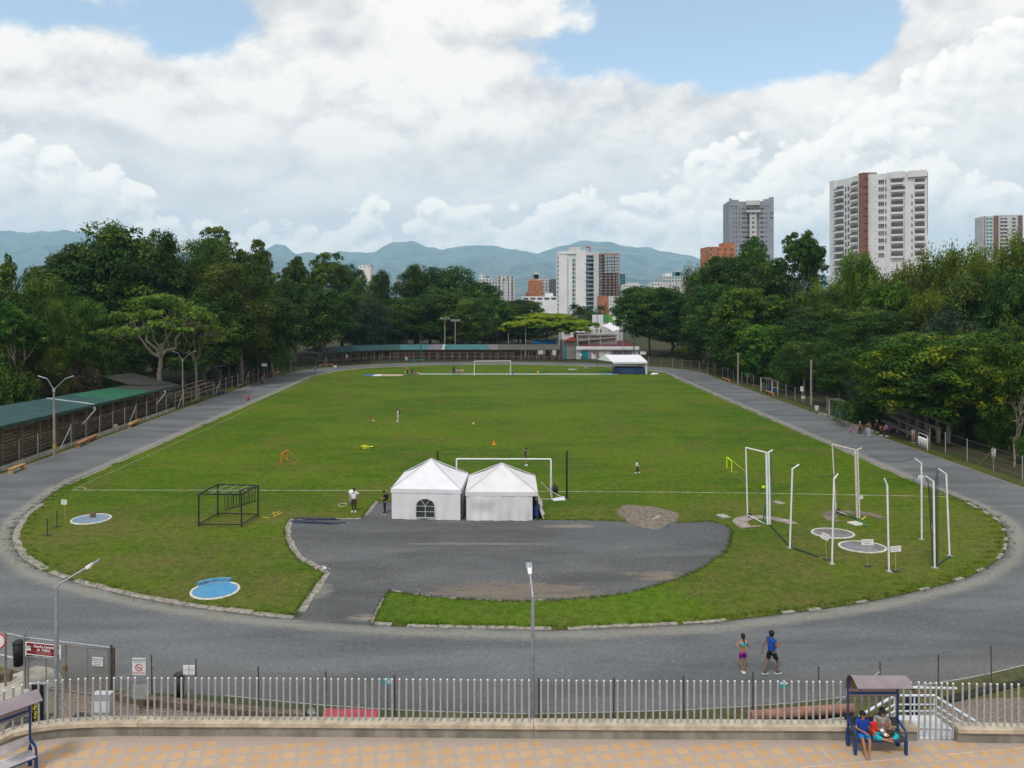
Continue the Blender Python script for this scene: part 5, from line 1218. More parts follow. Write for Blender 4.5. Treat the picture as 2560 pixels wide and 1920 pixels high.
def make_picket(root, p, z, h=1.27):
    global pick_me
    if pick_me is None:
        b = MB(); b.tube([(0, 0, 0), (0, 0, 1.25)], .031, 8, cap=False); b.tube([(0, 0, 1.25), (0, 0, 1.27)], [.032, .018], 8, 1)
        pick_me = b.build('picket', [mat('picket_steel', (.34, .37, .40), .45, .15, 8, metal=.1), M_white]).data; bpy.data.objects.remove(bpy.data.objects['picket'])
    o = bpy.data.objects.new('picket', pick_me); linkob(o, root); o.location = (p.x - root.location.x, p.y - root.location.y, z - root.location.z); o.scale = (1, 1, h / 1.27)
    o.rotation_euler = (random.uniform(-.008, .008), random.uniform(-.008, .008), 0)
def wall_rail(pts, label, phase=0.0, cuts=()):
    c = pts[len(pts) // 2]; r = thing('railing_wall', label, 'railing', (c.x, c.y, ZP))
    b = MB(); path_box(b, pts, .0, .22, .2, ZP + .30); b.build('plinth', wallmat(), r)
    b = MB(); path_box(b, pts, -.06, .34, ZP + .302, ZP + .43); b.build('cap', M_cap, r, bevel=.015)
    d = phase; i = 0; acc = 0.0; last = pts[0]
    fine_ = catmull(pts, .02, False); N_ = None; tot = 0
    for k in range(1, len(fine_)):
        acc += (fine_[k] - fine_[k - 1]).length
        if acc >= .199:
            acc = random.uniform(-.006, .006); t = (fine_[k] - fine_[k - 1]); t.z = 0; t.normalize(); q = fine_[k] + Vector((-t.y, t.x, 0)) * .13
            if q.x > -15.5 and q.x < 16.6: make_picket(r, q, ZP + .43)
    return r
def cut(pts, x0, x1):
    f_ = catmull(pts, .01, False); q = [p for p in f_ if x0 <= p.x <= x1]; return q[::60] + ([q[-1]] if (len(q) - 1) % 60 else [])
wall_rail(cut(wl, -40, -10.6), 'curved left part of the plinth with grey pickets behind the corner bench')
wall_rail(cut(wl, -10.6, 1.27), 'straight plinth with grey pickets between the left curve and the middle lamp post')
wall_rail(cut(wl, 1.27, 20), 'straight plinth with grey pickets from the middle lamp post to the occupied bench')
wall_rail(wr, 'short plinth with grey pickets right of the stair gate')
# gate in the railing
a, c = P(2298, 1853, ZP), P(2392, 1856, ZP); r = thing('picket_gate', 'picket gate reaching down to the paving beside the occupied bench', 'gate', ((a.x + c.x) / 2, a.y + .1, ZP))
for i in range(7): q = a.lerp(c, (i + .35) / 6.6); make_picket(r, Vector((q.x, q.y + .12, 0)), ZP + .05, 1.66)
b = MB(); b.bar((a.x + .1, a.y + .12, ZP + .3), (c.x - .1, c.y + .12, ZP + .3), .04); b.build('lower_rail', M_steel, r)
b = MB(); q = P(2230, 1734, 0); b.bar((a.x - .35, a.y + .17, ZP + 1.52), (c.x + .1, c.y + .17, ZP + 1.52), .045); b.build('upper_rail', M_white, r)
# stair landing and handrail
b = MB(); a, c = P(2297, 1851, ZP), P(2394, 1853, ZP); b.box(((a.x + c.x) / 2 + .1, a.y + .75, ZP - .2), (c.x - a.x + .15, 1.3, .4)); tag(b.build('stair_landing', mat('white_concrete', (.56, .57, .59), .8, .2, 2)), kind='structure')
b = MB()
for k in range(8): b.box(((a.x + c.x) / 2 + .1, a.y + 1.4 + .3 * k + .15, ZP - .17 * (k + 1) - .4), (c.x - a.x + .15, .3, .8))
tag(b.build('stair_steps', M_conc), kind='structure')
r = thing('stair_handrail', 'white tubular handrail wrapping the stair behind the railing gate', 'handrail', (P(2290, 1760, 1).x, 25, ZP)); M_wr = mat('white_rail_paint', (.62, .66, .70), .4, .1, 3)
for k, (rr, m) in enumerate(((.045, M_wr), (.03, M_wr), (.03, M_wr), (.03, M_wr))):
    dz = -.34 * k if k else 0; dz = (0, -.30, -.52, -.74)[k]
    pts = [Dp(2150, 1790, 24.2), Dp(2236, 1739, 26.0), Dp(2336, 1739, 26.0), Dp(2452, 1812, 24.0)]
    b = MB(); b.tube([p + Vector((0, 0, dz)) for p in pts], rr, 8); b.build('top_rail' if k == 0 else 'lower_rail', m, r)
for (px, py, d) in ((2236, 1739, 26), (2336, 1739, 26), (2392, 1775, 25), (2190, 1766, 25.1), (2286, 1739, 26)):
    q = Dp(px, py, d); b = MB(); b.tube([(q.x, q.y, q.z - 1.9), q], .03, 8); b.build('post', M_wr, r)

# ------------------------------------------------------------------ canopy benches
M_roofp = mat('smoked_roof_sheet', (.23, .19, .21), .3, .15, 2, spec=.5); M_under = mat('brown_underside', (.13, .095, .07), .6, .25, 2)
M_slatw = mat('pale_slats', (.50, .47, .50), .6, .2, 4); M_slatd = mat('dark_slats', (.05, .05, .055), .6, .2, 4)
def canopy_bench(loc, rz, label, slat, grp):
    r = thing('canopy_bench', label, 'bench', loc, rz, grp); W = .73
    arc = [(.0, 1.42), (-.01, 1.75), (.05, 1.98), (.20, 2.14), (.38, 2.18), (.56, 2.13), (.76, 2.02)]     # forward distance, height
    B_ = lambda b, n, m, par=r: b.build(n, m, par, world=False)
    for s in (-1, 1):
        b = MB(); x = s * W; b.tube([(x, 0, 0)] + [(x, -f, z) for f, z in arc], .032, 8); B_(b, 'post', M_blue)
        b = MB(); b.bar((x, 0, 0), (x, 0, .5), .09, .09); B_(b, 'rear_leg', M_blue)
        b = MB(); b.bar((x, -.46, 0), (x, -.46, .42), .075); b.tube([(x, -.46, .4), (x, -.47, .58), (x, -.40, .68), (x, -.2, .72), (x, 0, .78)], .035, 8); B_(b, 'arm', M_blue)
    b = MB(); n = 9; pts = catmull([Vector((0, -f, z)) for f, z in arc], .09, False); vs = []; fs = []
    for i, p in enumerate(pts): vs += [(-W - .07, p.y, p.z + .035), (W + .07, p.y, p.z + .035)]
    for i in range(len(pts) - 1): fs.append((2 * i, 2 * i + 2, 2 * i + 3, 2 * i + 1)); 
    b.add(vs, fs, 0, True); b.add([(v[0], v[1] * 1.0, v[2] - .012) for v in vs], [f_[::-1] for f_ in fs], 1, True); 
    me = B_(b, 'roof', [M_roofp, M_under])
    for (yy, zz) in ((0, 1.55), (-.46, .40), (0, .40)): b = MB(); b.bar((-W, yy, zz), (W, yy, zz), .055); B_(b, 'cross_bar', M_blue)
    for k in range(4): b = MB(); b.box((0, -.06 - .13 * k, .445), (1.44, .115, .035)); B_(b, 'seat_slat', slat)
    b = MB(); b.box((0, .0, .72), (1.44, .035, .24), rot=Matrix.Rotation(R(-8), 3, 'X')); B_(b, 'backrest', slat)
    return r
canopy_bench((11.22, 22.93, ZP), 0.0, 'blue bench with a curved canopy, two people sitting on it', M_slatd, 'canopy benches on the plaza')
canopy_bench((-13.47, 21.42, ZP), R(49), 'empty blue bench with pale slats and curved canopy in the bottom left corner', M_slatw, 'canopy benches on the plaza')

# ------------------------------------------------------------------ lamps behind the railing
def plaza_lamp(px, py_top, py_arm, d, arm, label):
    q = Dp(px, py_top, d); r = thing('solar_lamp', label, 'street lamp', (q.x, d, 0), 0, 'solar lamps behind the railing')
    b = MB(); b.tube([(q.x, d, 0), (q.x, d, q.z)], [.085, .06], 10); b.build('pole', M_steel, r)
    e = q + Vector(arm); b = MB(); b.tube([q + Vector((0, 0, -.04)), q + Vector(arm) * .12 + Vector((0, 0, .02)), e], .036, 8); b.build('arm', M_steel, r)
    t = Vector(arm).normalized(); b = MB(); b.bar(e - t * .05, e + t * .2, .14, .1); h = b.build('lamp_head', M_white, r, bevel=.01)
    b = MB(); f = e + t * .28 + Vector((0, 0, .02)); b.box(f, (.3, .22, .03), rot=(t.to_track_quat('X', 'Z').to_matrix())); b.build('solar_panel', mat('solar_panel', (.30, .34, .38), .25, .3, 8), h)
    b = MB(); b.box(e + t * .1 + Vector((0, 0, -.09)), (.1, .07, .05)); b.build('sensor', mat('amber_plastic', (.55, .33, .04), .5, .1, 5), h)
    return r
plaza_lamp(141, 1466, 0, 26.5, (.92, .25, .56), 'grey lamp pole at the left with its arm pointing right')
plaza_lamp(1332, 1490, 0, 27.0, (-.06, .75, .52), 'grey lamp pole in the middle with its arm pointing to the field')

# ------------------------------------------------------------------ chain link fence and gate of the track
M_wire = mat('fence_wire', (.26, .25, .23), .6, .2, 8, metal=.3); M_post = mat('rusty_fence_post', (.10, .075, .065), .8, .4, 8)
def chain(root, a, c, z0, z1, sp=.085, r_=.0045, name='mesh', m=None):
    a = Vector((a[0], a[1], 0)); c = Vector((c[0], c[1], 0)); t = (c - a); L_ = t.length; t = t / L_; h = z1 - z0; b = MB()
    n = int((L_ + h) / sp)
    for s in (1, -1):
        for k in range(n):
            u0 = k * sp - (h if s > 0 else 0); u1 = u0 + h * s if s > 0 else u0 - h
            if s < 0: u1 = u0 - h
            ua, za, ub, zb_ = u0, z0, u1, z1
            if ua > ub: pass
            lo, hi = min(ua, ub), max(ua, ub)
            if hi <= 0 or lo >= L_: continue
            def clip(u, z, uu, zz):
                if u < 0: f_ = (0 - u) / (uu - u); return 0, z + (zz - z) * f_
                if u > L_: f_ = (L_ - u) / (uu - u); return L_, z + (zz - z) * f_
                return u, z
            A_, B_ = clip(ua, za, ub, zb_), clip(ub, zb_, ua, za)
            p, q = a + t * A_[0] + Vector((0, 0, A_[1])), a + t * B_[0] + Vector((0, 0, B_[1]))
            nn = Vector((-t.y, t.x, 0)) * r_; up = Vector((0, 0, r_)) + t * (-r_ * s)
            vs = [p + nn, p - nn * .5 + up, p - nn * .5 - up, q + nn, q - nn * .5 + up, q - nn * .5 - up]
            b.add(vs, [(0, 1, 4, 3), (1, 2, 5, 4), (2, 0, 3, 5)])
    return tag(b.build(name, m or M_wire, root), kind=None)
fp = [(380,1744,1639),(489,1757,1650),(647,1776,1669),(814,1790,1681),(988,1802,1690),(1167,1806,1697),(1347,1808,1698),(1534,1806,1697),(1710,1799,1691),(1882,1790,1683),(2047,1774,1669),(2201,1759,1657),(2345,1737,1638),(2479,1713,1617),(2600,1690,1600),(2720,1665,1583)]
r = thing('chain_link_fence', 'low chain link fence with thin rusty posts between the plaza railing and the track', 'fence', (0, 28, 0))
FP = []
for (px, yb, yt) in fp: d = F * (HC - 1.62) / (yt - HY); FP.append(Vector(((px - X0) / F * d, d, 0)))
for i, p in enumerate(FP):
    b = MB(); b.tube([p, p + Vector((random.uniform(-.03, .03), 0, 1.66))], .028, 6); b.build('post', M_post, r)
    if i: b = MB(); chain(r, FP[i - 1], p, .1, 1.5, .11, .0038)
for (i, dx) in ((11, -1.9), (0, 1.1)):
    p = FP[i]; b = MB(); b.tube([p + Vector((0, 0, 1.3)), p + Vector((dx, -.2 if i else .1, .05))], .03, 6); b.build('brace', M_steel, r)
# gate
ga, gb, gm = P(62, 1722), P(278, 1748), None; GZ0, GZ1 = .12, 2.02; ga0 = P(14, 1716)
r = thing('entrance_gate', 'chain link double gate carrying the dark red field sign', 'gate', ((ga.x + gb.x) / 2, ga.y, 0))
G = lambda t: ga.lerp(gb, t)
for (p, h) in ((ga, 2.18), (ga + Vector((.12, 0, 0)), 2.1), (gb, 2.08), (gb + Vector((.1, 0, 0)), 1.98), (ga0, 2.15)):
    b = MB(); b.tube([p, p + Vector((0, 0, h))], .05, 8); b.build('post', M_post if h < 2.1 else M_gr, r)
b = MB(); b.tube([ga0 + Vector((0, 0, 2.1)), ga + Vector((0, 0, 2.02)), gb + Vector((0, 0, 1.97))], .035, 8); b.tube([ga + Vector((0, 0, 2.0)), ga + Vector((.08, 0, 2.42))], .03, 6); b.build('top_bar', M_steel, r)
for (t0, t1) in ((.03, .475), (.49, .97)):
    lf = MB(); c0, c1 = G(t0), G(t1); tm = G((t0 + t1) / 2)
    for u, v in (((c0, GZ0), (c1, GZ0)), ((c0, GZ1 - .12), (c1, GZ1 - .12)), ((c0, GZ0), (c0, GZ1 - .12)), ((c1, GZ0), (c1, GZ1 - .12)), ((tm, GZ0), (tm, GZ1 - .12))):
        lf.tube([u[0] + Vector((0, 0, u[1])), v[0] + Vector((0, 0, v[1]))], .026, 6)
    leaf_ = lf.build('gate_leaf', M_gr, r); chain(leaf_, c0, c1, GZ0, GZ1 - .12, .075, .0045)
b = MB(); q = G(.48); b.box((q.x, q.y - .04, 1.05), (.14, .1, .16)); b.build('latch', mat('brass_lock', (.2, .13, .05), .5, .3, 8), r)
# signs: a flat board with lettering
def board(name, label, cat, c, w, h, nrm, m, loc=None, thick=.02, group=None, tilt=0.0):
    """returns the root and the matrix of the board's face (x right, y up, z towards the reader)"""
    c = Vector(c); z = Vector(nrm).normalized(); x = Vector((0, 0, 1)).cross(z).normalized(); y = z.cross(x)
    Rm = Matrix((x, y, z)).transposed().to_4x4()
    if tilt: Rm = Rm @ Matrix.Rotation(tilt, 4, 'Z')
    r = thing(name, label, cat, loc or (c.x, c.y, 0), 0, group)
    b = MB(); b.box(c, (w, h, thick), rot=Rm.to_3x3()); p = b.build('board', m, r)
    return r, p, Matrix.Translation(c - Vector(r.location)) @ Rm @ Matrix.Translation((0, 0, thick / 2 + .002))
gt = (gb - ga).normalized(); gn = Vector((gt.y, -gt.x, 0))
M_maroon = mat('sign_maroon', (.20, .012, .022), .5, .15, 3); M_navy = mat('sign_navy', (.012, .035, .07), .5, .15, 3); M_sw = mat('sign_white', (.74, .75, .76), .5, .1, 3); M_sgreen = mat('sign_green', (.01, .17, .14), .5, .1, 3)
M_ink = mat('sign_ink', (.05, .06, .08), .6, 0, 1)
def rect(parent, M, x, y, w, h, m, z=0.0, name='panel'):
    b = MB(); V = [(x - w / 2, y - h / 2, z), (x + w / 2, y - h / 2, z), (x + w / 2, y + h / 2, z), (x - w / 2, y + h / 2, z)]
    b.add([M @ Vector(v) for v in V], [(0, 1, 2, 3)]); o = b.build(name, m, parent, world=False); return o
s0 = G(.03) + gn * .09; s1 = G(.445) + gn * .09; sc_ = (s0 + s1) / 2; SW = (s1 - s0).length; SH = .56
r, p, M = board('field_sign', 'dark red field sign with white lettering and an arrow, wired to the gate', 'sign', (sc_.x, sc_.y, 1.62), SW, SH, gn, M_sw)
rect(r, M, 0, .045, SW * .93, SH * .76, M_maroon, .001); rect(r, M, 0, -SH * .425, SW * .96, SH * .11, M_navy, .001, 'strip')
rect(r, M, -SW * .42, .05, SW * .15, SH * .32, M_sw, .002, 'logo_plate'); rect(r, M, SW * .43, .03, SW * .15, SH * .36, M_sw, .002, 'arrow_plate')
tt = lambda s, x, y, sz, m, n='lettering', sx=1.0, bold=.004, par=None, MM=None: text_part(n, s, sz, par or r, (MM or M) @ Matrix.Translation((x, y, .004)), m, 0.0005, 'CENTER', sx, bold=bold)
tt('UTP', -SW * .42, .065, .12, M_sgreen, 'logo'); tt('Cancha Central', .03, .155, .145, M_sw); tt('de  Fútbol', .03, .03, .145, M_sw)
rect(r, M, .0, -.045, SW * .72, .004, M_sw, .003, 'rule'); tt('Central Soccer Field', .03, -.095, .085, mat('sign_pink', (.6, .3, .3), .5, 0, 1), bold=.001)
tt('www.utp.edu.co   Universidad Tecnológica', 0, -SH * .425, .05, M_sw, bold=.001)
b = MB(); 
for (x0, y0, x1, y1) in ((0, .075, 0, -.06), (-.06, .0, 0, -.065), (.06, .0, 0, -.065)):
    b.bar(M @ Vector((SW * .43 + x0, .03 + y0, .004)), M @ Vector((SW * .43 + x1, .03 + y1, .004)), .022, .004)
b.build('arrow', M_sgreen, r, world=False)
q = G(.86) + gn * .07
r2, p2, M2 = board('notice', 'small white notice with lines of print on the right leaf of the gate', 'sign', (q.x, q.y, 1.42), .46, .32, gn, M_sw)
for k, s in enumerate(('HORARIO DE SERVICIO', 'Lunes a viernes 6:00 a.m.', 'a 9:00 p.m. Sabados', 'y festivos 7:00 a.m.')): tt(s, 0, .105 - .068 * k, .044, (M_ink, M_ink, M_sgreen, M_maroon)[k], bold=.0015, par=r2, MM=M2)
# no smoking sign on the fence
q = P(350, 1706, 0); zc = .0
def fenceboard(px0, px1, py0, py1, d, label, name='sign_board', m=None):
    a, c = Dp(px0, py1, d), Dp(px1, py0, d)
    return board(name, label, 'sign', ((a.x + c.x) / 2, d, (a.z + c.z) / 2), c.x - a.x, c.z - a.z, (0, -1, 0), m or M_sw)
r3, p3, M3 = fenceboard(331, 364, 1645, 1687, 29.2, 'white no smoking sign with a red barred circle and red lettering')
tt('ZONA DEPORTIVA', 0, .245, .058, M_sgreen, par=r3, MM=M3, bold=.002); tt('Espacio libre de humo', 0, .175, .04, M_sgreen, par=r3, MM=M3, bold=.001); tt('PROHIBIDO FUMAR', 0, -.24, .052, mat('sign_red', (.5, .03, .03), .5, 0, 1), par=r3, MM=M3, bold=.002)
b = MB(); rg = [M3 @ Vector((.125 * math.cos(k * math.pi / 12), -.03 + .125 * math.sin(k * math.pi / 12), .006)) for k in range(25)]; b.tube(rg, .013, 6, cap=False); b.bar(M3 @ Vector((-.088, .058, .006)), M3 @ Vector((.088, -.118, .006)), .022, .006); b.build('barred_circle', mat('sign_red', (0, 0, 0)), r3, world=False)
rect(r3, M3, -.01, -.05, .15, .028, M_ink, .004, 'cigarette'); 
b = MB(); b.tube([(r3.location.x * 0 + 0, .03, -1.0)] and [Vector((0, .03, 0)), Vector((0, .03, 2.05 if False else .9))], .02, 6); b.build('stake', M_post, r3, world=False)
r4, p4, M4 = fenceboard(458, 487, 1663, 1686, 28.9, 'white four-pane board on the fence beside the green bin')
rect(r4, M4, 0, 0, .015, .33, M_ink, .002, 'cross'); rect(r4, M4, 0, -.0, .42, .012, M_ink, .003, 'cross'); 
b = MB(); b.tube([Vector((0, .03, 0)), Vector((0, .03, .95))], .02, 6); b.build('stake', M_post, r4, world=False)
r5, p5, M5 = fenceboard(330, 372, 1712, 1748, 28.8, 'grey perforated board low on the fence behind the pickets', m=mat('grey_board', (.33, .34, .35), .7, .3, 18))
b = MB(); b.tube([Vector((0, .03, 0)), Vector((0, .03, .3))], .02, 6); b.build('stake', M_post, r5, world=False)
M_tealp = mat('teal_board', (.02, .30, .36), .5, .15, 4)
r6, p6, M6 = fenceboard(956, 981, 1695, 1713, 27.9, 'teal board reading 1.70 tied to the fence behind the pickets', m=M_tealp)
tt('1.70', .02, -.02, .17, M_sw, par=r6, MM=M6, sx=.9, bold=.006); rect(r6, M6, 0, .10, .3, .02, M_sw, .002, 'rule')
r7, p7, M7 = fenceboard(1950, 1969, 1705, 1719, 27.9, 'small teal and white board tied to the fence left of the occupied bench', m=M_tealp); rect(r7, M7, 0, .06, .26, .08, M_sw, .002, 'strip')
for rr in (r6, r7): b = MB(); b.tube([Vector((0, .03, 0)), Vector((0, .03, 1.5))], .014, 6); b.build('stake', M_post, rr, world=False)
# black banner with yellow lettering reading upwards
d = 24.6; r8, p8, M8 = fenceboard(73, 109, 1712, 1838, d, 'tall black banner with yellow lettering running upwards behind the left pickets', 'banner', mat('black_banner', (.008, .009, .012), .6, .2, 3))
rect(r8, M8, 0, 0, 1, 1, M_black).hide_render = False; bpy.data.objects.remove([o for o in r8.children if o.name.startswith('panel')][0])
M_yel = mat('yellow_ink', (.62, .55, .02), .5, 0, 1); MR = M8 @ Matrix.Rotation(R(90), 4, 'Z')
text_part('lettering', 'quez - Artes Marciales - M', .155, r8, MR @ Matrix.Translation((.02, .03, .004)), M_yel, .0005, 'CENTER', .72, bold=.004)
text_part('lettering', 'Mesa', .155, r8, MR @ Matrix.Translation((-.6, -.15, .004)), M_yel, .0005, 'CENTER', .72, bold=.004)
b = MB(); hh = (P(0, 0).z if False else 0); zb_ = M8.translation.z
for s in (-1, 1): b.tube([Vector((s * .24, .04, 0)), Vector((s * .24, .04, zb_ + .82))], .022, 6)
b.tube([Vector((-.26, .04, zb_ + .82)), Vector((.42, .04, zb_ + .82))], .024, 6); b.build('frame', M_steel, r8, world=False)
# round sign at the very left
r9, p9, M9 = board('round_sign', 'round white sign with a red rim cut by the left edge', 'sign', Dp(-5, 1601, 30), .02, .02, (0, -1, 0), M_sw)
b = MB(); b.lathe((0, 0, 0), [(0, 0), (.32, 0), (.32, .02), (.27, .022), (0, .022)], 24); o = b.build('disc', [M_sw], r9, world=False); o.matrix_local = M9
b = MB(); b.tube([M9 @ Vector((.30 * math.cos(k * math.pi / 14), .30 * math.sin(k * math.pi / 14), .03)) for k in range(29)], .03, 6, cap=False); b.build('red_rim', mat('sign_red', (0, 0, 0)), r9, world=False)
b = MB(); b.tube([Vector((0, .03, 0)), Vector((0, .03, Dp(0, 1601, 30).z))], .025, 6); b.build('pole', M_steel, r9, world=False)

# bins, cabinets, slabs in the yard below the railing
def bin_(p, h, r_, m, label, lid=None, grp=None):
    o = thing('litter_bin', label, 'bin', (p.x, p.y, 0), 0, grp); b = MB(); b.lathe((p.x, p.y, 0), [(0, .03), (r_ * .8, .03), (r_, h), (r_ * .9, h), (r_ * .75, .06)], 14); b.build('body', m, o)
    b = MB(); b.lathe((p.x, p.y, h), [(r_ * 1.04, -.03), (r_ * 1.04, .05), (r_ * .7, .1), (.0, .11)], 14); b.build('lid', lid or m, o); return o
bin_(P(46, 1664), .95, .22, mat('black_bin', (.012, .014, .013), .5, .2, 4), 'tall black bin standing beside the entrance path left of the gate')
bin_(P(449, 1748), .92, .2, mat('dark_green_bin', (.02, .03, .025), .5, .2, 4), 'dark bin in the grass behind the fence')
o = thing('utility_cabinet', 'white two-door cabinet behind the left pickets', 'cabinet', (Dp(252, 1795, 27).x, 27, 0)); a, c = Dp(229, 1795, 27), Dp(275, 1752, 27)
b = MB(); b.box(((a.x + c.x) / 2, 27.15, (a.z + c.z) / 2 * .5 + c.z * .25), (c.x - a.x, .3, c.z)); b.build('body', mat('cabinet_paint', (.42, .44, .45), .6, .3, 3), o)
for s in (-1, 1): b = MB(); b.box(((a.x + c.x) / 2 + s * (c.x - a.x) * .26, 26.985, c.z - .22), ((c.x - a.x) * .44, .02, .36)); b.build('door', M_sw, o)
o = thing('drain_cover', 'dark slate slab lying tilted on the brown yard behind the left pickets', 'slab', P(200, 1795)); b = MB(); b.poly([P(*q, .05) for q in ((176, 1799), (196, 1783), (214, 1786), (232, 1795), (226, 1806), (178, 1809))]); b.slab([P(*q)[:2] for q in ((178, 1809), (226, 1806), (232, 1795), (214, 1786), (196, 1783), (176, 1799))], 0, .06); b.build('slab', mat('dark_slate', (.05, .042, .04), .8, .3, 3), o)
o = thing('drain_grate', 'steel drain grate behind the banner at the left', 'grate', P(60, 1805)); b = MB()
a, c = P(20, 1812), P(120, 1800)
for k in range(14): q = a.lerp(c, k / 13); b.bar((q.x, q.y - .3, .04), (q.x, q.y + .35, .04), .02)
for s in (-.3, 0, .35): b.bar((a.x, a.y + s, .04), (c.x, c.y + s, .04), .03)
b.build('bars', M_dark, o)
# low retaining wall with gutter from the gate to the right
M_rub = mat('mossy_rubble', (.15, .115, .085), .95, .55, 4, bump=.8, bscale=9)
def lowwall(pts, z0, z1, w, label, m=M_rub):
    o = thing('retaining_wall', label, 'wall', (pts[0].x, pts[0].y, 0)); f_ = catmull(pts, .4, False); b = MB(); path_box(b, f_, 0, w, z0, z1); b.build('masonry', m, o, bevel=.02); return o
lowwall([P(*q) for q in ((284, 1754), (400, 1770), (520, 1784), (640, 1797), (760, 1806))], -.1, .28, .35, 'mossy rubble wall sloping away behind the left pickets')
lowwall([P(*q) for q in ((1895, 1812), (2010, 1806), (2140, 1796))], -.1, .22, .3, 'dark rubble wall under the terracotta pipe')
lowwall([P(*q) for q in ((2380, 1758), (2460, 1738), (2560, 1716), (2700, 1690))], -.1, .1, .35, 'black mossy bank edge at the right side behind the railing', mat('black_moss', (.03, .032, .02), .95, .5, 3, bump=.8, bscale=9))
o = thing('terracotta_pipe', 'long terracotta coloured log lying on the slope behind the right pickets', 'pipe', Dp(2000, 1780, 28)); b = MB(); b.tube([Dp(1876, 1790, 27.6), Dp(2000, 1781, 27.9), Dp(2135, 1771, 28.2)], [.18, .19, .17], 12); b.build('log', mat('terracotta', (.31, .15, .10), .85, .35, 3, bump=.4), o)
o = thing('timber_bar', 'pale broken timber lying across the terracotta log', 'plank', Dp(2060, 1790, 27)); b = MB(); b.bar(Dp(2000, 1808, 26.6), Dp(2110, 1796, 27), .06); b.build('plank', mat('pale_timber', (.4, .34, .26), .8, .3, 4), o)
o = thing('red_roof', 'red corrugated sheet roof low behind the middle pickets', 'roof', P(870, 1790)); b = MB(); sheet(b, Dp(803, 1803, 26.6), Dp(940, 1803, 26.6), Dp(945, 1773, 28.0), Dp(810, 1770, 28.0)); b.build('sheet', mat('red_roof_sheet', (.42, .045, .07), .5, .3, 2, bump=.3), o)
b = MB(); 
for px in (812, 936): q = Dp(px, 1800, 26.8); b.bar((q.x, q.y, 0), (q.x, q.y, q.z - .05), .06)
b.build('leg', M_dark, o)
o = thing('stone_block', 'grey stone block on the grass left of the red sheet roof', 'stone', P(776, 1790)); b = MB(); b.slab([P(*q)[:2] for q in ((764, 1792), (790, 1792), (784, 1777), (772, 1777))], 0, .12); b.build('block', M_conc, o, bevel=.02)
o = thing('stone_block', 'mossy stone block beside the round sign at the left edge', 'stone', P(16, 1700)); b = MB(); b.box(P(16, 1703) + Vector((0, 0, .2)), (.38, .3, .45), rz=.2); b.build('block', M_rub, o, bevel=.03)

# ------------------------------------------------------------------ tents
M_tent = mat('tent_canvas', (.66, .67, .71), .6, .07, 1.2, spec=.2); M_tent2 = mat('tent_canvas_old', (.62, .615, .635), .65, .1, 1.0, spec=.2)
M_clear = mat('tent_window_film', (.045, .055, .05), .2, .6, .9, spec=.6)
def tent(name, label, fl, fr, dep, rz, he, hp, m, over=.0):
    c = (fl + fr) / 2; w = (fr - fl).length; r = thing(name, label, 'tent', (c.x, c.y, 0), rz)
    hw = w / 2; n = 10; b = MB(); top = Vector((0, dep / 2, hp)); E4 = [Vector((-hw, 0, he)), Vector((hw, 0, he)), Vector((hw, dep, he)), Vector((-hw, dep, he))]
    for i in range(4):
        A, Bq = E4[i], E4[(i + 1) % 4]; rows = 8; vs = []
        for j in range(rows + 1):
            t = j / rows
            for k in range(n + 1):
                e = A.lerp(Bq, k / n); p = e.lerp(top, t); p.z -= .16 * math.sin(math.pi * t) * (.6 + .4 * math.sin(math.pi * k / n)); vs.append(p)
        fs = [(j * (n + 1) + k, j * (n + 1) + k + 1, (j + 1) * (n + 1) + k + 1, (j + 1) * (n + 1) + k) for j in range(rows) for k in range(n)]
        b.add(vs, fs)
    b.build('roof', m, r, world=False)
    for e in E4:
        b = MB(); b.tube([e.lerp(top, t) + Vector((0, 0, .02)) for t in (0, .25, .5, .75, 1)], .035, 5); b.build('seam', mat('tent_seam', (.56, .57, .62), .7, .1, 3), r, world=False)
    for i in range(4):
        A, Bq = E4[i], E4[(i + 1) % 4]; o_ = (A + Bq) / 2 - Vector((0, dep / 2, he)); o_.z = 0; o_ = o_.normalized() * .03; b = MB(); vs = []; N = 24
        for k in range(N + 1):
            p = A.lerp(Bq, k / N) + o_; vs += [p, p + Vector((0, 0, -.26 - .012 * math.sin(k * 2.1)))]
        b.add(vs, [(2 * k, 2 * k + 1, 2 * k + 3, 2 * k + 2) for k in range(N)]); b.build('valance', m, r, world=False)
    for x in (-hw + .05, hw - .05):
        for y in (.05, dep - .05): b = MB(); b.tube([(x, y, 0), (x, y, he)], .035, 6); b.build('pole', M_dark, r, world=False)
    return r, hw
def curtain(r, m, p0, p1, z0, z1, amp, freq, seed, nm='side_wall', sag=0.0, billow=0.0):
    rng = np.random.default_rng(seed); n = 60; nz_ = 12; b = MB(); vs = []; p0 = Vector(p0); p1 = Vector(p1); t = (p1 - p0); nrm = Vector((t.y, -t.x, 0)).normalized(); ph = rng.random() * 6
    for j in range(nz_ + 1):
        v = j / nz_
        for k in range(n + 1):
            u = k / n
            off = amp * (.25 + v) * (math.sin(u * freq + ph) * .6 + math.sin(u * freq * 2.3 + 1.7 * v + ph) * .4) + sag * math.sin(math.pi * min(1, u * 2.0)) * math.sin(7 * (v + .35 * (2 * u - .5) ** 2)) * (1 if u < .5 else 0) + billow * v * v
            q = p0.lerp(p1, u) + nrm * off; vs.append((q.x, q.y, z1 + (z0 - z1) * v))
    b.add(vs, [(j * (n + 1) + k, (j + 1) * (n + 1) + k, (j + 1) * (n + 1) + k + 1, j * (n + 1) + k + 1) for j in range(nz_) for k in range(n)], 0, True)
    return b.build(nm, m, r, world=False)
fl, fr = P(977, 1298), P(1153, 1302); r, hw = tent('pavilion_tent', 'left white pavilion tent with an arched window in its front wall', fl, fr, 5.0, -.07, 2.12, 3.72, M_tent)
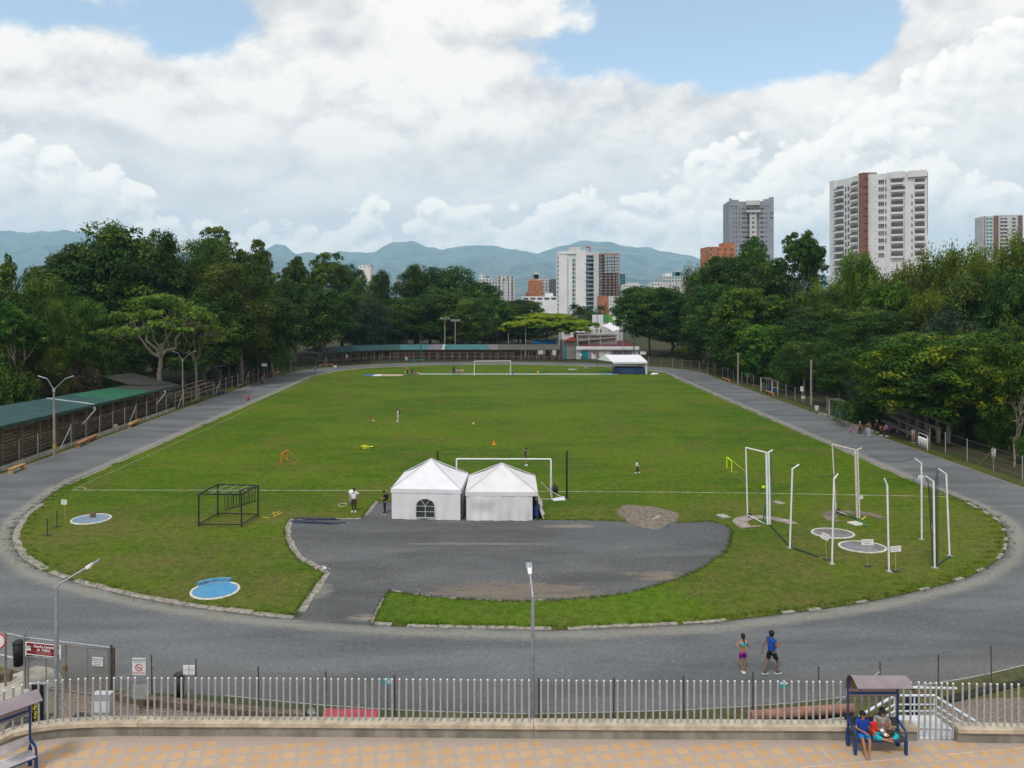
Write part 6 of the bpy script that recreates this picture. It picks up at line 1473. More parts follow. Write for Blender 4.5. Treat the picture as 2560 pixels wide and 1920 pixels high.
curtain(r, M_tent, (-hw + .06, -.0, 0), (hw - .06, 0, 0), .03, 1.9, .05, 17, 1); curtain(r, M_tent, (hw, 0.05, 0), (hw, 4.95, 0), .03, 1.9, .06, 17, 2); curtain(r, M_tent, (-hw, 4.95, 0), (-hw, .05, 0), .03, 1.9, .05, 15, 3); curtain(r, M_tent, (hw, 5, 0), (-hw, 5, 0), .03, 1.9, .05, 19, 4)
wx0, wx1 = Dp(1041, 1290, 54.2).x, Dp(1088, 1290, 54.2).x; cx = (wx0 + wx1) / 2 - r.location.x; ww = (wx1 - wx0) / 2
arcp = [Vector((cx + ww * math.cos(a), -.09, .98 + .52 * math.sin(a))) for a in [math.pi * k / 12 for k in range(13)]]
b = MB(); b.add([Vector((cx + ww, -.09, .2))] + arcp + [Vector((cx - ww, -.09, .2))], [tuple(range(15))[::-1]]); wn = b.build('window', M_clear, r, world=False)
b = MB(); b.tube([Vector((cx + ww, -.1, .2))] + arcp + [Vector((cx - ww, -.1, .2)), Vector((cx + ww, -.1, .2))], .02, 6, cap=False)
for a, c in (((cx, .2), (cx, .98)), ((cx - ww, .98), (cx + ww, .98)), ((cx - ww, .6), (cx + ww, .6)), ((cx, .98), (cx - .3, 1.42)), ((cx, .98), (cx + .3, 1.42))): b.bar((a[0], -.1, a[1]), (c[0], -.1, c[1]), .035, .02)
b.build('window_bars', M_tent, wn, world=False)
fl, fr = P(1163, 1302), P(1345, 1303); r, hw = tent('pavilion_tent', 'right white pavilion tent with a sagging front curtain, open at its corner', fl, fr, 5.0, -.02, 1.98, 3.45, M_tent2)
curtain(r, M_tent2, (-hw + .06, 0, 0), (hw - .38, 0, 0), .03, 1.78, .07, 19, 5, 'front_curtain', sag=.05); curtain(r, M_tent2, (hw, .2, 0), (hw, 4.95, 0), .03, 1.78, .09, 12, 6, billow=.45); curtain(r, M_tent2, (-hw, 4.95, 0), (-hw, .05, 0), .03, 1.78, .05, 15, 7); curtain(r, M_tent2, (hw, 5, 0), (-hw, 5, 0), .03, 1.78, .05, 19, 8)
o = thing('blue_drum', 'blue barrel in the open corner of the right tent', 'barrel', P(1343, 1298)); p = P(1341, 1296); b = MB(); b.lathe((p.x, p.y + .1, 0), [(0, 0), (.26, 0), (.29, .3), (.29, .6), (.26, .95), (0, .95)], 14); b.build('barrel', mat('blue_plastic', (.01, .06, .22), .4, .2, 3), o)
o = thing('groundsheet', 'white sheet lying in the grass right of the right tent', 'sheet', P(1396, 1248)); b = MB(); b.slab([P(*q)[:2] for q in ((1378, 1249), (1386, 1254), (1402, 1252), (1414, 1252), (1410, 1243), (1394, 1246))], .02, .07); b.build('sheet', M_tent2, o, bevel=.02)
o = thing('guy_strap', 'slack white strap from the right tent to the sheet in the grass', 'strap', P(1380, 1240)); b = MB(); b.tube([Dp(1354, 1206, 57), Dp(1368, 1222, 57.5), Dp(1384, 1232, 58), Dp(1405, 1243, 58.4)], .035, 5); b.build('strap', M_tent2, o)
# white open tent near the far bend
r = thing('gable_tent', 'white open gable tent over the jumping mat near the far bend', 'tent', P(1568, 936)); d0, d1 = 156.5, 163; xa, xb = Dp(1531, 0, d0).x, Dp(1619, 0, d0).x; xs = -2.2
A4 = [(xa, d0, 2.55), (xb, d0, 2.55), (xb + xs * .2, d1, 2.5), (xa + xs, d1, 2.5)]; r0, r1 = Vector((xa - 1.1, 160, 3.72)), Vector((xb - .9, 160, 3.72))
b = MB(); b.add([Vector(a) for a in A4] + [r0, r1], [(0, 1, 5, 4), (2, 3, 4, 5), (3, 0, 4), (1, 2, 5)]); b.add([Vector(a) for a in A4[:2]] + [Vector(a) - Vector((0, 0, .35)) for a in A4[1::-1]], [(0, 3, 2, 1)]); b.build('roof', M_tent, r)
for a in A4: b = MB(); b.tube([(a[0], a[1], 0), a], .05, 6); b.build('pole', M_dark, r)
b = MB(); b.box((xb - .12, d0 + .3, 1.25), (.5, .06, 2.4)); b.build('side_wall', M_tent2, r)
r = thing('jumping_mat', 'bulky high jump mat under dark blue tarpaulin beneath the open gable tent', 'mat', P(1585, 934)); b = MB(); b.slab([(Dp(1537, 0, 157).x, 157.0), (Dp(1613, 0, 157).x, 157.0), (Dp(1608, 0, 160).x, 160.2), (Dp(1533, 0, 160).x, 160.2)], .05, 1.25); b.build('mat', mat('navy_tarp', (.02, .05, .13), .5, .5, 1.2, bump=.6, bscale=3), r, bevel=.15)
b = MB(); b.box((Dp(1575, 0, 158).x, 158.6, 1.33), (5.6, 2.6, .16)); b.build('cover', mat('black_cover', (.02, .02, .025), .7, .3, 2), r, bevel=.05)

# ------------------------------------------------------------------ long jump strip at the far end
M_strip = mat('pale_runway', (.36, .42, .44), .8, .3, .9); b = MB(); a, c = P(1040, 935), P(1545, 935.5); b.slab([(a.x, a.y - .9), (c.x, c.y - .9), (c.x, c.y + .9), (a.x, a.y + .9)], .008, .02); tag(b.build('jump_runway', M_strip), kind='structure')
b = MB(); a, c = P(1495, 936), P(1540, 934); b.slab([(a.x, a.y - 1), (c.x, c.y - 1), (c.x, c.y + 2), (a.x + 1, a.y + 1.4)], .02, .03); tag(b.build('blue_runway_end', mat('blue_runway', (.12, .30, .42), .8, .3, .9)), kind='structure')
b = MB(); a, c = P(960, 936), P(1010, 934); b.slab([(a.x, 153.2), (c.x, 153.4), (c.x + .4, 156.8), (a.x + .3, 156.8)], .008, .035); tag(b.build('sand_pit', mat('pit_sand', (.42, .34, .24), .95, .25, 2)), kind='structure')
b = MB(); a, c = P(935, 936), P(962, 934); b.slab([(a.x, 153.4), (c.x, 153.4), (c.x, 156.8), (a.x + .3, 156.8)], .01, .03); tag(b.build('pit_edge', mat('white_concrete', (0, 0, 0))), kind='structure')
o = thing('tarpaulin', 'crumpled blue tarpaulin at the left end of the sand pit', 'tarpaulin', P(925, 936)); b = MB(); rng_ = np.random.default_rng(3); n = 14; a, c = P(914, 937), P(943, 932); vs = [(a.x + (c.x - a.x) * i / n, 153.2 + 3.2 * j / n, .04 + .3 * rng_.random() * math.sin(math.pi * i / n) * math.sin(math.pi * j / n)) for j in range(n + 1) for i in range(n + 1)]
b.add(vs, [(j * (n + 1) + i, j * (n + 1) + i + 1, (j + 1) * (n + 1) + i + 1, (j + 1) * (n + 1) + i) for j in range(n) for i in range(n)]); b.build('sheet', mat('blue_tarp', (0, 0, 0)), o)
def heap(px, py, w, l, m, name='rubble_heap', cat='heap', h=.3):
    q = P(px, py); o = thing(name, l, cat, (q.x, q.y, 0)); b = MB(); rg = np.random.default_rng(int(px))
    for k in range(9): b.ball((q.x + rg.normal() * w * .3, q.y + rg.normal() * w * .3, h * .2), (w * .28 * (.5 + rg.random()), w * .25, h * (.4 + .5 * rg.random())), 7)
    b.build('pile', m, o); return o
heap(1433, 925, 1.5, 'low heap of white rags on the far grass', M_conc); heap(1634, 935.5, 1.3, 'white rags beside the open gable tent', M_white); heap(1469, 922, .8, 'dark stump standing on the worn far grass', M_gr, 'stump', 'stump', .7)

# ------------------------------------------------------------------ goals
def goal(name, label, pl, pr, h, m, w=.06, depth=1.6, net=True, rz=0.0, netm=None, rake=.35):
    c = (pl + pr) / 2; r = thing(name, label, 'goal', (c.x, c.y, 0)); t = (pr - pl).normalized(); n = Vector((t.y, -t.x, 0)) * depth
    for p in (pl, pr): b = MB(); b.tube([p, p + Vector((0, 0, h))], w, 8); b.build('post', m, r)
    b = MB(); b.tube([pl + Vector((0, 0, h)), pr + Vector((0, 0, h))], w, 8); b.build('crossbar', m, r)
    b = MB()
    for p in (pl, pr): b.tube([p + Vector((0, 0, h)), p + n * rake + Vector((0, 0, h * .98)), p + n, p], w * .4, 6)
    b.tube([pl + n, pr + n], w * .4, 6); b.build('back_frame', m, r)
    if net:
        b = MB(); nm = netm or mat('net_cord', (.12, .14, .11), .8, .1, 2); W_ = (pr - pl).length; k = max(5, int(W_ / .3)); w_ = .0035
        prof = [n * rake + Vector((0, 0, h * .98)), n * (rake + .35) + Vector((0, 0, h * .5)), n]
        for i in range(k + 1):
            p = pl.lerp(pr, i / k); b.tube([p + Vector((0, 0, h))] + [p + q for q in prof], w_, 3, cap=False)
        for j in range(7): f_ = j / 6; q = prof[0].lerp(prof[2], f_); b.tube([pl + Vector((0, 0, h * (1 - f_))), pl + q, pr + q, pr + Vector((0, 0, h * (1 - f_)))], w_, 3, cap=False)
        b.build('net', nm, r)
    return r
goal('football_goal', 'large white football goal behind the two white tents', P(1141.5, 1235), P(1377, 1235.5), 2.75, M_white, .058, 1.5)
goal('football_goal', 'distant white football goal at the far end of the pitch', P(1186, 939), P(1277, 938), 2.85, M_white, .065, -2.2, net=False)
goal('mini_goal', 'small orange training goal with a dark net on the left half of the pitch', P(703, 1160), P(719, 1151), .98, mat('orange_plastic', (.75, .15, .005), .5, .05, 2), .04, 1.0, netm=M_dark, rake=.1).rotation_euler = (0, 0, 0)
goal('mini_goal', 'small yellow-green training goal near the throwing cage', P(1817, 1170), P(1829, 1180), .98, mat('lime_plastic', (.55, .78, .01), .5, .05, 2), .045, -1.25, netm=M_dark, rake=.1)
for (px, yt, l) in ((1094, 1129, 'black net pole rising behind the left tent'), (1417, 1126, 'black net pole standing right of the football goal')):
    p = Vector(((px - X0) / F * 60, 60, 0)); o = thing('net_pole', l, 'pole', p, 0, 'black poles of the ball net'); b = MB(); b.tube([p, p + Vector((0, 0, 3.6))], .075, 8); b.build('pole', M_black, o); b = MB(); b.box(p + Vector((0, 0, .03)), (.3, .3, .06)); b.build('base_plate', M_black, o)
o = thing('ball_bag', 'round black ball bag at the right post of the large goal', 'bag', P(1387, 1236)); p = P(1387, 1236); b = MB(); b.ball(p + Vector((0, 0, .38)), (.28, .25, .38), 12); b.tube([p + Vector((-.1, 0, .7)), p + Vector((0, 0, .85)), p + Vector((.1, 0, .7))], .03, 6); b.build('bag', M_black, o)
def cone(px, py, l, h=.42):
    p = P(px, py); o = thing('traffic_cone', l, 'cone', p); b = MB(); b.lathe(p, [(.17, .03), (.13, .03), (.025, h), (0, h)], 12); b.build('cone', mat('orange_plastic', (0, 0, 0)), o); b = MB(); b.box(p + Vector((0, 0, .02)), (.34, .34, .04)); b.build('base', mat('orange_plastic', (0, 0, 0)), o)
cone(1234.6, 1112, 'orange cone standing on the pitch behind the tents')
def ball(px, py, m, l, r_=.12): p = P(px, py); o = thing('football', l, 'ball', p); b = MB(); b.ball(p + Vector((0, 0, r_)), r_, 10); b.build('ball', m, o)
M_yb = mat('yellow_ball', (.62, .68, .2), .5, .1, 3)
ball(933, 1054, M_yb, 'pale ball beside the toddler in red'); ball(1183.7, 1061.5, M_yb, 'pale ball alone in the middle of the pitch'); ball(1908.5, 1222.5, mat('lime_plastic', (0, 0, 0)), 'lime ball left of the cage frame pole', .14); ball(1333, 1122, mat('red_ball', (.35, .05, .03), .5, .1, 3), 'small red ball right of the man in the navy vest')
ball(1267, 938, M_white, 'white ball left of the right post of the distant goal', .16)
o = thing('training_bibs', 'heap of yellow training bibs lying on the pitch', 'bibs', P(918, 1120)); b = MB(); rg = np.random.default_rng(5); p = P(918, 1120)
for k in range(7): b.box((p.x + rg.normal() * .28, p.y + rg.normal() * .25, .05 + .03 * k), (.4, .3, .03), rz=rg.random() * 3)
b.build('cloth', mat('neon_bib', (.55, .68, .02), .8, .3, 6), o); b = MB(); b.box((p.x + .5, p.y + .3, .06), (.4, .25, .1), rz=.4); b.build('dark_bib', mat('dark_green_cloth', (.01, .06, .03), .8, .2, 6), o); b = MB(); b.box((p.x + .15, p.y - .35, .05), (.3, .15, .05), rz=.2); b.build('orange_bib', mat('orange_plastic', (0, 0, 0)), o)

# ------------------------------------------------------------------ exercise frame, hurdles, bars
r = thing('cube_frame', 'open black steel cube frame standing on the grass left of the apron', 'frame', P(550, 1300)); a, c, e, g_ = P(497, 1317), P(603.7, 1318), P(645.3, 1292), P(544.5, 1289); H_ = 2.2; U = Vector((0, 0, H_))
for p in (a, c, e, g_): b = MB(); b.bar(p, p + U, .085); b.build('upright', M_black, r)
for p, q in ((a, c), (c, e), (e, g_), (g_, a)):
    b = MB(); b.bar(p + U, q + U, .08); b.build('top_beam', M_black, r); b = MB(); b.bar(p + Vector((0, 0, .18)), q + Vector((0, 0, .18)), .07); b.build('lower_beam', M_black, r)
for t in (.25, .5, .75): b = MB(); b.bar(a.lerp(c, t) + U, g_.lerp(e, t) + U, .035); b.build('cross_bar', M_steel, r)
for k in range(6):
    q0 = P(563 + 7 * k, 1276 - 2.2 * k); o = thing('hurdle', 'black steel hurdle in the row stacked inside the cube frame', 'hurdle', q0, 0, 'black hurdles inside the cube frame'); b = MB(); t = Vector((1.25, 2.0, 0)) * .62; lean = Vector((.05 * (k % 3 - 1), 0, 0))
    b.bar(q0, q0 + lean + Vector((0, 0, 1.15)), .05); b.bar(q0 + t, q0 + t + lean + Vector((0, 0, 1.15)), .05); b.bar(q0 + lean + Vector((0, 0, 1.15)), q0 + t + lean + Vector((0, 0, 1.15)), .05); b.bar(q0 + Vector((0, 0, .05)), q0 + t + Vector((0, 0, .05)), .04); b.build('frame', M_black if k % 2 else M_dark, o)
rg = np.random.default_rng(11)
for k in range(11):
    y0 = 1297 + rg.random() * 11; x0 = 725 + rg.random() * 14; x1 = 820 + rg.random() * 48; y1 = y0 + 5 + rg.random() * 5 - 3
    if k == 10: x0, y0, x1, y1 = 768, 1293, 800, 1308
    a, c = P(x0, y0), P(x1, min(y1, 1313)); z = .05 + .035 * (k % 3); o = thing('steel_pole', 'dark steel tube in the loose bundle lying along the kerb of the apron', 'pole', a, 0, 'steel tubes lying on the apron'); b = MB(); b.tube([a + Vector((0, 0, z)), c + Vector((0, 0, z))], .032, 6); b.build('tube', (M_black, M_dark, M_blue)[k % 3], o)
for (x0, y0, x1, y1) in ((682, 1280, 686, 1291), (686, 1291, 706, 1281), (690, 1288, 704, 1280), (684, 1283, 700, 1279), (598, 1283, 632, 1287), (656, 1293, 672, 1294)):
    a, c = P(x0, y0, .03), P(x1, y1, .03); o = thing('yellow_stick', 'thin yellow stick dropped on the grass right of the cube frame' if x0 > 660 else 'thin yellow stick on the grass inside the cube frame', 'stick', a, 0, 'yellow sticks on the grass' if x0 > 660 else 'yellow sticks inside the frame'); b = MB(); b.tube([a, c], .022, 5); b.build('stick', mat('yellow_plastic', (.62, .45, .03), .5, .1, 3), o)
o = thing('hoop', 'pale hoop on the grass left of the man in white', 'hoop', P(857, 1261)); b = MB(); p = P(857, 1262, .03); b.tube([p + Vector((.3 * math.cos(k * math.pi / 8), .45 * math.sin(k * math.pi / 8), 0)) for k in range(17)], .015, 5, cap=False); b.build('ring', M_white, o)
o = thing('water_drum', 'white lidded drum standing behind the man in white', 'drum', P(879, 1262)); p = Dp(879.5, 1250, 58); b = MB(); b.lathe((p.x, p.y, 0), [(.0, 0), (.2, 0), (.21, .9), (.2, .9)], 12); b.build('body', mat('grey_drum', (.3, .32, .33), .6, .2, 3), o); b = MB(); b.lathe((p.x, p.y, .9), [(.24, 0), (.24, .07), (.15, .18), (0, .2)], 12); b.build('lid', M_white, o)

# ------------------------------------------------------------------ throwing circles
M_rim = mat('white_rim', (.56, .55, .50), .9, .3, 4, bump=.3, bscale=14)
def circle(px, py, rr, label, c1, c2, sc=1.2, lip=False, sy=1.0):
    p = P(px, py); o = thing('throwing_circle', label, 'throwing circle', p); m = mat('floor_' + str(int(px)), c1, .85, .5, sc, col2=c2)
    b = MB(); b.lathe(p, [(rr - .13, .035), (rr - .13, .06), (rr, .06), (rr, .0)], 40); b.build('rim', M_rim, o)
    b = MB(); b.lathe(p, [(rr - .129, .04), (0, .04)][::-1], 40); b.add([], []); b.build('floor', m, o)
    if lip:
        b = MB(); A = [math.radians(a) for a in range(70, 160, 6)]; n = len(A); vs = []
        for a in A:
            for (q, z) in ((rr - .13, .04), (rr - .13, .24), (rr + .06, .24), (rr + .06, .04)): vs.append((p.x + q * math.cos(a), p.y + q * math.sin(a), z))
        fs = [(4 * i + k, 4 * i + k + 1, 4 * i + 5 + k, 4 * i + 4 + k) for i in range(n - 1) for k in range(3)] + [(0, 1, 2, 3), (4 * n - 1, 4 * n - 2, 4 * n - 3, 4 * n - 4)]
        b.add(vs, [f_[::-1] for f_ in fs]); b.build('stop_board', mat('board_blue', (.10, .27, .40), .8, .3, 4), o)
    o.scale = (1, sy, 1); return o
circle(228, 1298.5, 1.3, 'shot put circle with a faded blue floor at the far left', (.12, .26, .42), (.22, .18, .16), 1.0)
o = thing('block_marker', 'small brown wooden block standing in the far left circle', 'block', P(232, 1294)); b = MB(); b.box(P(232, 1294) + Vector((0, 0, .22)), (.34, .2, .34)); b.build('block', mat('brown_wood', (.15, .10, .07), .8, .3, 4), o, bevel=.02)
circle(538, 1477, 1.26, 'bright blue shot put circle with a raised stop board, nearest the track', (.04, .23, .45), (.09, .25, .40), 1.6, True)
circle(2082, 1334, 1.36, 'faded discus circle with a reddish floor inside the cage, the farther one', (.17, .185, .205), (.13, .10, .085), 1.1, sy=.82)
circle(2156, 1368, 1.42, 'faded discus circle with a light blue and brown floor, the nearer one', (.20, .235, .265), (.14, .11, .095), .9, sy=.82)
M_crs = mat('cracked_concrete', (.30, .265, .23), .95, .45, 1.6, bump=.4)
for name, pts, l in (('concrete_apron', [(165,725),(190,700),(250,683),(330,680),(420,684),(520,695),(620,715),(700,745),(640,752),(560,735),(480,715),(400,705),(340,708),(300,725),(290,745),(310,765),(325,775),(240,788),(195,760)], 'pale crescent of cracked concrete under the left gate frame of the cage'),
        ('concrete_apron', [(890,675),(910,655),(960,645),(1050,640),(1160,645),(1270,655),(1360,675),(1415,700),(1370,705),(1290,688),(1200,675),(1100,668),(1040,670),(1015,690),(1020,715),(1055,730),(985,733),(930,715)], 'brown crescent of cracked concrete under the right gate frame of the cage')):
    pp = [P(1780 + .3074 * x, 1080 + .3074 * y) for x, y in pts]; o = thing(name, l, 'slab', sum(pp, Vector()) / len(pp)); b = MB(); b.slab([(p.x, p.y) for p in pp[::-1]], 0, .035); b.build('slab', M_crs if 'pale' in l else mat('brown_concrete', (.17, .135, .11), .95, .4, 1.6, bump=.4), o)
# soil heap beside the apron
o = thing('soil_heap', 'low round heap of grey soil at the edge of the apron right of the tents', 'heap', P(1619, 1293)); c = P(1619, 1290); rg = np.random.default_rng(2); b = MB(); n, m_ = 40, 14; vs = []
for j in range(m_ + 1):
    t = j / m_
    for k in range(n):
        a = k * 2 * math.pi / n; rr = 1 + .10 * math.sin(3 * a + 1) + .06 * math.sin(7 * a)
        vs.append((c.x + 2.05 * t * rr * math.cos(a), c.y + 2.9 * t * rr * math.sin(a), .015 + .26 * (1 - t ** 1.6) * (1 - .0) + rg.random() * .045 * (1 - t)))
b.add(vs, [(j * n + k, j * n + (k + 1) % n, (j + 1) * n + (k + 1) % n, (j + 1) * n + k)[::-1] for j in range(m_) for k in range(n)], 0, True); b.build('soil', mat('dry_soil', (.185, .155, .125), .95, .45, 3.5, bump=.9, bscale=7), o)
for (x0, y0, x1, y1, m, l) in ((1632, 1299, 1648, 1288, mat('pale_timber', (0, 0, 0)), 'short pale plank on the soil heap'), (1640, 1297, 1652, 1290, mat('pale_timber', (0, 0, 0)), 'second short plank beside the pale one on the soil heap'), (1664, 1314, 1674, 1308, mat('sign_green', (0, 0, 0)), 'green scrap of pipe at the foot of the soil heap'),
        (2141, 1297, 2167, 1316, mat('green_pipe', (.02, .2, .14), .5, .1, 3), 'green stick with an orange end on the grass inside the cage'), (2155, 1299, 2164, 1292, mat('yellow_plastic', (0, 0, 0)), 'short yellow stick on the grass inside the cage'), (1852, 1318.5, 1901, 1315, mat('pale_timber', (0, 0, 0)), 'thin plank at the near edge of the pale concrete crescent')):
    a, c = P(x0, y0, .07 if x0 > 1700 else .2), P(x1, y1, .07 if x0 > 1700 else .24); o = thing('loose_stick', l, 'stick', a); b = MB(); b.bar(a, c, .09, .05); b.build('stick', m, o)
for (px, py, w, h, l, m) in ((1808, 1292, 1.4 * .45, .9, 'grey paving slab lying on the grass left of the cage', M_conc), (2139, 1310, .75, .8, 'white slab on the grass beyond the farther discus circle', M_rim), (1947, 1258, .6, .8, 'bare brown slab in the grass under the left gate frame', M_crs)):
    p = P(px, py); o = thing('paving_slab', l, 'slab', p); b = MB(); b.box((p.x, p.y, .04), (w, h, .08), rz=.3); b.build('slab', m, o, bevel=.01)
o = thing('litter', 'torn white and brown litter at the inner corner of the apron kerb', 'litter', P(812, 1421)); rg = np.random.default_rng(9); b = MB(); p = P(813, 1421)
for k in range(12): b.box((p.x + rg.normal() * .3, p.y + rg.normal() * .2, .04 + .03 * rg.random()), (.22 * rg.random() + .05, .16, .02), rot=Euler((rg.random(), rg.random() * .5, rg.random() * 3)).to_matrix(), mi=int(rg.random() < .3))
b.build('scraps', [M_white, mat('cardboard', (.3, .14, .08), .8, .2, 4)], o)
# ------------------------------------------------------------------ throwing cage
M_cage = M_white
def pole(bx, by, tx, ty, ax, ay, l, r_=.054, m=None):
    p = P(bx, by); q = Dp(tx, ty, p.y); e = Dp(ax, ay, p.y + (.55 if False else 0)); o = thing('cage_pole', l, 'pole', p, 0, 'bent white poles of the throwing cage')
    b = MB(); b.tube([p, q], r_, 8); b.build('upright', m or M_cage, o); b = MB(); b.tube([q - Vector((0, 0, .03)), e], r_ * .85, 8); b.build('bent_arm', m or M_cage, o); b = MB(); b.box(p + Vector((0, 0, .02)), (.28, .28, .04)); b.build('foot', M_conc, o); return e
tips = []
for args in ((1974.6, 1370.5, 1981, 1171, 1998, 1161, 'bent pole of the throwing cage nearest to its left gate frame'),
             (2080, 1410.5, 2085, 1197, 2095, 1184, 'bent pole in front of the farther discus circle, at the left front of the cage'),
             (2222.6, 1429.5, 2218, 1212, 2211, 1196, 'frontmost bent pole of the throwing cage, nearest to the track'),
             (2336.7, 1420, 2334, 1203, 2314, 1190, 'front right bent pole of the throwing cage, carrying the dark net'),
             (2374, 1390, 2365.6, 1184, 2346, 1172, 'rightmost bent pole of the throwing cage'),
             (2304.4, 1349, 2303.5, 1157, 2286, 1146, 'rear right bent pole of the throwing cage, in front of the long-haired walker')): tips.append(pole(*args))
def gate_frame(bl, tl, br, tr, arm, label, rust):
    p, q = P(*bl), P(*br); tp, tq = Dp(*tl, p.y), Dp(*tr, q.y); r = thing('cage_gate', label, 'gate frame', (p + q) / 2); m = M_rustw if rust else M_cage
    b = MB(); b.tube([p, tp], .05, 8); b.build('outer_post', m, r)
    b = MB(); b.tube([q, tq], .075, 8); b.tube([q + Vector((.16, 0, 0)), tq + Vector((.16, 0, 0))], .06, 8); b.build('hinge_post', M_rustw if rust else m, r)
    b = MB(); b.tube([tp, tq], .05, 8); b.build('top_bar', m, r); b = MB(); b.tube([tq + Vector((.1, 0, 0)), Dp(*arm, q.y)], .05, 8); b.build('bent_arm', m, r)
    b = MB(); b.tube([p + Vector((0, 0, .15)), q + Vector((-.2, 0, .05))], .03, 6); b.build('lower_bar', m, r)
    b = MB(); b.lathe((0, 0, 0), [(.0, -.05), (.15, -.05), (.15, .05), (0, .05)], 12); w = b.build('wheel', M_black, r, world=False); w.matrix_local = Matrix.Translation(p - Vector(r.location) + Vector((.12, -.05, .15))) @ Matrix.Rotation(R(90), 4, 'X')
    return Dp(*arm, q.y)
t0 = gate_frame((1869, 1292), (1864.5, 1119), (1919, 1311), (1916, 1131.5), (1932, 1125), 'left swinging gate frame of the throwing cage, clean white', False)
t1 = gate_frame((2090, 1281), (2080.6, 1111), (2143, 1297), (2138, 1124.6), (2155, 1120), 'right swinging gate frame of the throwing cage, white with rust spots', True)
r = thing('safety_net', 'thin dark net and ropes strung between the poles of the throwing cage', 'net', P(2150, 1340)); M_net = mat('dark_net', (.02, .05, .045), .8, .1, 2)
def rope(a, c, sag, rr=.014, n=10, rt=None): b = MB(); b.tube([a.lerp(c, i / n) - Vector((0, 0, sag * math.sin(math.pi * i / n))) for i in range(n + 1)], rr, 4, cap=False); b.build('rope', M_net, rt or r)
seq = [t0, tips[0], tips[1]]
for a, c in zip(seq[:-1], seq[1:]): rope(a, c, .45)
rope(t1, tips[5], .55); rope(tips[5], tips[4], .3)
for a, c in ((P(1925, 1312, .06), P(1976, 1368, .05)), (P(1976, 1368, .05), P(2045, 1392, .04)), (P(2376, 1390, .04), P(2337, 1418, .04)), (P(2090, 1282, .1), P(2146, 1298, .1))): rope(a, c, -.03, .045)
b = MB(); A_, C_ = tips[3] + Vector((.1, 0, -.1)), tips[4]; g0, g1 = P(2336, 1416, .1), P(2372, 1388, .1)
for k in range(26):
    u = k / 25; tp = A_.lerp(C_, u) - Vector((0, 0, 1.0 * math.sin(math.pi * min(u * 1.2, 1)))); w = (1 - u) ** 1.2 * .9; bt = g0.lerp(g1, u * .38) + Vector((-.1, 0, 0)); b.tube([tp, tp.lerp(bt, .5), bt], .0055, 3, cap=False)
for j in range(34):
    f_ = j / 33; pts = []
    for k in range(0, 26, 5): u = k / 25; tp = A_.lerp(C_, u) - Vector((0, 0, 1.0 * math.sin(math.pi * min(u * 1.2, 1)))); bt = g0.lerp(g1, u * .38) + Vector((-.1, 0, 0)); pts.append(tp.lerp(bt, f_))
    b.tube(pts, .0055, 3, cap=False)
b.build('netting', M_net, r)
b = MB(); a = P(1921, 1306)
for k in range(7): b.tube([Dp(1924 + k * 1.1, 1128 + k * 3, 53), P(1908 + 5 * k, 1309, .05)], .010, 4, cap=False)
b.tube([P(1906, 1308), Dp(1921, 1236, 53.0)], .045, 5); b.build('gathered_net', mat('green_net', (.02, .14, .10), .8, .1, 2), r)
b = MB(); b.tube([P(1925, 1309), Dp(1928, 1216, 53)], .03, 5); b.build('timber_prop', mat('pale_timber', (0, 0, 0)), r)
# signs on sticks
def stick_sign(sx, sy, bx, by, w, h, l, yaw=0.0, lines=2, cm=None, tilt=0.0, base=True):
    p = P(bx, by); c = Dp(sx, sy, p.y); r, bd, M = board('stick_sign', l, 'sign', c + Vector((0, -.03, 0)), w, h, (math.sin(yaw), -math.cos(yaw), 0), M_sw, loc=p, tilt=tilt, group='small white signs on yellow sticks')
    b = MB(); b.tube([p, c + Vector((0, 0, h * .3))], .022, 6); b.build('stick', cm or mat('yellow_stick', (.46, .32, .07), .6, .2, 4), r)
    if base: b = MB(); b.box(p + Vector((0, 0, .05)), (.34, .26, .1), rz=.3); b.build('foot', M_dark if not cm else cm, r, bevel=.01)
    for k in range(lines): rect(r, M, 0, h * (.2 - .4 * k), w * (.8 - .25 * k), h * .13, mat('faded_print', (.30, .33, .36), .7, .4, 30), .001, 'print')
    return r
stick_sign(2062.5, 1341, 2067, 1400, .42, .36, 'tilted white sign on a yellow stick, leftmost of the three by the discus circles', -.5, tilt=-.35)
stick_sign(2168, 1355, 2168, 1416.6, .68, .32, 'white sign on a yellow stick in front of the nearer discus circle')
stick_sign(2238.6, 1372, 2239, 1429, .66, .32, 'white sign on a pale stick just right of the frontmost cage pole', .2)
stick_sign(2150, 1243, 2150, 1293, .4, .24, 'small white sign beyond the cage beside the rusty gate frame', .1, base=False)
stick_sign(2329, 1318, 2329, 1352, .14, .42, 'narrow white sign seen nearly edge-on behind the dark net', 1.2, base=False)
stick_sign(160.7, 1255, 164, 1310.6, .4, .32, 'white sign on a yellow stick beside the far left circle', -.1, base=False)
stick_sign(838, 916, 837.5, 928, .62, .35, 'white sign on a stick at the far left bend of the infield', 0, base=False)
r = thing('high_jump_stand', 'thin black jump stand with a bar near the left end of the infield', 'jump stand', P(130, 1330)); a, c = P(118.5, 1339), P(142.4, 1317)
for p in (a, c): b = MB(); b.bar(p, p + Vector((0, 0, 1.1)), .04); b.box(p + Vector((0, 0, .02)), (.5, .2, .03)); b.build('upright', M_black, r)
b = MB(); b.tube([a + Vector((0, 0, .15)), c + Vector((0, 0, .15))], .015, 5); b.tube([a + Vector((0, 0, 1.05)), c + Vector((0, 0, 1.05))], .012, 5); b.build('bar', M_dark, r)

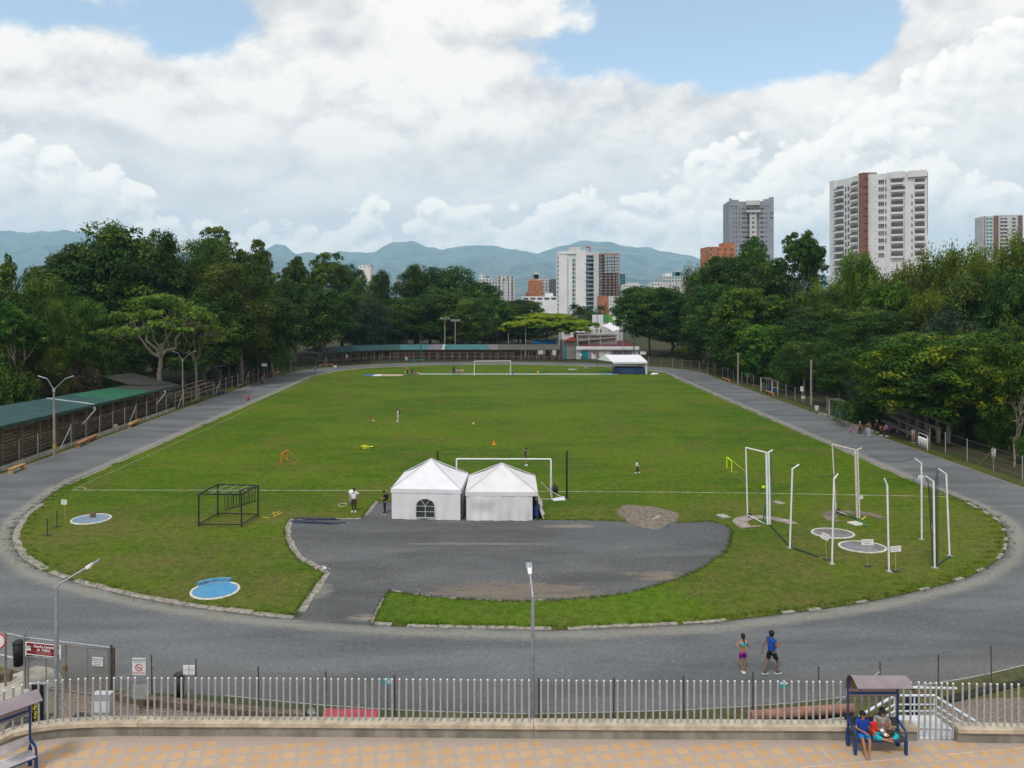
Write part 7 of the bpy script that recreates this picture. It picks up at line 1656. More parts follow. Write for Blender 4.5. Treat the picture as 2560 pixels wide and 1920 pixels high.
# ------------------------------------------------------------------ left side: fence, benches, lamps
M_bw = mat('base_wall', (.30, .28, .24), .9, .4, 1.2, bump=.3)
r = thing('chain_link_fence', 'tall post fence on a low concrete base along the left side of the track', 'fence', (-44, 100, 0))
lp = [Vector((-43.4, 58, 0)), Vector((-43.5, 107, 0)), Vector((-43.6, 135, 0)), Vector((-43.3, 160, 0))]
b = MB(); b.box((-43.45, 82.5, .17), (.16, 49, .42)); b.build('base_wall', M_bw, r)
k = 0; y = 60.0
while y < 166:
    x = -43.45 if y < 152 else -43.45 + (y - 152) ** 2 * .012
    b = MB(); b.tube([(x, y, 0), (x, y, 2.35)], .045, 6); b.build('post', M_steel if k % 2 else mat('dull_post', (.24, .21, .18), .8, .3, 3), r)
    if k % 5 == 2: b = MB(); b.tube([(x, y, 2.1), (x + .1, y - 2.2, .2)], .04, 6); b.build('brace', M_steel, r)
    y += 2.95; k += 1
for z in (.5, 1.3, 2.25): b = MB(); b.tube([(-43.45, 58, z), (-43.45, 152, z), (-41.2, 166, z)], .008, 4); b.build('wire', M_wire, r)
M_bo = mat('orange_wood', (.40, .17, .085), .8, .3, 3); M_by = mat('yellow_wood', (.44, .27, .10), .8, .3, 3); M_bb = mat('brown_wood', (0, 0, 0))
def bench(x0, y0, x1, y1, m, l, hh=.45):
    a, c = P(x0, y0), P(x1, y1); r = thing('wooden_bench', l, 'bench', (a + c) / 2); t = (c - a).normalized(); L_ = (c - a).length; rz = math.atan2(t.y, t.x); mid = (a + c) / 2
    b = MB(); b.box(mid + Vector((0, 0, hh)), (L_, .42, .08), rz=rz); b.build('seat', m, r, bevel=.01)
    for s in ((-.42, .42) if L_ < 4 else (-.45, 0, .45)): q = mid + t * L_ * s; b = MB(); b.box(q + Vector((0, 0, hh / 2 - .02)), (.22, .36, hh - .04), rz=rz); b.build('support', m, r)
bench(24, 1186, 60, 1172, M_by, 'yellowish wooden bench at the left edge beside the fence'); bench(192, 1120, 240, 1097, M_bo, 'long orange bench before the fence left of the first double lamp' if False else 'long orange bench before the fence under the slate roof panels')
bench(322, 1071, 346, 1058, M_by, 'yellow bench with a red bag under the bright green roof panel'); bench(478, 1013, 503, 1001, M_bb, 'brown bench right of the second double lamp'); bench(594, 972, 616, 962, M_bb, 'dark brown bench near the two figures on the left of the track'); bench(688, 938, 699, 933, M_by, 'small orange-yellow bench at the second stand')
bench(546, 989, 559, 984, M_blue, 'short blue bench against the left fence'); bench(798, 918, 832, 914.5, M_bo, 'orange bench at the far left bend')
o = thing('red_bag', 'small red bag lying on the yellow bench', 'bag', P(343, 1060)); b = MB(); b.ball(P(344, 1060) + Vector((0, 0, .58)), (.2, .14, .1), 8); b.build('bag', mat('red_cloth', (.5, .09, .05), .7, .2, 5), o)
o = thing('concrete_stub', 'grey concrete stub by the left fence next to the yellow bench', 'bollard', P(289, 1076)); b = MB(); b.box(P(289, 1077) + Vector((0, 0, .35)), (.35, .35, .75)); b.build('block', M_conc, o, bevel=.02)
def double_lamp(px, py, d, l, H_=6.3, sp=(1.0, 1.5)):
    p = Vector(((px - X0) / F * d, d, 0)); r = thing('double_lamp', l, 'street lamp', p, 0, 'double armed lamps along the left side'); b = MB(); b.tube([p, p + Vector((-.05, 0, H_))], [.13, .09], 10); b.build('pole', mat('concrete_pole', (.26, .235, .20), .9, .3, 2), r)
    b = MB(); b.tube([p + Vector((-.05, 0, H_)), p + Vector((-.05, 0, H_ + .35))], .14, 8); b.build('collar', M_steel, r)
    for s, w in ((-1, sp[0]), (1, sp[1])):
        b = MB(); e = p + Vector((s * w * .7, 0, H_ + 1.25)); b.tube([p + Vector((-.05, 0, H_ + .2)), e], .035, 6); a = b.build('arm', M_steel, r); b = MB(); b.tube([e, e + Vector((s * .85, -.05, .28))], [.04, .07], 6); b.build('lamp_head', M_steel, a)
    b = MB(); b.tube([p + Vector((0, 0, .75)), p + Vector((0, 0, 1.35))], .168, 10); b.build('yellow_band', mat('worn_yellow', (.33, .23, .06), .8, .3, 2), r)
double_lamp(136, 1142, 75.4, 'double armed lamp standing before the slate panels of the near stand'); double_lamp(457, 1015, 110.9, 'double armed lamp at the far corner of the near stand')
def mast(px, yt, d, l, m=None, w=.13, heads=True, base=0.0, name='floodlight_mast'):
    q = Dp(px, yt, d); p = Vector((q.x, d, 0)); r = thing(name, l, 'mast', p); b = MB(); b.tube([p, q], [w * 1.2, w], 8); b.build('pole', m or mat('concrete_pole', (0, 0, 0)), r)
    if heads:
        b = MB(); b.bar(q + Vector((-1.1, 0, .1)), q + Vector((1.1, 0, .1)), .14); b.build('crossarm', M_steel, r)
        for s in (-1, -.35, .35, 1): b = MB(); b.box(q + Vector((s, -.15, .4)), (.42, .25, .45)); b.build('floodlight', M_steel, r)
mast(959.5, 806, 203, 'floodlight mast behind the left part of the teal roof'); mast(1112, 799, 205, 'floodlight mast behind the teal roof, left of the close pair', w=.15); mast(1138, 804, 205, 'floodlight mast behind the teal roof, right one of the close pair', w=.15)
mast(1051.5, 828, 191, 'dark teal street lamp mast in front of the far stand', mat('teal_pole', (.03, .09, .10), .6, .2, 2), .1, False, name='lamp_post'); mast(811, 782, 181, 'pale lamp mast at the far left bend of the track', mat('pale_pole', (.36, .34, .33), .8, .2, 2), .15, False, name='lamp_post')
mast(1271, 832, 203, 'pale mast left of the trunk of the yellow-green umbrella tree', None, .11, False, name='utility_pole'); mast(1314, 815, 202, 'black and white banded pole beside the trunk of the yellow-green umbrella tree', mat('banded_pole', (.3, .26, .24), .8, .7, 3.0, stretch=(0, 0, 1)), .13, False, name='utility_pole')
mast(1493, 745, 212, 'tall thin lattice mast behind the pavilion', M_steel, .11, False, name='radio_mast'); mast(1585, 838, 191, 'dark pole in front of the right end of the pavilion', M_dark, .12, False, name='utility_pole')
mast(1845, 882, 138, 'lamp pole behind the right fence near the far dugout', None, .14, False, name='utility_pole'); mast(2028, 900, 112, 'lamp pole behind the right fence above the grey bin', None, .15, False, name='utility_pole')
mast(1557, 820, 193, 'thin pole at the right end of the open gable tent', M_steel, .06, False, name='utility_pole')
stick_sign(661, 912, 662, 955, 1.0, .55, 'white board on a post by the second left stand', 0, 1, M_steel, base=False); stick_sign(1607.5, 882.5, 1607, 903, 1.4, .7, 'two white boards on a post right of the pavilion', 0, 1, M_steel, base=False)
stick_sign(867, 890, 867, 908, .55, .7, 'pale board on a post before the left end of the far stand', 0, 1, M_steel, base=False)
stick_sign(2004.5, 972, 2005, 1008, .45, .7, 'white board behind the right fence, upper one of the two', 0, 1, M_steel, base=False); stick_sign(2008, 993, 2009, 1010, .5, .45, 'white board behind the right fence, lower one of the two', 0, 1, M_steel, base=False)
bench(1011, 904, 1033, 904, mat('teal_paint', (.05, .20, .22), .6, .2, 3), 'teal bench before the far stand, left of a pair'); bench(1035, 904, 1062, 904, mat('teal_paint', (0, 0, 0)), 'teal bench before the far stand, right of a pair')
bin_(P(1016, 904.5), 1.0, .35, M_conc, 'grey concrete bin left of the teal benches')

# ------------------------------------------------------------------ right side: fence, dugouts, bleachers, bins
r = thing('chain_link_fence', 'post and wire fence along the shaded right side of the track', 'fence', (46, 100, 0)); k = 0
rp = [(44.6, 60), (45.0, 80), (45.6, 88), (45.6, 96), (45.2, 110), (45.0, 140), (44.5, 155), (40, 172), (30, 184)]
rl = catmull([Vector((x, y, 0)) for x, y in rp], 3.1, False)
for k, p in enumerate(rl):
    if 83 < p.y < 95: continue
    b = MB(); b.tube([p, p + Vector((0, 0, 2.1))], .045, 6); b.build('post', M_steel if k % 3 else mat('dull_post', (0, 0, 0)), r)
    if k % 6 == 3: b = MB(); b.tube([p + Vector((0, 0, 1.9)), p + Vector((-.1, 1.9, .1))], .04, 6); b.build('brace', mat('dull_post', (0, 0, 0)), r)
for z in (.4, 1.2, 2.0): b = MB(); b.tube([p + Vector((0, 0, z)) for p in rl], .008, 4); b.build('wire', M_wire, r)
def dugout(px0, py0, px1, py1, l):
    a, c = P(px0, py0), P(px1, py1); r = thing('dugout', l, 'dugout', (a + c) / 2); t = (c - a).normalized(); n = Vector((-t.y, t.x, 0)); n = n if n.x > 0 else -n; L_ = (c - a).length
    for p in (a, c):
        b = MB(); b.bar(p, p + Vector((0, 0, 2.2)), .12); b.bar(p + n * .9, p + n * .9 + Vector((0, 0, 2.2)), .1); b.bar(p + Vector((0, 0, 2.2)), p + n * .9 + Vector((0, 0, 2.2)), .1); b.bar(p + Vector((0, 0, 1.2)), p + n * .9 + Vector((0, 0, 1.2)), .08); b.build('side_frame', mat('dull_white', (.45, .45, .44), .7, .3, 3), r)
    b = MB(); q = (a + c) / 2 + n * .6; rz = math.atan2(t.y, t.x); b.box(q + Vector((0, 0, 2.25)), (L_ + .2, 1.3, .05), rz=rz); b.build('roof', M_dark, r); b = MB(); b.box(q + n * .55 + Vector((0, 0, 1.1)), (L_, .05, 2.1), rz=rz); b.build('back_panel', M_dark, r)
    for k in range(5):
        s = a.lerp(c, (k + .6) / 5.2) + n * .65; b = MB(); b.box(s + Vector((0, 0, .45)), (.4, .38, .05), rz=rz); b.box(s + n * .17 + Vector((0, 0, .68)), (.4, .05, .42), rz=rz); b.build('seat', mat('blue_seat', (.01, .09, .42), .4, .15, 3), r, bevel=.01)
dugout(2073, 1039, 2100, 1052, 'near dugout with a white side frame and blue seats under the right trees'); dugout(1903, 978, 1930, 988, 'far dugout in deep shade with a blue seat, on the right')
bench(1915, 983, 1935, 991, M_bo, 'orange bench before the far dugout'); bench(1807, 950, 1824, 956, M_bo, 'small orange bench with white tops at the right bend')
r = thing('concrete_bleacher', 'three concrete rows of seats under the yellow-flowered tree', 'bleacher', P(2250, 1095)); M_cb = mat('grey_bleacher', (.17, .165, .15), .9, .3, 1.5)
a, c = P(2215, 1072), P(2284, 1106); t = (c - a).normalized(); n = Vector((-t.y, t.x, 0)); n = n if n.x > 0 else -n
for k in range(4):
    off = n * (.5 + 1.0 * k); z = .55 + .5 * k; b = MB(); b.bar(a + off + t * -3.0 + Vector((0, 0, z)), c + off + Vector((0, 0, z)), .5, .12); b.build('seat_row', M_cb, r)
    for u in (0, .3, .65, .98): q = a.lerp(c, u) + off; b = MB(); b.box(q + Vector((0, 0, z / 2)), (.3, .3, z)); b.build('support', M_cb, r)
b = MB(); p = P(2128, 1058)
bin_(P(2042, 1033), .9, .28, mat('grey_bin', (.36, .37, .38), .6, .2, 3), 'grey bin on a post below the right lamp pole')
q0, q1 = P(2297, 1118), P(2319, 1127); r = thing('bin_rack', 'bent pipe rack from which three grey bins hang under the right trees', 'rack', q0); b = MB(); b.tube([q0, q0 + Vector((0, 0, 1.55)), q1 + Vector((0, 0, 1.45)), q1], .045, 6); b.build('rack', M_rustw, r)
for k, l in enumerate(('left', 'middle', 'right')): q = q0.lerp(q1, (k + .5) / 3); bin_(q, 1.05, .2, mat('grey_bin', (0, 0, 0)), l + ' one of the three grey bins hanging on the pipe rack', M_white, 'grey hanging bins')
bin_(Dp(2484, 1125, 74), .95, .2, mat('grey_bin', (0, 0, 0)), 'lone grey bin behind the fence under the leafless bush')
o = thing('boundary_wall', 'low concrete kerb wall between the near dugout and the bleachers', 'wall', P(2120, 1055)); b = MB(); path_box(b, [P(*q) for q in ((2045, 1036), (2070, 1043), (2108, 1058), (2135, 1068), (2180, 1083))], 0, .25, 0, .3); b.build('masonry', M_bw, o)
# two birds high in the sky
for (px, py, l) in ((875, 524, 'tiny dark bird gliding before the clouds, the left one'), (935, 530, 'tiny dark bird gliding before the clouds, the right one')):
    p = Dp(px, py, 330); o = thing('bird', l, 'bird', p); b = MB(); b.ball((0, 0, 0), (.16, .4, .14), 8); b.ball((0, .4, .05), (.1, .14, .1), 6)
    for s in (-1, 1): b.add([(0, .15, .05), (s * .55, .2, .3), (s * 1.1, 0, .12), (s * .5, -.12, .25), (0, -.15, .05)], [(0, 1, 3, 4), (1, 2, 3)]); b.add([(0, .15, .03), (s * .55, .2, .28), (s * 1.1, 0, .11), (s * .5, -.12, .23), (0, -.15, .03)], [(4, 3, 1, 0), (3, 2, 1)])
    b.build('body', M_black, o, world=False)

# ------------------------------------------------------------------ grit and ragged grass edges
def scatter(name, pts, m, kind):
    V = []; Fc = []
    for p, w, h, a in pts:
        k = len(V)
        if kind == 'blade':
            for j in range(5):
                aj = a + j * 1.3; dx, dy = math.cos(aj), math.sin(aj); o_ = Vector((RNG.normal() * w, RNG.normal() * w, 0)); q = p + o_; hh = h * (.6 + .6 * RNG.random()); k = len(V)
                V += [(q.x - dy * .012, q.y + dx * .012, q.z), (q.x + dy * .012, q.y - dx * .012, q.z), (q.x + dx * hh * .35 + .004, q.y + dy * hh * .35, q.z + hh), (q.x + dx * hh * .35 - .004, q.y + dy * hh * .35, q.z + hh)]; Fc.append((k, k + 1, k + 2, k + 3))
        else:
            V += [(p.x + w * math.cos(a + t * 1.57), p.y + w * math.sin(a + t * 1.57), p.z) for t in range(4)] + [(p.x + w * .6 * math.cos(a + t * 1.57), p.y + w * .6 * math.sin(a + t * 1.57), p.z + h) for t in range(4)]
            Fc += [(k + 4, k + 5, k + 6, k + 7)] + [(k + t, k + (t + 1) % 4, k + 4 + (t + 1) % 4, k + 4 + t) for t in range(4)]
    o = bpy.data.objects.new(name, mesh_np(name, V, Fc, m)); linkob(o); tag(o, kind='stuff')
inner = [p for p in offset(loop, -.36) if p.y < 66]; tuf = []
for p in inner:
    for k in range(26): q = p + Vector((RNG.normal() * .5, RNG.normal() * .14, .006)); tuf.append((q, .05, .07 + .05 * RNG.random(), RNG.random() * 6))
for poly_ in (padW,):
    for a, c in zip(poly_[:-1], poly_[1:]):
        for k in range(int((c - a).length * 22)): q = a.lerp(c, RNG.random()) + Vector((RNG.normal() * .09, RNG.normal() * .09, .01)); tuf.append((q, .05, .06 + .05 * RNG.random(), RNG.random() * 6))
tuf = [t for t in tuf if not (P(940, 1500).x - 5 < 0 and op0 + .25 < t[0].x < op1 - .2 and t[0].y < 41.5)]
scatter('grass_tufts', tuf, M_grass2, 'blade')
grit = []
for k in range(1500):
    a_ = int(RNG.random() * len(loop)); u = RNG.random() ** 1.5; p = loop[a_].lerp(outer[a_], u)
    if p.y > 75: continue
    grit.append((p + Vector((RNG.normal() * .6, RNG.normal() * .3, .01)), .012 + .03 * RNG.random() ** 3, .02, RNG.random() * 6))
for k in range(900):
    q = P(740 + RNG.random() * 1040, 1310 + RNG.random() * 190, .014); grit.append((q, .012 + .03 * RNG.random() ** 3, .02, RNG.random() * 6))
grit = [g__ for g__ in grit if not (-7.6 < g__[0].x < 3.7 and 53.9 < g__[0].y < 60)]
scatter('grit', grit, mat('pale_grit', (.32, .30, .26), .9, .5, 30), 'stone')
# ------------------------------------------------------------------ people
M_skin = mat('skin', (.33, .17, .105), .6, .1, 20); M_skin2 = mat('skin_dark', (.20, .10, .065), .6, .1, 20); M_hair = mat('black_hair', (.012, .010, .010), .6, .2, 30)
M_eye = mat('eye', (.02, .015, .015), .3, 0, 1); M_lip = mat('lips', (.28, .09, .08), .5, 0, 1)
def cl(name, c, r_=.8): return mat('cloth_' + name, c, r_, .15, 14)
# joints for a 1.75 m adult facing +Y. L is the person's left (-X)
BASE = dict(pelvis=(0, 0, .94), waist=(0, 0, 1.08), chest=(0, .01, 1.30), neck=(0, -.005, 1.47), head=(0, .02, 1.56), crown=(0, .015, 1.68),
            hipL=(-.10, 0, .90), kneeL=(-.11, .02, .50), ankL=(-.11, -.02, .09), toeL=(-.12, .14, .035), hipR=(.10, 0, .90), kneeR=(.11, .02, .50), ankR=(.11, -.02, .09), toeR=(.12, .14, .035),
            shL=(-.18, 0, 1.40), elL=(-.235, -.02, 1.13), wrL=(-.25, .05, .89), shR=(.18, 0, 1.40), elR=(.235, -.02, 1.13), wrR=(.25, .05, .89))
POSES = {
 'stand': {}, 'hips': dict(elL=(-.42, -.08, 1.17), wrL=(-.22, .03, 1.02), elR=(.42, -.08, 1.17), wrR=(.22, .03, 1.02)),
 'phone': dict(elL=(-.22, .02, 1.13), wrL=(-.07, .27, 1.22), elR=(.22, .02, 1.13), wrR=(.07, .27, 1.22), head=(0, .06, 1.55), crown=(0, .10, 1.66)),
 'walk': dict(kneeL=(-.10, .20, .53), ankL=(-.10, .22, .13), toeL=(-.10, .37, .10), kneeR=(.10, .02, .50), ankR=(.10, -.24, .14), toeR=(.10, -.12, .05), elL=(-.23, -.12, 1.15), wrL=(-.22, -.06, .92), elR=(.23, .06, 1.15), wrR=(.20, .25, 1.05)),
 'run': dict(kneeL=(-.10, .26, .62), ankL=(-.10, .10, .26), toeL=(-.10, .24, .20), kneeR=(.10, .0, .50), ankR=(.10, -.12, .10), toeR=(.10, .04, .04), elL=(-.24, -.20, 1.20), wrL=(-.17, .02, 1.10), elR=(.25, .02, 1.16), wrR=(.14, .22, 1.28)),
 'jog_f': dict(hipL=(-.09, 0, .9), kneeL=(-.10, .05, .50), ankL=(-.02, -.06, .12), toeL=(.0, .06, .06), hipR=(.09, 0, .9), kneeR=(.08, .06, .51), ankR=(.06, .02, .09), toeR=(.07, .17, .04), elL=(-.27, -.07, 1.16), wrL=(-.17, .20, 1.22), elR=(.27, -.07, 1.16), wrR=(.17, .20, 1.22), shL=(-.16, 0, 1.40), shR=(.16, 0, 1.40)),
 'stride_m': dict(kneeL=(-.10, -.10, .52), ankL=(-.10, -.32, .12), toeL=(-.11, -.17, .05), kneeR=(.10, .22, .52), ankR=(.10, .16, .11), toeR=(.11, .32, .05), elL=(-.24, -.16, 1.16), wrL=(-.24, -.24, .93), elR=(.24, .0, 1.13), wrR=(.16, .30, 1.25)),
 'sit': dict(pelvis=(0, 0, .52), waist=(0, -.03, .66), chest=(0, -.02, .88), neck=(0, 0, 1.05), head=(0, .03, 1.14), crown=(0, .03, 1.26), hipL=(-.10, .03, .50), kneeL=(-.12, .42, .52), ankL=(-.08, .50, .10), toeL=(-.07, .66, .04), hipR=(.10, .03, .50), kneeR=(.10, .42, .52), ankR=(.03, .56, .10), toeR=(.04, .72, .04), shL=(-.17, -.02, .98), elL=(-.23, .05, .73), wrL=(-.10, .28, .72), shR=(.17, -.02, .98), elR=(.24, .1, .76), wrR=(.12, .32, .80)),
 'cross': dict(pelvis=(0, 0, .52), waist=(0, -.02, .66), chest=(0, 0, .88), neck=(0, .03, 1.05), head=(0, .07, 1.13), crown=(0, .09, 1.25), hipL=(-.11, .03, .52), kneeL=(-.36, .30, .56), ankL=(.03, .36, .50), toeL=(.14, .38, .49), hipR=(.11, .03, .52), kneeR=(.36, .30, .56), ankR=(-.02, .46, .52), toeR=(-.13, .49, .51), shL=(-.17, 0, .98), elL=(-.25, .08, .74), wrL=(-.06, .30, .70), shR=(.17, 0, .98), elR=(.25, .08, .74), wrR=(.08, .32, .70)),
 'bend': dict(pelvis=(0, -.12, .90), waist=(0, -.04, 1.02), chest=(0, .16, 1.16), neck=(0, .31, 1.24), head=(0, .40, 1.26), crown=(0, .50, 1.30), shL=(-.17, .24, 1.20), elL=(-.2, .30, .93), wrL=(-.15, .40, .72), shR=(.17, .24, 1.20), elR=(.2, .30, .93), wrR=(.15, .40, .72), hipL=(-.1, -.1, .88), hipR=(.1, -.1, .88)),
 'crouch': dict(pelvis=(0, -.1, .34), waist=(0, -.02, .44), chest=(0, .12, .62), neck=(0, .2, .76), head=(0, .26, .82), crown=(0, .30, .92), hipL=(-.1, -.06, .34), kneeL=(-.14, .28, .46), ankL=(-.12, .02, .09), toeL=(-.13, .16, .035), hipR=(.1, -.06, .34), kneeR=(.14, .28, .46), ankR=(.12, .02, .09), toeR=(.13, .16, .035), shL=(-.16, .14, .70), elL=(-.2, .3, .5), wrL=(-.1, .42, .3), shR=(.16, .14, .70), elR=(.2, .3, .5), wrR=(.1, .42, .3)),
 'floor': dict(pelvis=(0, 0, .12), waist=(0, -.02, .26), chest=(0, 0, .48), neck=(0, .03, .65), head=(0, .07, .73), crown=(0, .09, .85), hipL=(-.1, .03, .11), kneeL=(-.3, .30, .22), ankL=(.0, .34, .08), toeL=(.1, .36, .05), hipR=(.1, .03, .11), kneeR=(.3, .30, .22), ankR=(-.02, .42, .08), toeR=(-.12, .45, .05), shL=(-.17, 0, .58), elL=(-.24, .1, .36), wrL=(-.1, .3, .3), shR=(.17, 0, .58), elR=(.24, .1, .36), wrR=(.1, .3, .3)),
}
SK = []
def skinned(name, V, E, Rr, m, parent, sub=1, root=0):
    me = bpy.data.meshes.new(name); me.from_pydata([tuple(v) for v in V], E, []); me.materials.append(m)
    o = bpy.data.objects.new(name, me); linkob(o, parent)
    o.modifiers.new('skin', 'SKIN').use_smooth_shade = True
    sv = me.skin_vertices[0].data
    for i, r_ in enumerate(Rr): sv[i].radius = r_ if isinstance(r_, tuple) else (r_, r_); sv[i].use_root = (i == root)
    s = o.modifiers.new('sub', 'SUBSURF'); s.levels = s.render_levels = sub; SK.append(o); return o
def person(px, py, h, rz, pose, label, top=None, bot=None, shoe=None, hair='short', skin=None, sleeves='short', legs='long', z=0.0, fem=False, detail=0, pos=None, group=None, cap=None, back=None, build=1.0, topname='shirt', lean=0.0, head_turn=0.0, overr=None):
    p = Vector(pos) if pos else P(px, py, z); s = h / 1.75; sk = skin or M_skin
    r = thing('person', label, 'person', p, rz, group); J = dict(BASE); J.update(POSES[pose]); J.update(overr or {})
    J = {k: Vector(v) * s for k, v in J.items()}; g = s * build
    V = []; E = []; Rr = []; ix = {}
    def nv(k, pos_, r_, par=None):
        ix[k] = len(V); V.append(pos_); Rr.append(tuple(x * g for x in r_) if isinstance(r_, tuple) else r_ * g)
        if par is not None: E.append((ix[par], ix[k]))
    nv('pelvis', J['pelvis'], (.145, .105)); nv('waist', J['waist'], (.115 if fem else .13, .09), 'pelvis'); nv('chest', J['chest'], (.14 if fem else .16, .105), 'waist')
    nv('neck', J['neck'], .055, 'chest'); nv('head', J['head'], (.075, .085), 'neck'); nv('crown', J['crown'], (.078, .092), 'head')
    for S in 'LR':
        nv('hip' + S, J['hip' + S], .088, 'pelvis'); nv('kn' + S, J['knee' + S], .055, 'hip' + S); cf = J['knee' + S].lerp(J['ank' + S], .35); nv('cf' + S, cf, .053, 'kn' + S); nv('an' + S, J['ank' + S], .035, 'cf' + S); nv('toe' + S, J['toe' + S], .032, 'an' + S)
        nv('sh' + S, J['sh' + S], .056, 'chest'); nv('el' + S, J['el' + S], .038, 'sh' + S); nv('wr' + S, J['wr' + S], .026, 'el' + S)
        d = (J['wr' + S] - J['el' + S]).normalized(); hd = J['wr' + S] + d * .085 * s; nv('hd' + S, hd, (.034, .02), 'wr' + S)
        if detail:
            side = d.cross(Vector((0, 1, .2))).normalized()
            if side.length < .1: side = Vector((1, 0, 0))
            for f_ in range(4):
                o0 = side * (f_ - 1.5) * .017 * s; L_ = (.062, .074, .07, .055)[f_] * s; a = hd + o0 * .9 + d * .012 * s
                nv(f'f{S}{f_}', a + d * L_ * .5, .0085, 'hd' + S); nv(f'g{S}{f_}', a + d * L_ + Vector((0, 0, -.012 * s)), .007, f'f{S}{f_}')
            nv(f't{S}', J['wr' + S] + d * .05 * s + side * .042 * s * (1 if S == 'L' else -1), .010, 'wr' + S)
    skinned('body', V, E, Rr, sk, r, 2 if detail else 1)
    if top:
        V2 = [J['pelvis'] * 1.5 - J['waist'] * .5, J['waist'], J['chest'], J['neck'] * .8 + J['chest'] * .2]; R2 = [(.185 * g, .15 * g), ((.148 if fem else .172) * g, .13 * g), ((.168 if fem else .195) * g, .14 * g), (.085 * g, .085 * g)]; E2 = [(0, 1), (1, 2), (2, 3)]
        if sleeves == 'crop': V2[0] = J['waist'].lerp(J['chest'], .45); V2[1] = J['waist'].lerp(J['chest'], .6); R2[0] = (.148 * g, .122 * g); R2[1] = (.15 * g, .125 * g)
        for S in 'LR':
            k = len(V2); V2.append(J['sh' + S]); R2.append((.078 * g,) * 2); E2.append((2, k))
            if sleeves == 'none': V2.append(J['sh' + S].lerp(J['el' + S], .3)); R2.append((.07 * g,) * 2); E2.append((k, k + 1))
            if sleeves in ('short', 'long'): V2.append(J['sh' + S].lerp(J['el' + S], .75)); R2.append((.066 * g,) * 2); E2.append((k, k + 1))
            if sleeves == 'long': V2.append(J['el' + S]); R2.append((.048 * g,) * 2); E2.append((k + 1, k + 2)); V2.append(J['wr' + S]); R2.append((.036 * g,) * 2); E2.append((k + 2, k + 3))
        if sleeves in ('none', 'crop'): V2 = V2[:]; 
        skinned(topname, V2, E2, R2, top, r, 2 if detail else 1, 2)
    if bot:
        V3 = [J['pelvis'] + (J['waist'] - J['pelvis']) * .6, J['pelvis'] - (J['waist'] - J['pelvis']) * .1]; R3 = [(.165 * g, .13 * g), (.182 * g, .15 * g)]; E3 = [(0, 1)]
        for S in 'LR':
            k = len(V3); V3.append(J['hip' + S]); R3.append((.122 * g,) * 2); E3.append((1, k)); V3.append(J['hip' + S].lerp(J['knee' + S], {'tiny': .62, 'short': .85}.get(legs, 1.0))); R3.append(((.098 if legs != 'long' else .075) * g,) * 2); E3.append((k, k + 1))
            if legs in ('long', 'mid'): V3.append(J['knee' + S].lerp(J['ank' + S], .92 if legs == 'long' else .55)); R3.append((.064 * g,) * 2); E3.append((k + 1, k + 2))
        skinned('trousers' if legs == 'long' else ('leggings' if legs == 'mid' else 'shorts'), V3, E3, R3, bot, r, 2 if detail else 1, 1)
    if shoe:
        for S in 'LR':
            a, t = J['ank' + S], J['toe' + S]; b = MB(); d = (t - a); hd = Vector((d.x, d.y, 0)).normalized(); m = a.lerp(t, .5); q = d.copy(); q.z = q.z; rot = (t + Vector((0, 0, .03 * s)) - a - Vector((0, 0, -.02 * s))).normalized().to_track_quat('Y', 'Z').to_matrix()
            b.box(m + Vector((0, 0, -.035 * s)), (.095 * s, .29 * s, .035 * s), rot=rot, mi=1); b.ball(m + Vector((0, 0, .0)), (.05 * s, .14 * s, .055 * s), 10)
            vs_, c_ = b.v, m
            b.v = b.v[:8] + [tuple(m + rot @ (Vector(v) - m)) for v in b.v[8:]]; b.build('shoe', [shoe, M_white], r, world=False)
    hc = (J['head'] + J['crown']) / 2; up = (J['crown'] - J['head']).normalized(); fw = Vector((math.sin(head_turn), math.cos(head_turn), 0)); fw = (fw - up * fw.dot(up)).normalized(); rt = fw.cross(up)
    HM = Matrix((rt, fw, up)).transposed()
    def hb(name, m, parts, par=r):
        b = MB()
        for (c, rr, n) in parts:
            k = len(b.v); b.ball((0, 0, 0), tuple(x * s for x in rr), n); b.v = b.v[:k] + [tuple(hc + HM @ (Vector(v) + Vector(c) * s)) for v in b.v[k:]]
        return b.build(name, m, par, world=False)
    if cap: hb('cap', cap, [((0, -.012, .052), (.098, .112, .07), 12), ((0, .10, .03), (.07, .07, .012), 8)])
    if hair: 
        parts = [((0, -.018, .035), (.094, .112, .088), 12), ((0, -.045, -.01), (.088, .08, .09), 10)]
        if hair == 'long': parts += [((0, -.075, -.08), (.085, .05, .14), 10), ((-.06, -.03, -.07), (.035, .06, .10), 8), ((.06, -.03, -.07), (.035, .06, .10), 8)]
        if hair == 'braid': parts += [((0, -.10, -.06), (.03, .035, .06), 8), ((0, -.115, -.14), (.026, .03, .07), 8), ((.01, -.12, -.23), (.022, .025, .07), 8), ((.015, -.12, -.31), (.016, .018, .05), 8)]
        if hair == 'afro': parts = [((0, -.02, .045), (.115, .125, .10), 12), ((0, -.05, -.01), (.10, .085, .09), 10)]
        hb('hair', M_hair, parts)
    if detail or h * F / max(p.y, 1) > 40:
        hb('nose', sk, [((0, .098, -.015), (.013, .02, .02), 8)]); 
        for sx in (-1, 1): hb('eye', M_eye, [((sx * .03, .088, .012), (.012, .008, .007), 8)]); hb('ear', sk, [((sx * .083, .0, -.005), (.012, .02, .03), 8)])
        hb('mouth', M_lip, [((0, .09, -.05), (.022, .01, .006), 8)])
        if hair == 'afro': hb('beard', M_hair, [((0, .06, -.068), (.062, .045, .04), 10)])
    if back: b = MB(); c = J['chest'] + Vector((0, -.19 * s, -.03)); b.box(c, (.30 * s, .16 * s, .42 * s)); b.build('backpack', back, r, world=False, bevel=.04)
    return r
K = cl
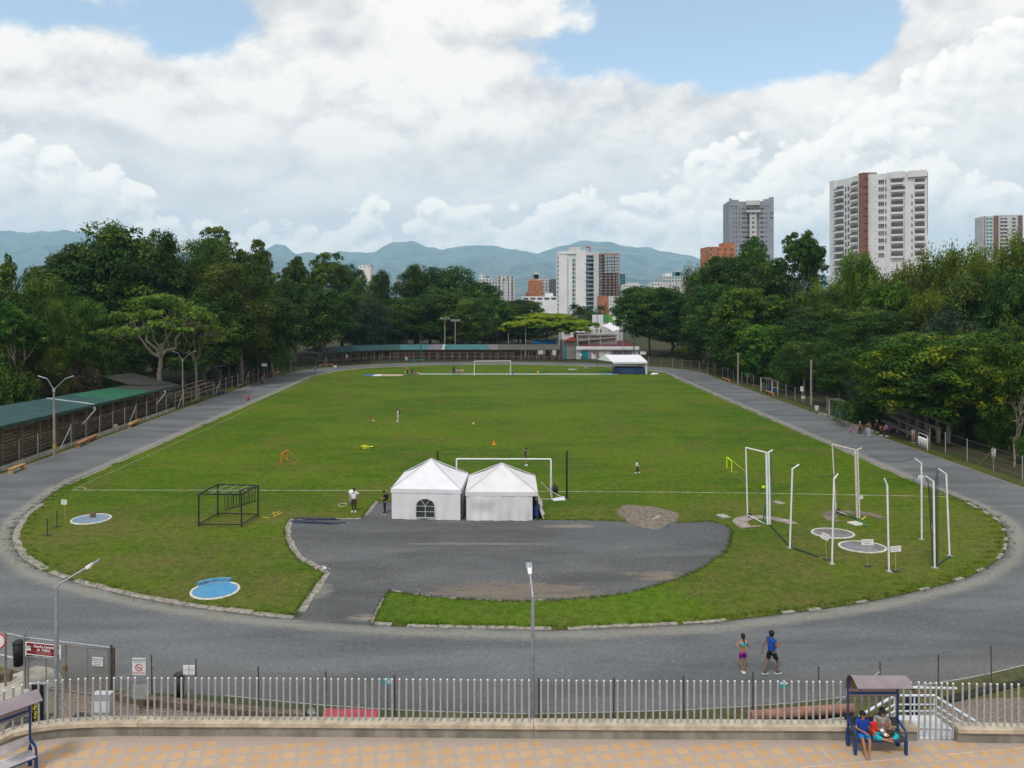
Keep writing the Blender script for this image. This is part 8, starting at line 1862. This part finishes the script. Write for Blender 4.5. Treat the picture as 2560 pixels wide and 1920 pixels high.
# the two walkers on the near track
person(1857.5, 1684, 1.66, R(8), 'jog_f', 'woman with a braid, mint crop top and purple shorts walking away on the near track', K('mint', (.10, .42, .42)), K('purple', (.20, .004, .22)), K('white_shoe', (.65, .65, .7)), 'braid', M_skin, 'crop', 'tiny', fem=True, detail=1, build=.88, topname='crop_top')
person(1929, 1686, 1.80, R(-62), 'stride_m', 'bearded man in a blue sleeveless jersey and black shorts walking on the near track', K('royal', (.008, .07, .33)), K('black', (.008, .009, .013)), K('teal_shoe', (.02, .08, .13)), 'afro', M_skin2, 'none', 'short', detail=1, build=.95, topname='jersey', head_turn=-.4)
# bench
bc = Vector((11.22, 22.93, ZP))
person(0, 0, 1.5, R(168), 'sit', 'barefoot boy in blue shirt and shorts sitting on the left of the canopy bench', K('royal2', (.008, .04, .28)), K('azure', (.008, .19, .55)), None, 'short', M_skin, 'short', 'short', pos=bc + Vector((-.38, -.18, -.0)), detail=1, build=.9, head_turn=-1.0, overr=dict(elL=(-.26, .06, .76), wrL=(-.30, .26, .74), elR=(.24, .1, .76), wrR=(.02, .28, .72)))
person(0, 0, 1.68, R(180), 'cross', 'woman in khaki vest, sunglasses and turquoise leggings sitting cross-legged on the canopy bench', K('heather', (.30, .30, .36)), K('turquoise', (.01, .38, .46)), None, 'long', M_skin, 'short', 'mid', pos=bc + Vector((.17, -.16, -.02)), fem=True, detail=1, build=.92)
w_ = [o for o in C.objects if o.name.startswith('person')][-1]
b = MB(); s = .96
for sx in (-1, 1): b.box((sx * .12, .105, .74), (.11, .03, .42)); b.box((sx * .17, -.02, .80), (.05, .22, .36))
b.box((0, -.125, .78), (.3, .03, .44)); b.build('vest', K('khaki', (.21, .15, .085)), w_, world=False, bevel=.012)
b = MB(); b.box((0, .175, 1.165), (.15, .02, .035)); b.build('sunglasses', M_black, w_, world=False)
b = MB(); b.box((0, .122, .80), (.13, .01, .05)); b.build('shirt_print', K('pinkprint', (.5, .08, .16)), w_, world=False)
o = thing('red_bag', 'red shopping bag between the boy and the woman on the bench', 'bag', bc + Vector((-.1, -.25, .46))); b = MB(); b.box(bc + Vector((-.12, -.28, .66)), (.16, .14, .34), rz=.3); b.box(bc + Vector((-.12, -.34, .84)), (.12, .02, .08), rz=.3); b.build('bag', mat('red_plastic_bag', (.60, .02, .01), .5, .2, 8), o, bevel=.03)
o = thing('folded_cloth', 'black and white cloth lying in the lap of the woman on the bench', 'cloth', bc + Vector((.2, -.45, .66))); b = MB(); b.ball(bc + Vector((.27, -.5, .66)), (.12, .08, .08), 10, 0); b.ball(bc + Vector((.14, -.52, .61)), (.09, .05, .05), 10, 1); b.ball(bc + Vector((.06, -.42, .68)), (.06, .05, .05), 10, 1); b.build('cloth', [M_black, M_white], o)
person(0, 0, 1.7, R(20), 'stand', 'guard in dark navy clothes and blue cap standing behind the stair handrail', K('navy', (.01, .018, .05)), K('navy', (0, 0, 0)), M_black, None, M_skin2, 'long', 'long', pos=(Dp(2281, 1745, 26.6).x, 26.6, .45), detail=0, cap=K('capblue', (.01, .05, .3)), build=1.15, topname='jacket')
# on the infield
person(885, 1279.5, 1.74, R(180), 'hips', 'man in a white shirt and brown trousers standing hands on hips left of the tents', K('white', (.66, .67, .70)), K('brown', (.045, .032, .026)), K('white_shoe', (0, 0, 0)), 'short', M_skin2, detail=1)
person(962, 1285, 1.72, R(105), 'phone', 'man in black with a backpack looking at a phone beside the left tent', K('black', (0, 0, 0)), K('darknavy', (.012, .016, .03)), M_black, 'short', M_skin, back=M_black)
person(995, 1054, 1.62, R(100), 'phone', 'person in white with a black bag standing in the middle of the pitch', K('white', (0, 0, 0)), K('cream', (.55, .54, .50)), K('white_shoe', (0, 0, 0)), 'short', M_skin, back=M_black)
person(925, 1056, .80, R(180), 'stand', 'toddler in a red shirt and grey trousers beside the pale ball', K('red', (.42, .015, .015)), K('greyblue', (.18, .22, .28)), None, 'short', build=1.25)
person(1314, 1164, 1.66, R(-95), 'phone', 'man in a navy vest over white shirt looking down behind the large goal', K('navyvest', (.012, .035, .08)), K('navy', (0, 0, 0)), K('white_shoe', (0, 0, 0)), 'short', M_skin, legs='short')
person(1592.5, 1183.5, 1.16, R(-90), 'walk', 'boy in a white shirt and black trousers walking right across the pitch', K('white', (0, 0, 0)), K('black', (0, 0, 0)), K('white_shoe', (0, 0, 0)), 'short', sleeves='long', build=1.1)
person(1922, 1224, 1.35, R(200), 'stand', 'child in grey half hidden behind the hinge post of the left cage gate', K('greyshirt', (.2, .2, .24)), K('greyblue', (0, 0, 0)), M_black, 'short', back=M_black)
person(2303, 1228, 1.5, R(150), 'walk', 'long-haired walker in a white top and light blue shorts behind the throwing cage', K('whiteblue', (.52, .56, .66)), K('lightblue', (.16, .33, .55)), M_black, 'long', fem=True, sleeves='long', legs='short')
person(621, 1010.5, 1.52, R(175), 'run', 'runner in a pink top and dark shorts on the left straight', K('pink', (.60, .03, .10)), K('maroonshort', (.07, .008, .02)), K('white_shoe', (0, 0, 0)), 'short', legs='short')
person(656.5, 963, 1.65, R(180), 'walk', 'person in dark clothes walking near the left fence before the second stand', K('greyshirt2', (.1, .1, .13)), K('black', (0, 0, 0)), M_black, 'short')
person(661.5, 953, 1.65, R(150), 'stand', 'person in a red and white shirt beside the dark clothed walker on the left', K('redwhite', (.42, .05, .07)), K('black', (0, 0, 0)), M_black, 'short')
person(620.5, 967.5, 1.15, R(170), 'stand', 'small dark figure beside the dark brown bench on the left', K('black', (0, 0, 0)), K('black', (0, 0, 0)), K('white_shoe', (0, 0, 0)), 'short', legs='short')
person(788.5, 934, 1.66, R(180), 'walk', 'person in a bright blue outfit at the far left bend', K('cyan', (.01, .28, .50)), K('cyan', (0, 0, 0)), M_dark, 'short', sleeves='long', cap=K('cyan', (0, 0, 0)))
person(1018, 936, 1.72, R(180), 'stand', 'shirtless adult with dark trousers at the right end of the sand pit', K('tan', (.28, .17, .12)), K('black', (0, 0, 0)), M_black, 'short')
person(1014, 935.5, 1.1, R(140), 'bend', 'child in white beside the shirtless adult at the sand pit', K('white', (0, 0, 0)), K('white', (0, 0, 0)), None, 'short')
person(1030, 935.5, 1.5, R(200), 'bend', 'adult in brown bending over the seated children at the sand pit', K('tanbrown', (.18, .12, .07)), K('black', (0, 0, 0)), None, 'long')
for (px, c, l) in ((1025.5, (.25, .12, .08), 'child in brown'), (1037, (.30, .03, .30), 'child in purple'), (1040.5, (.6, .02, .12), 'child in red and pink'), (1045, (.62, .50, .05), 'child in yellow')):
    person(px, 936, 1.25, R(180), 'floor', l + ' sitting on the runway beside the sand pit', K(l.replace(' ', '_'), c), K('greyblue', (0, 0, 0)), None, 'short')
person(1134, 935.5, 1.72, R(180), 'hips', 'adult in black leading the row of children on the runway', K('black', (0, 0, 0)), K('black', (0, 0, 0)), M_black, 'short')
for (px, c, c2, l) in ((1136.8, (.02, .12, .22), (.02, .08, .12), 'child in teal, first beside the adult in black'), (1143, (.6, .25, .33), (.3, .1, .12), 'child in pink in the row on the runway'), (1145.5, (.5, .4, .4), (.25, .12, .1), 'child in pale pink right of the pink one'), (1149, (.05, .03, .03), (.05, .02, .02), 'dark clothed child in the row on the runway'), (1151.2, (.6, .5, .12), (.5, .45, .3), 'child in yellow in the row on the runway'), (1156.5, (.45, .5, .55), (.25, .13, .1), 'child in white at the right end of the row')):
    person(px, 935.5, 1.12, R(180), 'stand', l, K('k%d' % int(px), c), K('kk%d' % int(px), c2), None, 'short', legs='short', build=1.1)
person(1281.8, 938.5, 1.4, R(150), 'walk', 'child in teal beside the right post of the distant goal', K('tealkid', (.02, .25, .28)), K('bluekid', (.02, .12, .25)), None, 'short')
person(1345, 944.5, 1.6, R(180), 'run', 'player in a yellow shirt and shorts right of the distant goal', K('yellow', (.68, .52, .01)), K('yellow', (0, 0, 0)), None, 'short', legs='short')
person(1302, 902, 1.65, R(180), 'sit', 'person in red sitting inside the far stand', K('redstand', (.5, .06, .04)), K('black', (0, 0, 0)), None, 'short', pos=(Dp(1302, 902, 196).x, 195.9, .25)); person(1307, 902, 1.65, R(180), 'sit', 'person in pink sitting beside the one in red in the far stand', K('pinkstand', (.45, .12, .16)), K('black', (0, 0, 0)), None, 'short', pos=(Dp(1307, 902, 196).x, 195.9, .25))
# group at the right bleachers
person(2125, 1083, 1.2, R(200), 'crouch', 'child with a pink cap crouching on the track before the bleachers', K('lilac', (.35, .2, .4)), K('skinny', (.3, .18, .14)), None, 'short', cap=K('pinkcap', (.55, .28, .45)))
person(2150, 1087, 1.5, R(180), 'stand', 'person with a white cap and black trousers in the group by the bleachers', K('brownshirt', (.12, .07, .05)), K('black', (0, 0, 0)), M_black, None, cap=K('whitecap', (.55, .58, .65)))
person(2146.5, 1085, 1.25, R(180), 'stand', 'child with bare legs left of the one in black trousers', K('beige', (.35, .25, .18)), K('beige', (0, 0, 0)), None, 'short', legs='short')
person(2158, 1085, 1.45, R(170), 'bend', 'person in brown bending down right of the white cap', K('brownshirt', (0, 0, 0)), K('brownshirt', (0, 0, 0)), None, 'short')
person(2172, 1088, 1.55, R(180), 'hips', 'person in light blue trousers with a dark top before the bleachers', K('brownshirt', (0, 0, 0)), K('paleblue', (.36, .42, .62)), K('white_shoe', (0, 0, 0)), 'long')
person(2192, 1081, 1.45, R(180), 'stand', 'person in maroon standing left of the three close together', K('maroon', (.09, .02, .03)), K('black', (0, 0, 0)), K('white_shoe', (0, 0, 0)), 'short', cap=K('whitecap', (0, 0, 0)))
person(2202, 1089, 1.55, R(180), 'bend', 'person in a salmon top and black trousers leaning forward', K('salmon', (.42, .15, .12)), K('black', (0, 0, 0)), K('white_shoe', (0, 0, 0)), 'short')
person(2216, 1091, 1.5, R(190), 'stand', 'person in lilac with a blue bag right of the salmon top', K('violet', (.28, .14, .33)), K('maroonshort', (0, 0, 0)), K('white_shoe', (0, 0, 0)), 'long')
person(2228, 1084, 1.4, R(200), 'sit', 'person in blue sitting on the lowest concrete row', K('bluebag', (.05, .09, .30)), K('black', (0, 0, 0)), None, 'short')
person(2283, 1106, 1.6, R(180), 'stand', 'person in a pale top at the right end of the bleachers', K('pale', (.4, .3, .3)), K('pinkbrown', (.28, .16, .13)), M_black, 'long')

# bake the skinned figures
bpy.context.view_layer.update(); dg = bpy.context.evaluated_depsgraph_get()
baked = [(o, bpy.data.meshes.new_from_object(o.evaluated_get(dg))) for o in SK]
for o, me in baked: o.modifiers.clear(); me.name = o.name; o.data = me
# ------------------------------------------------------------------ air
HAZE = True
if HAZE:
    b = MB().box((0, 6200, 524), (27000, 12800, 1050))
    m = bpy.data.materials.new('valley_haze'); m.use_nodes = True; nt = m.node_tree; nt.nodes.clear()
    out = nt.nodes.new('ShaderNodeOutputMaterial'); v = nt.nodes.new('ShaderNodeVolumePrincipled')
    v.inputs['Color'].default_value = (.48, .77, 1.0, 1); v.inputs['Density'].default_value = .000095; v.inputs['Anisotropy'].default_value = .0
    nt.links.new(v.outputs[0], out.inputs['Volume'])
    hz = b.build('haze', m); tag(hz, kind='stuff')
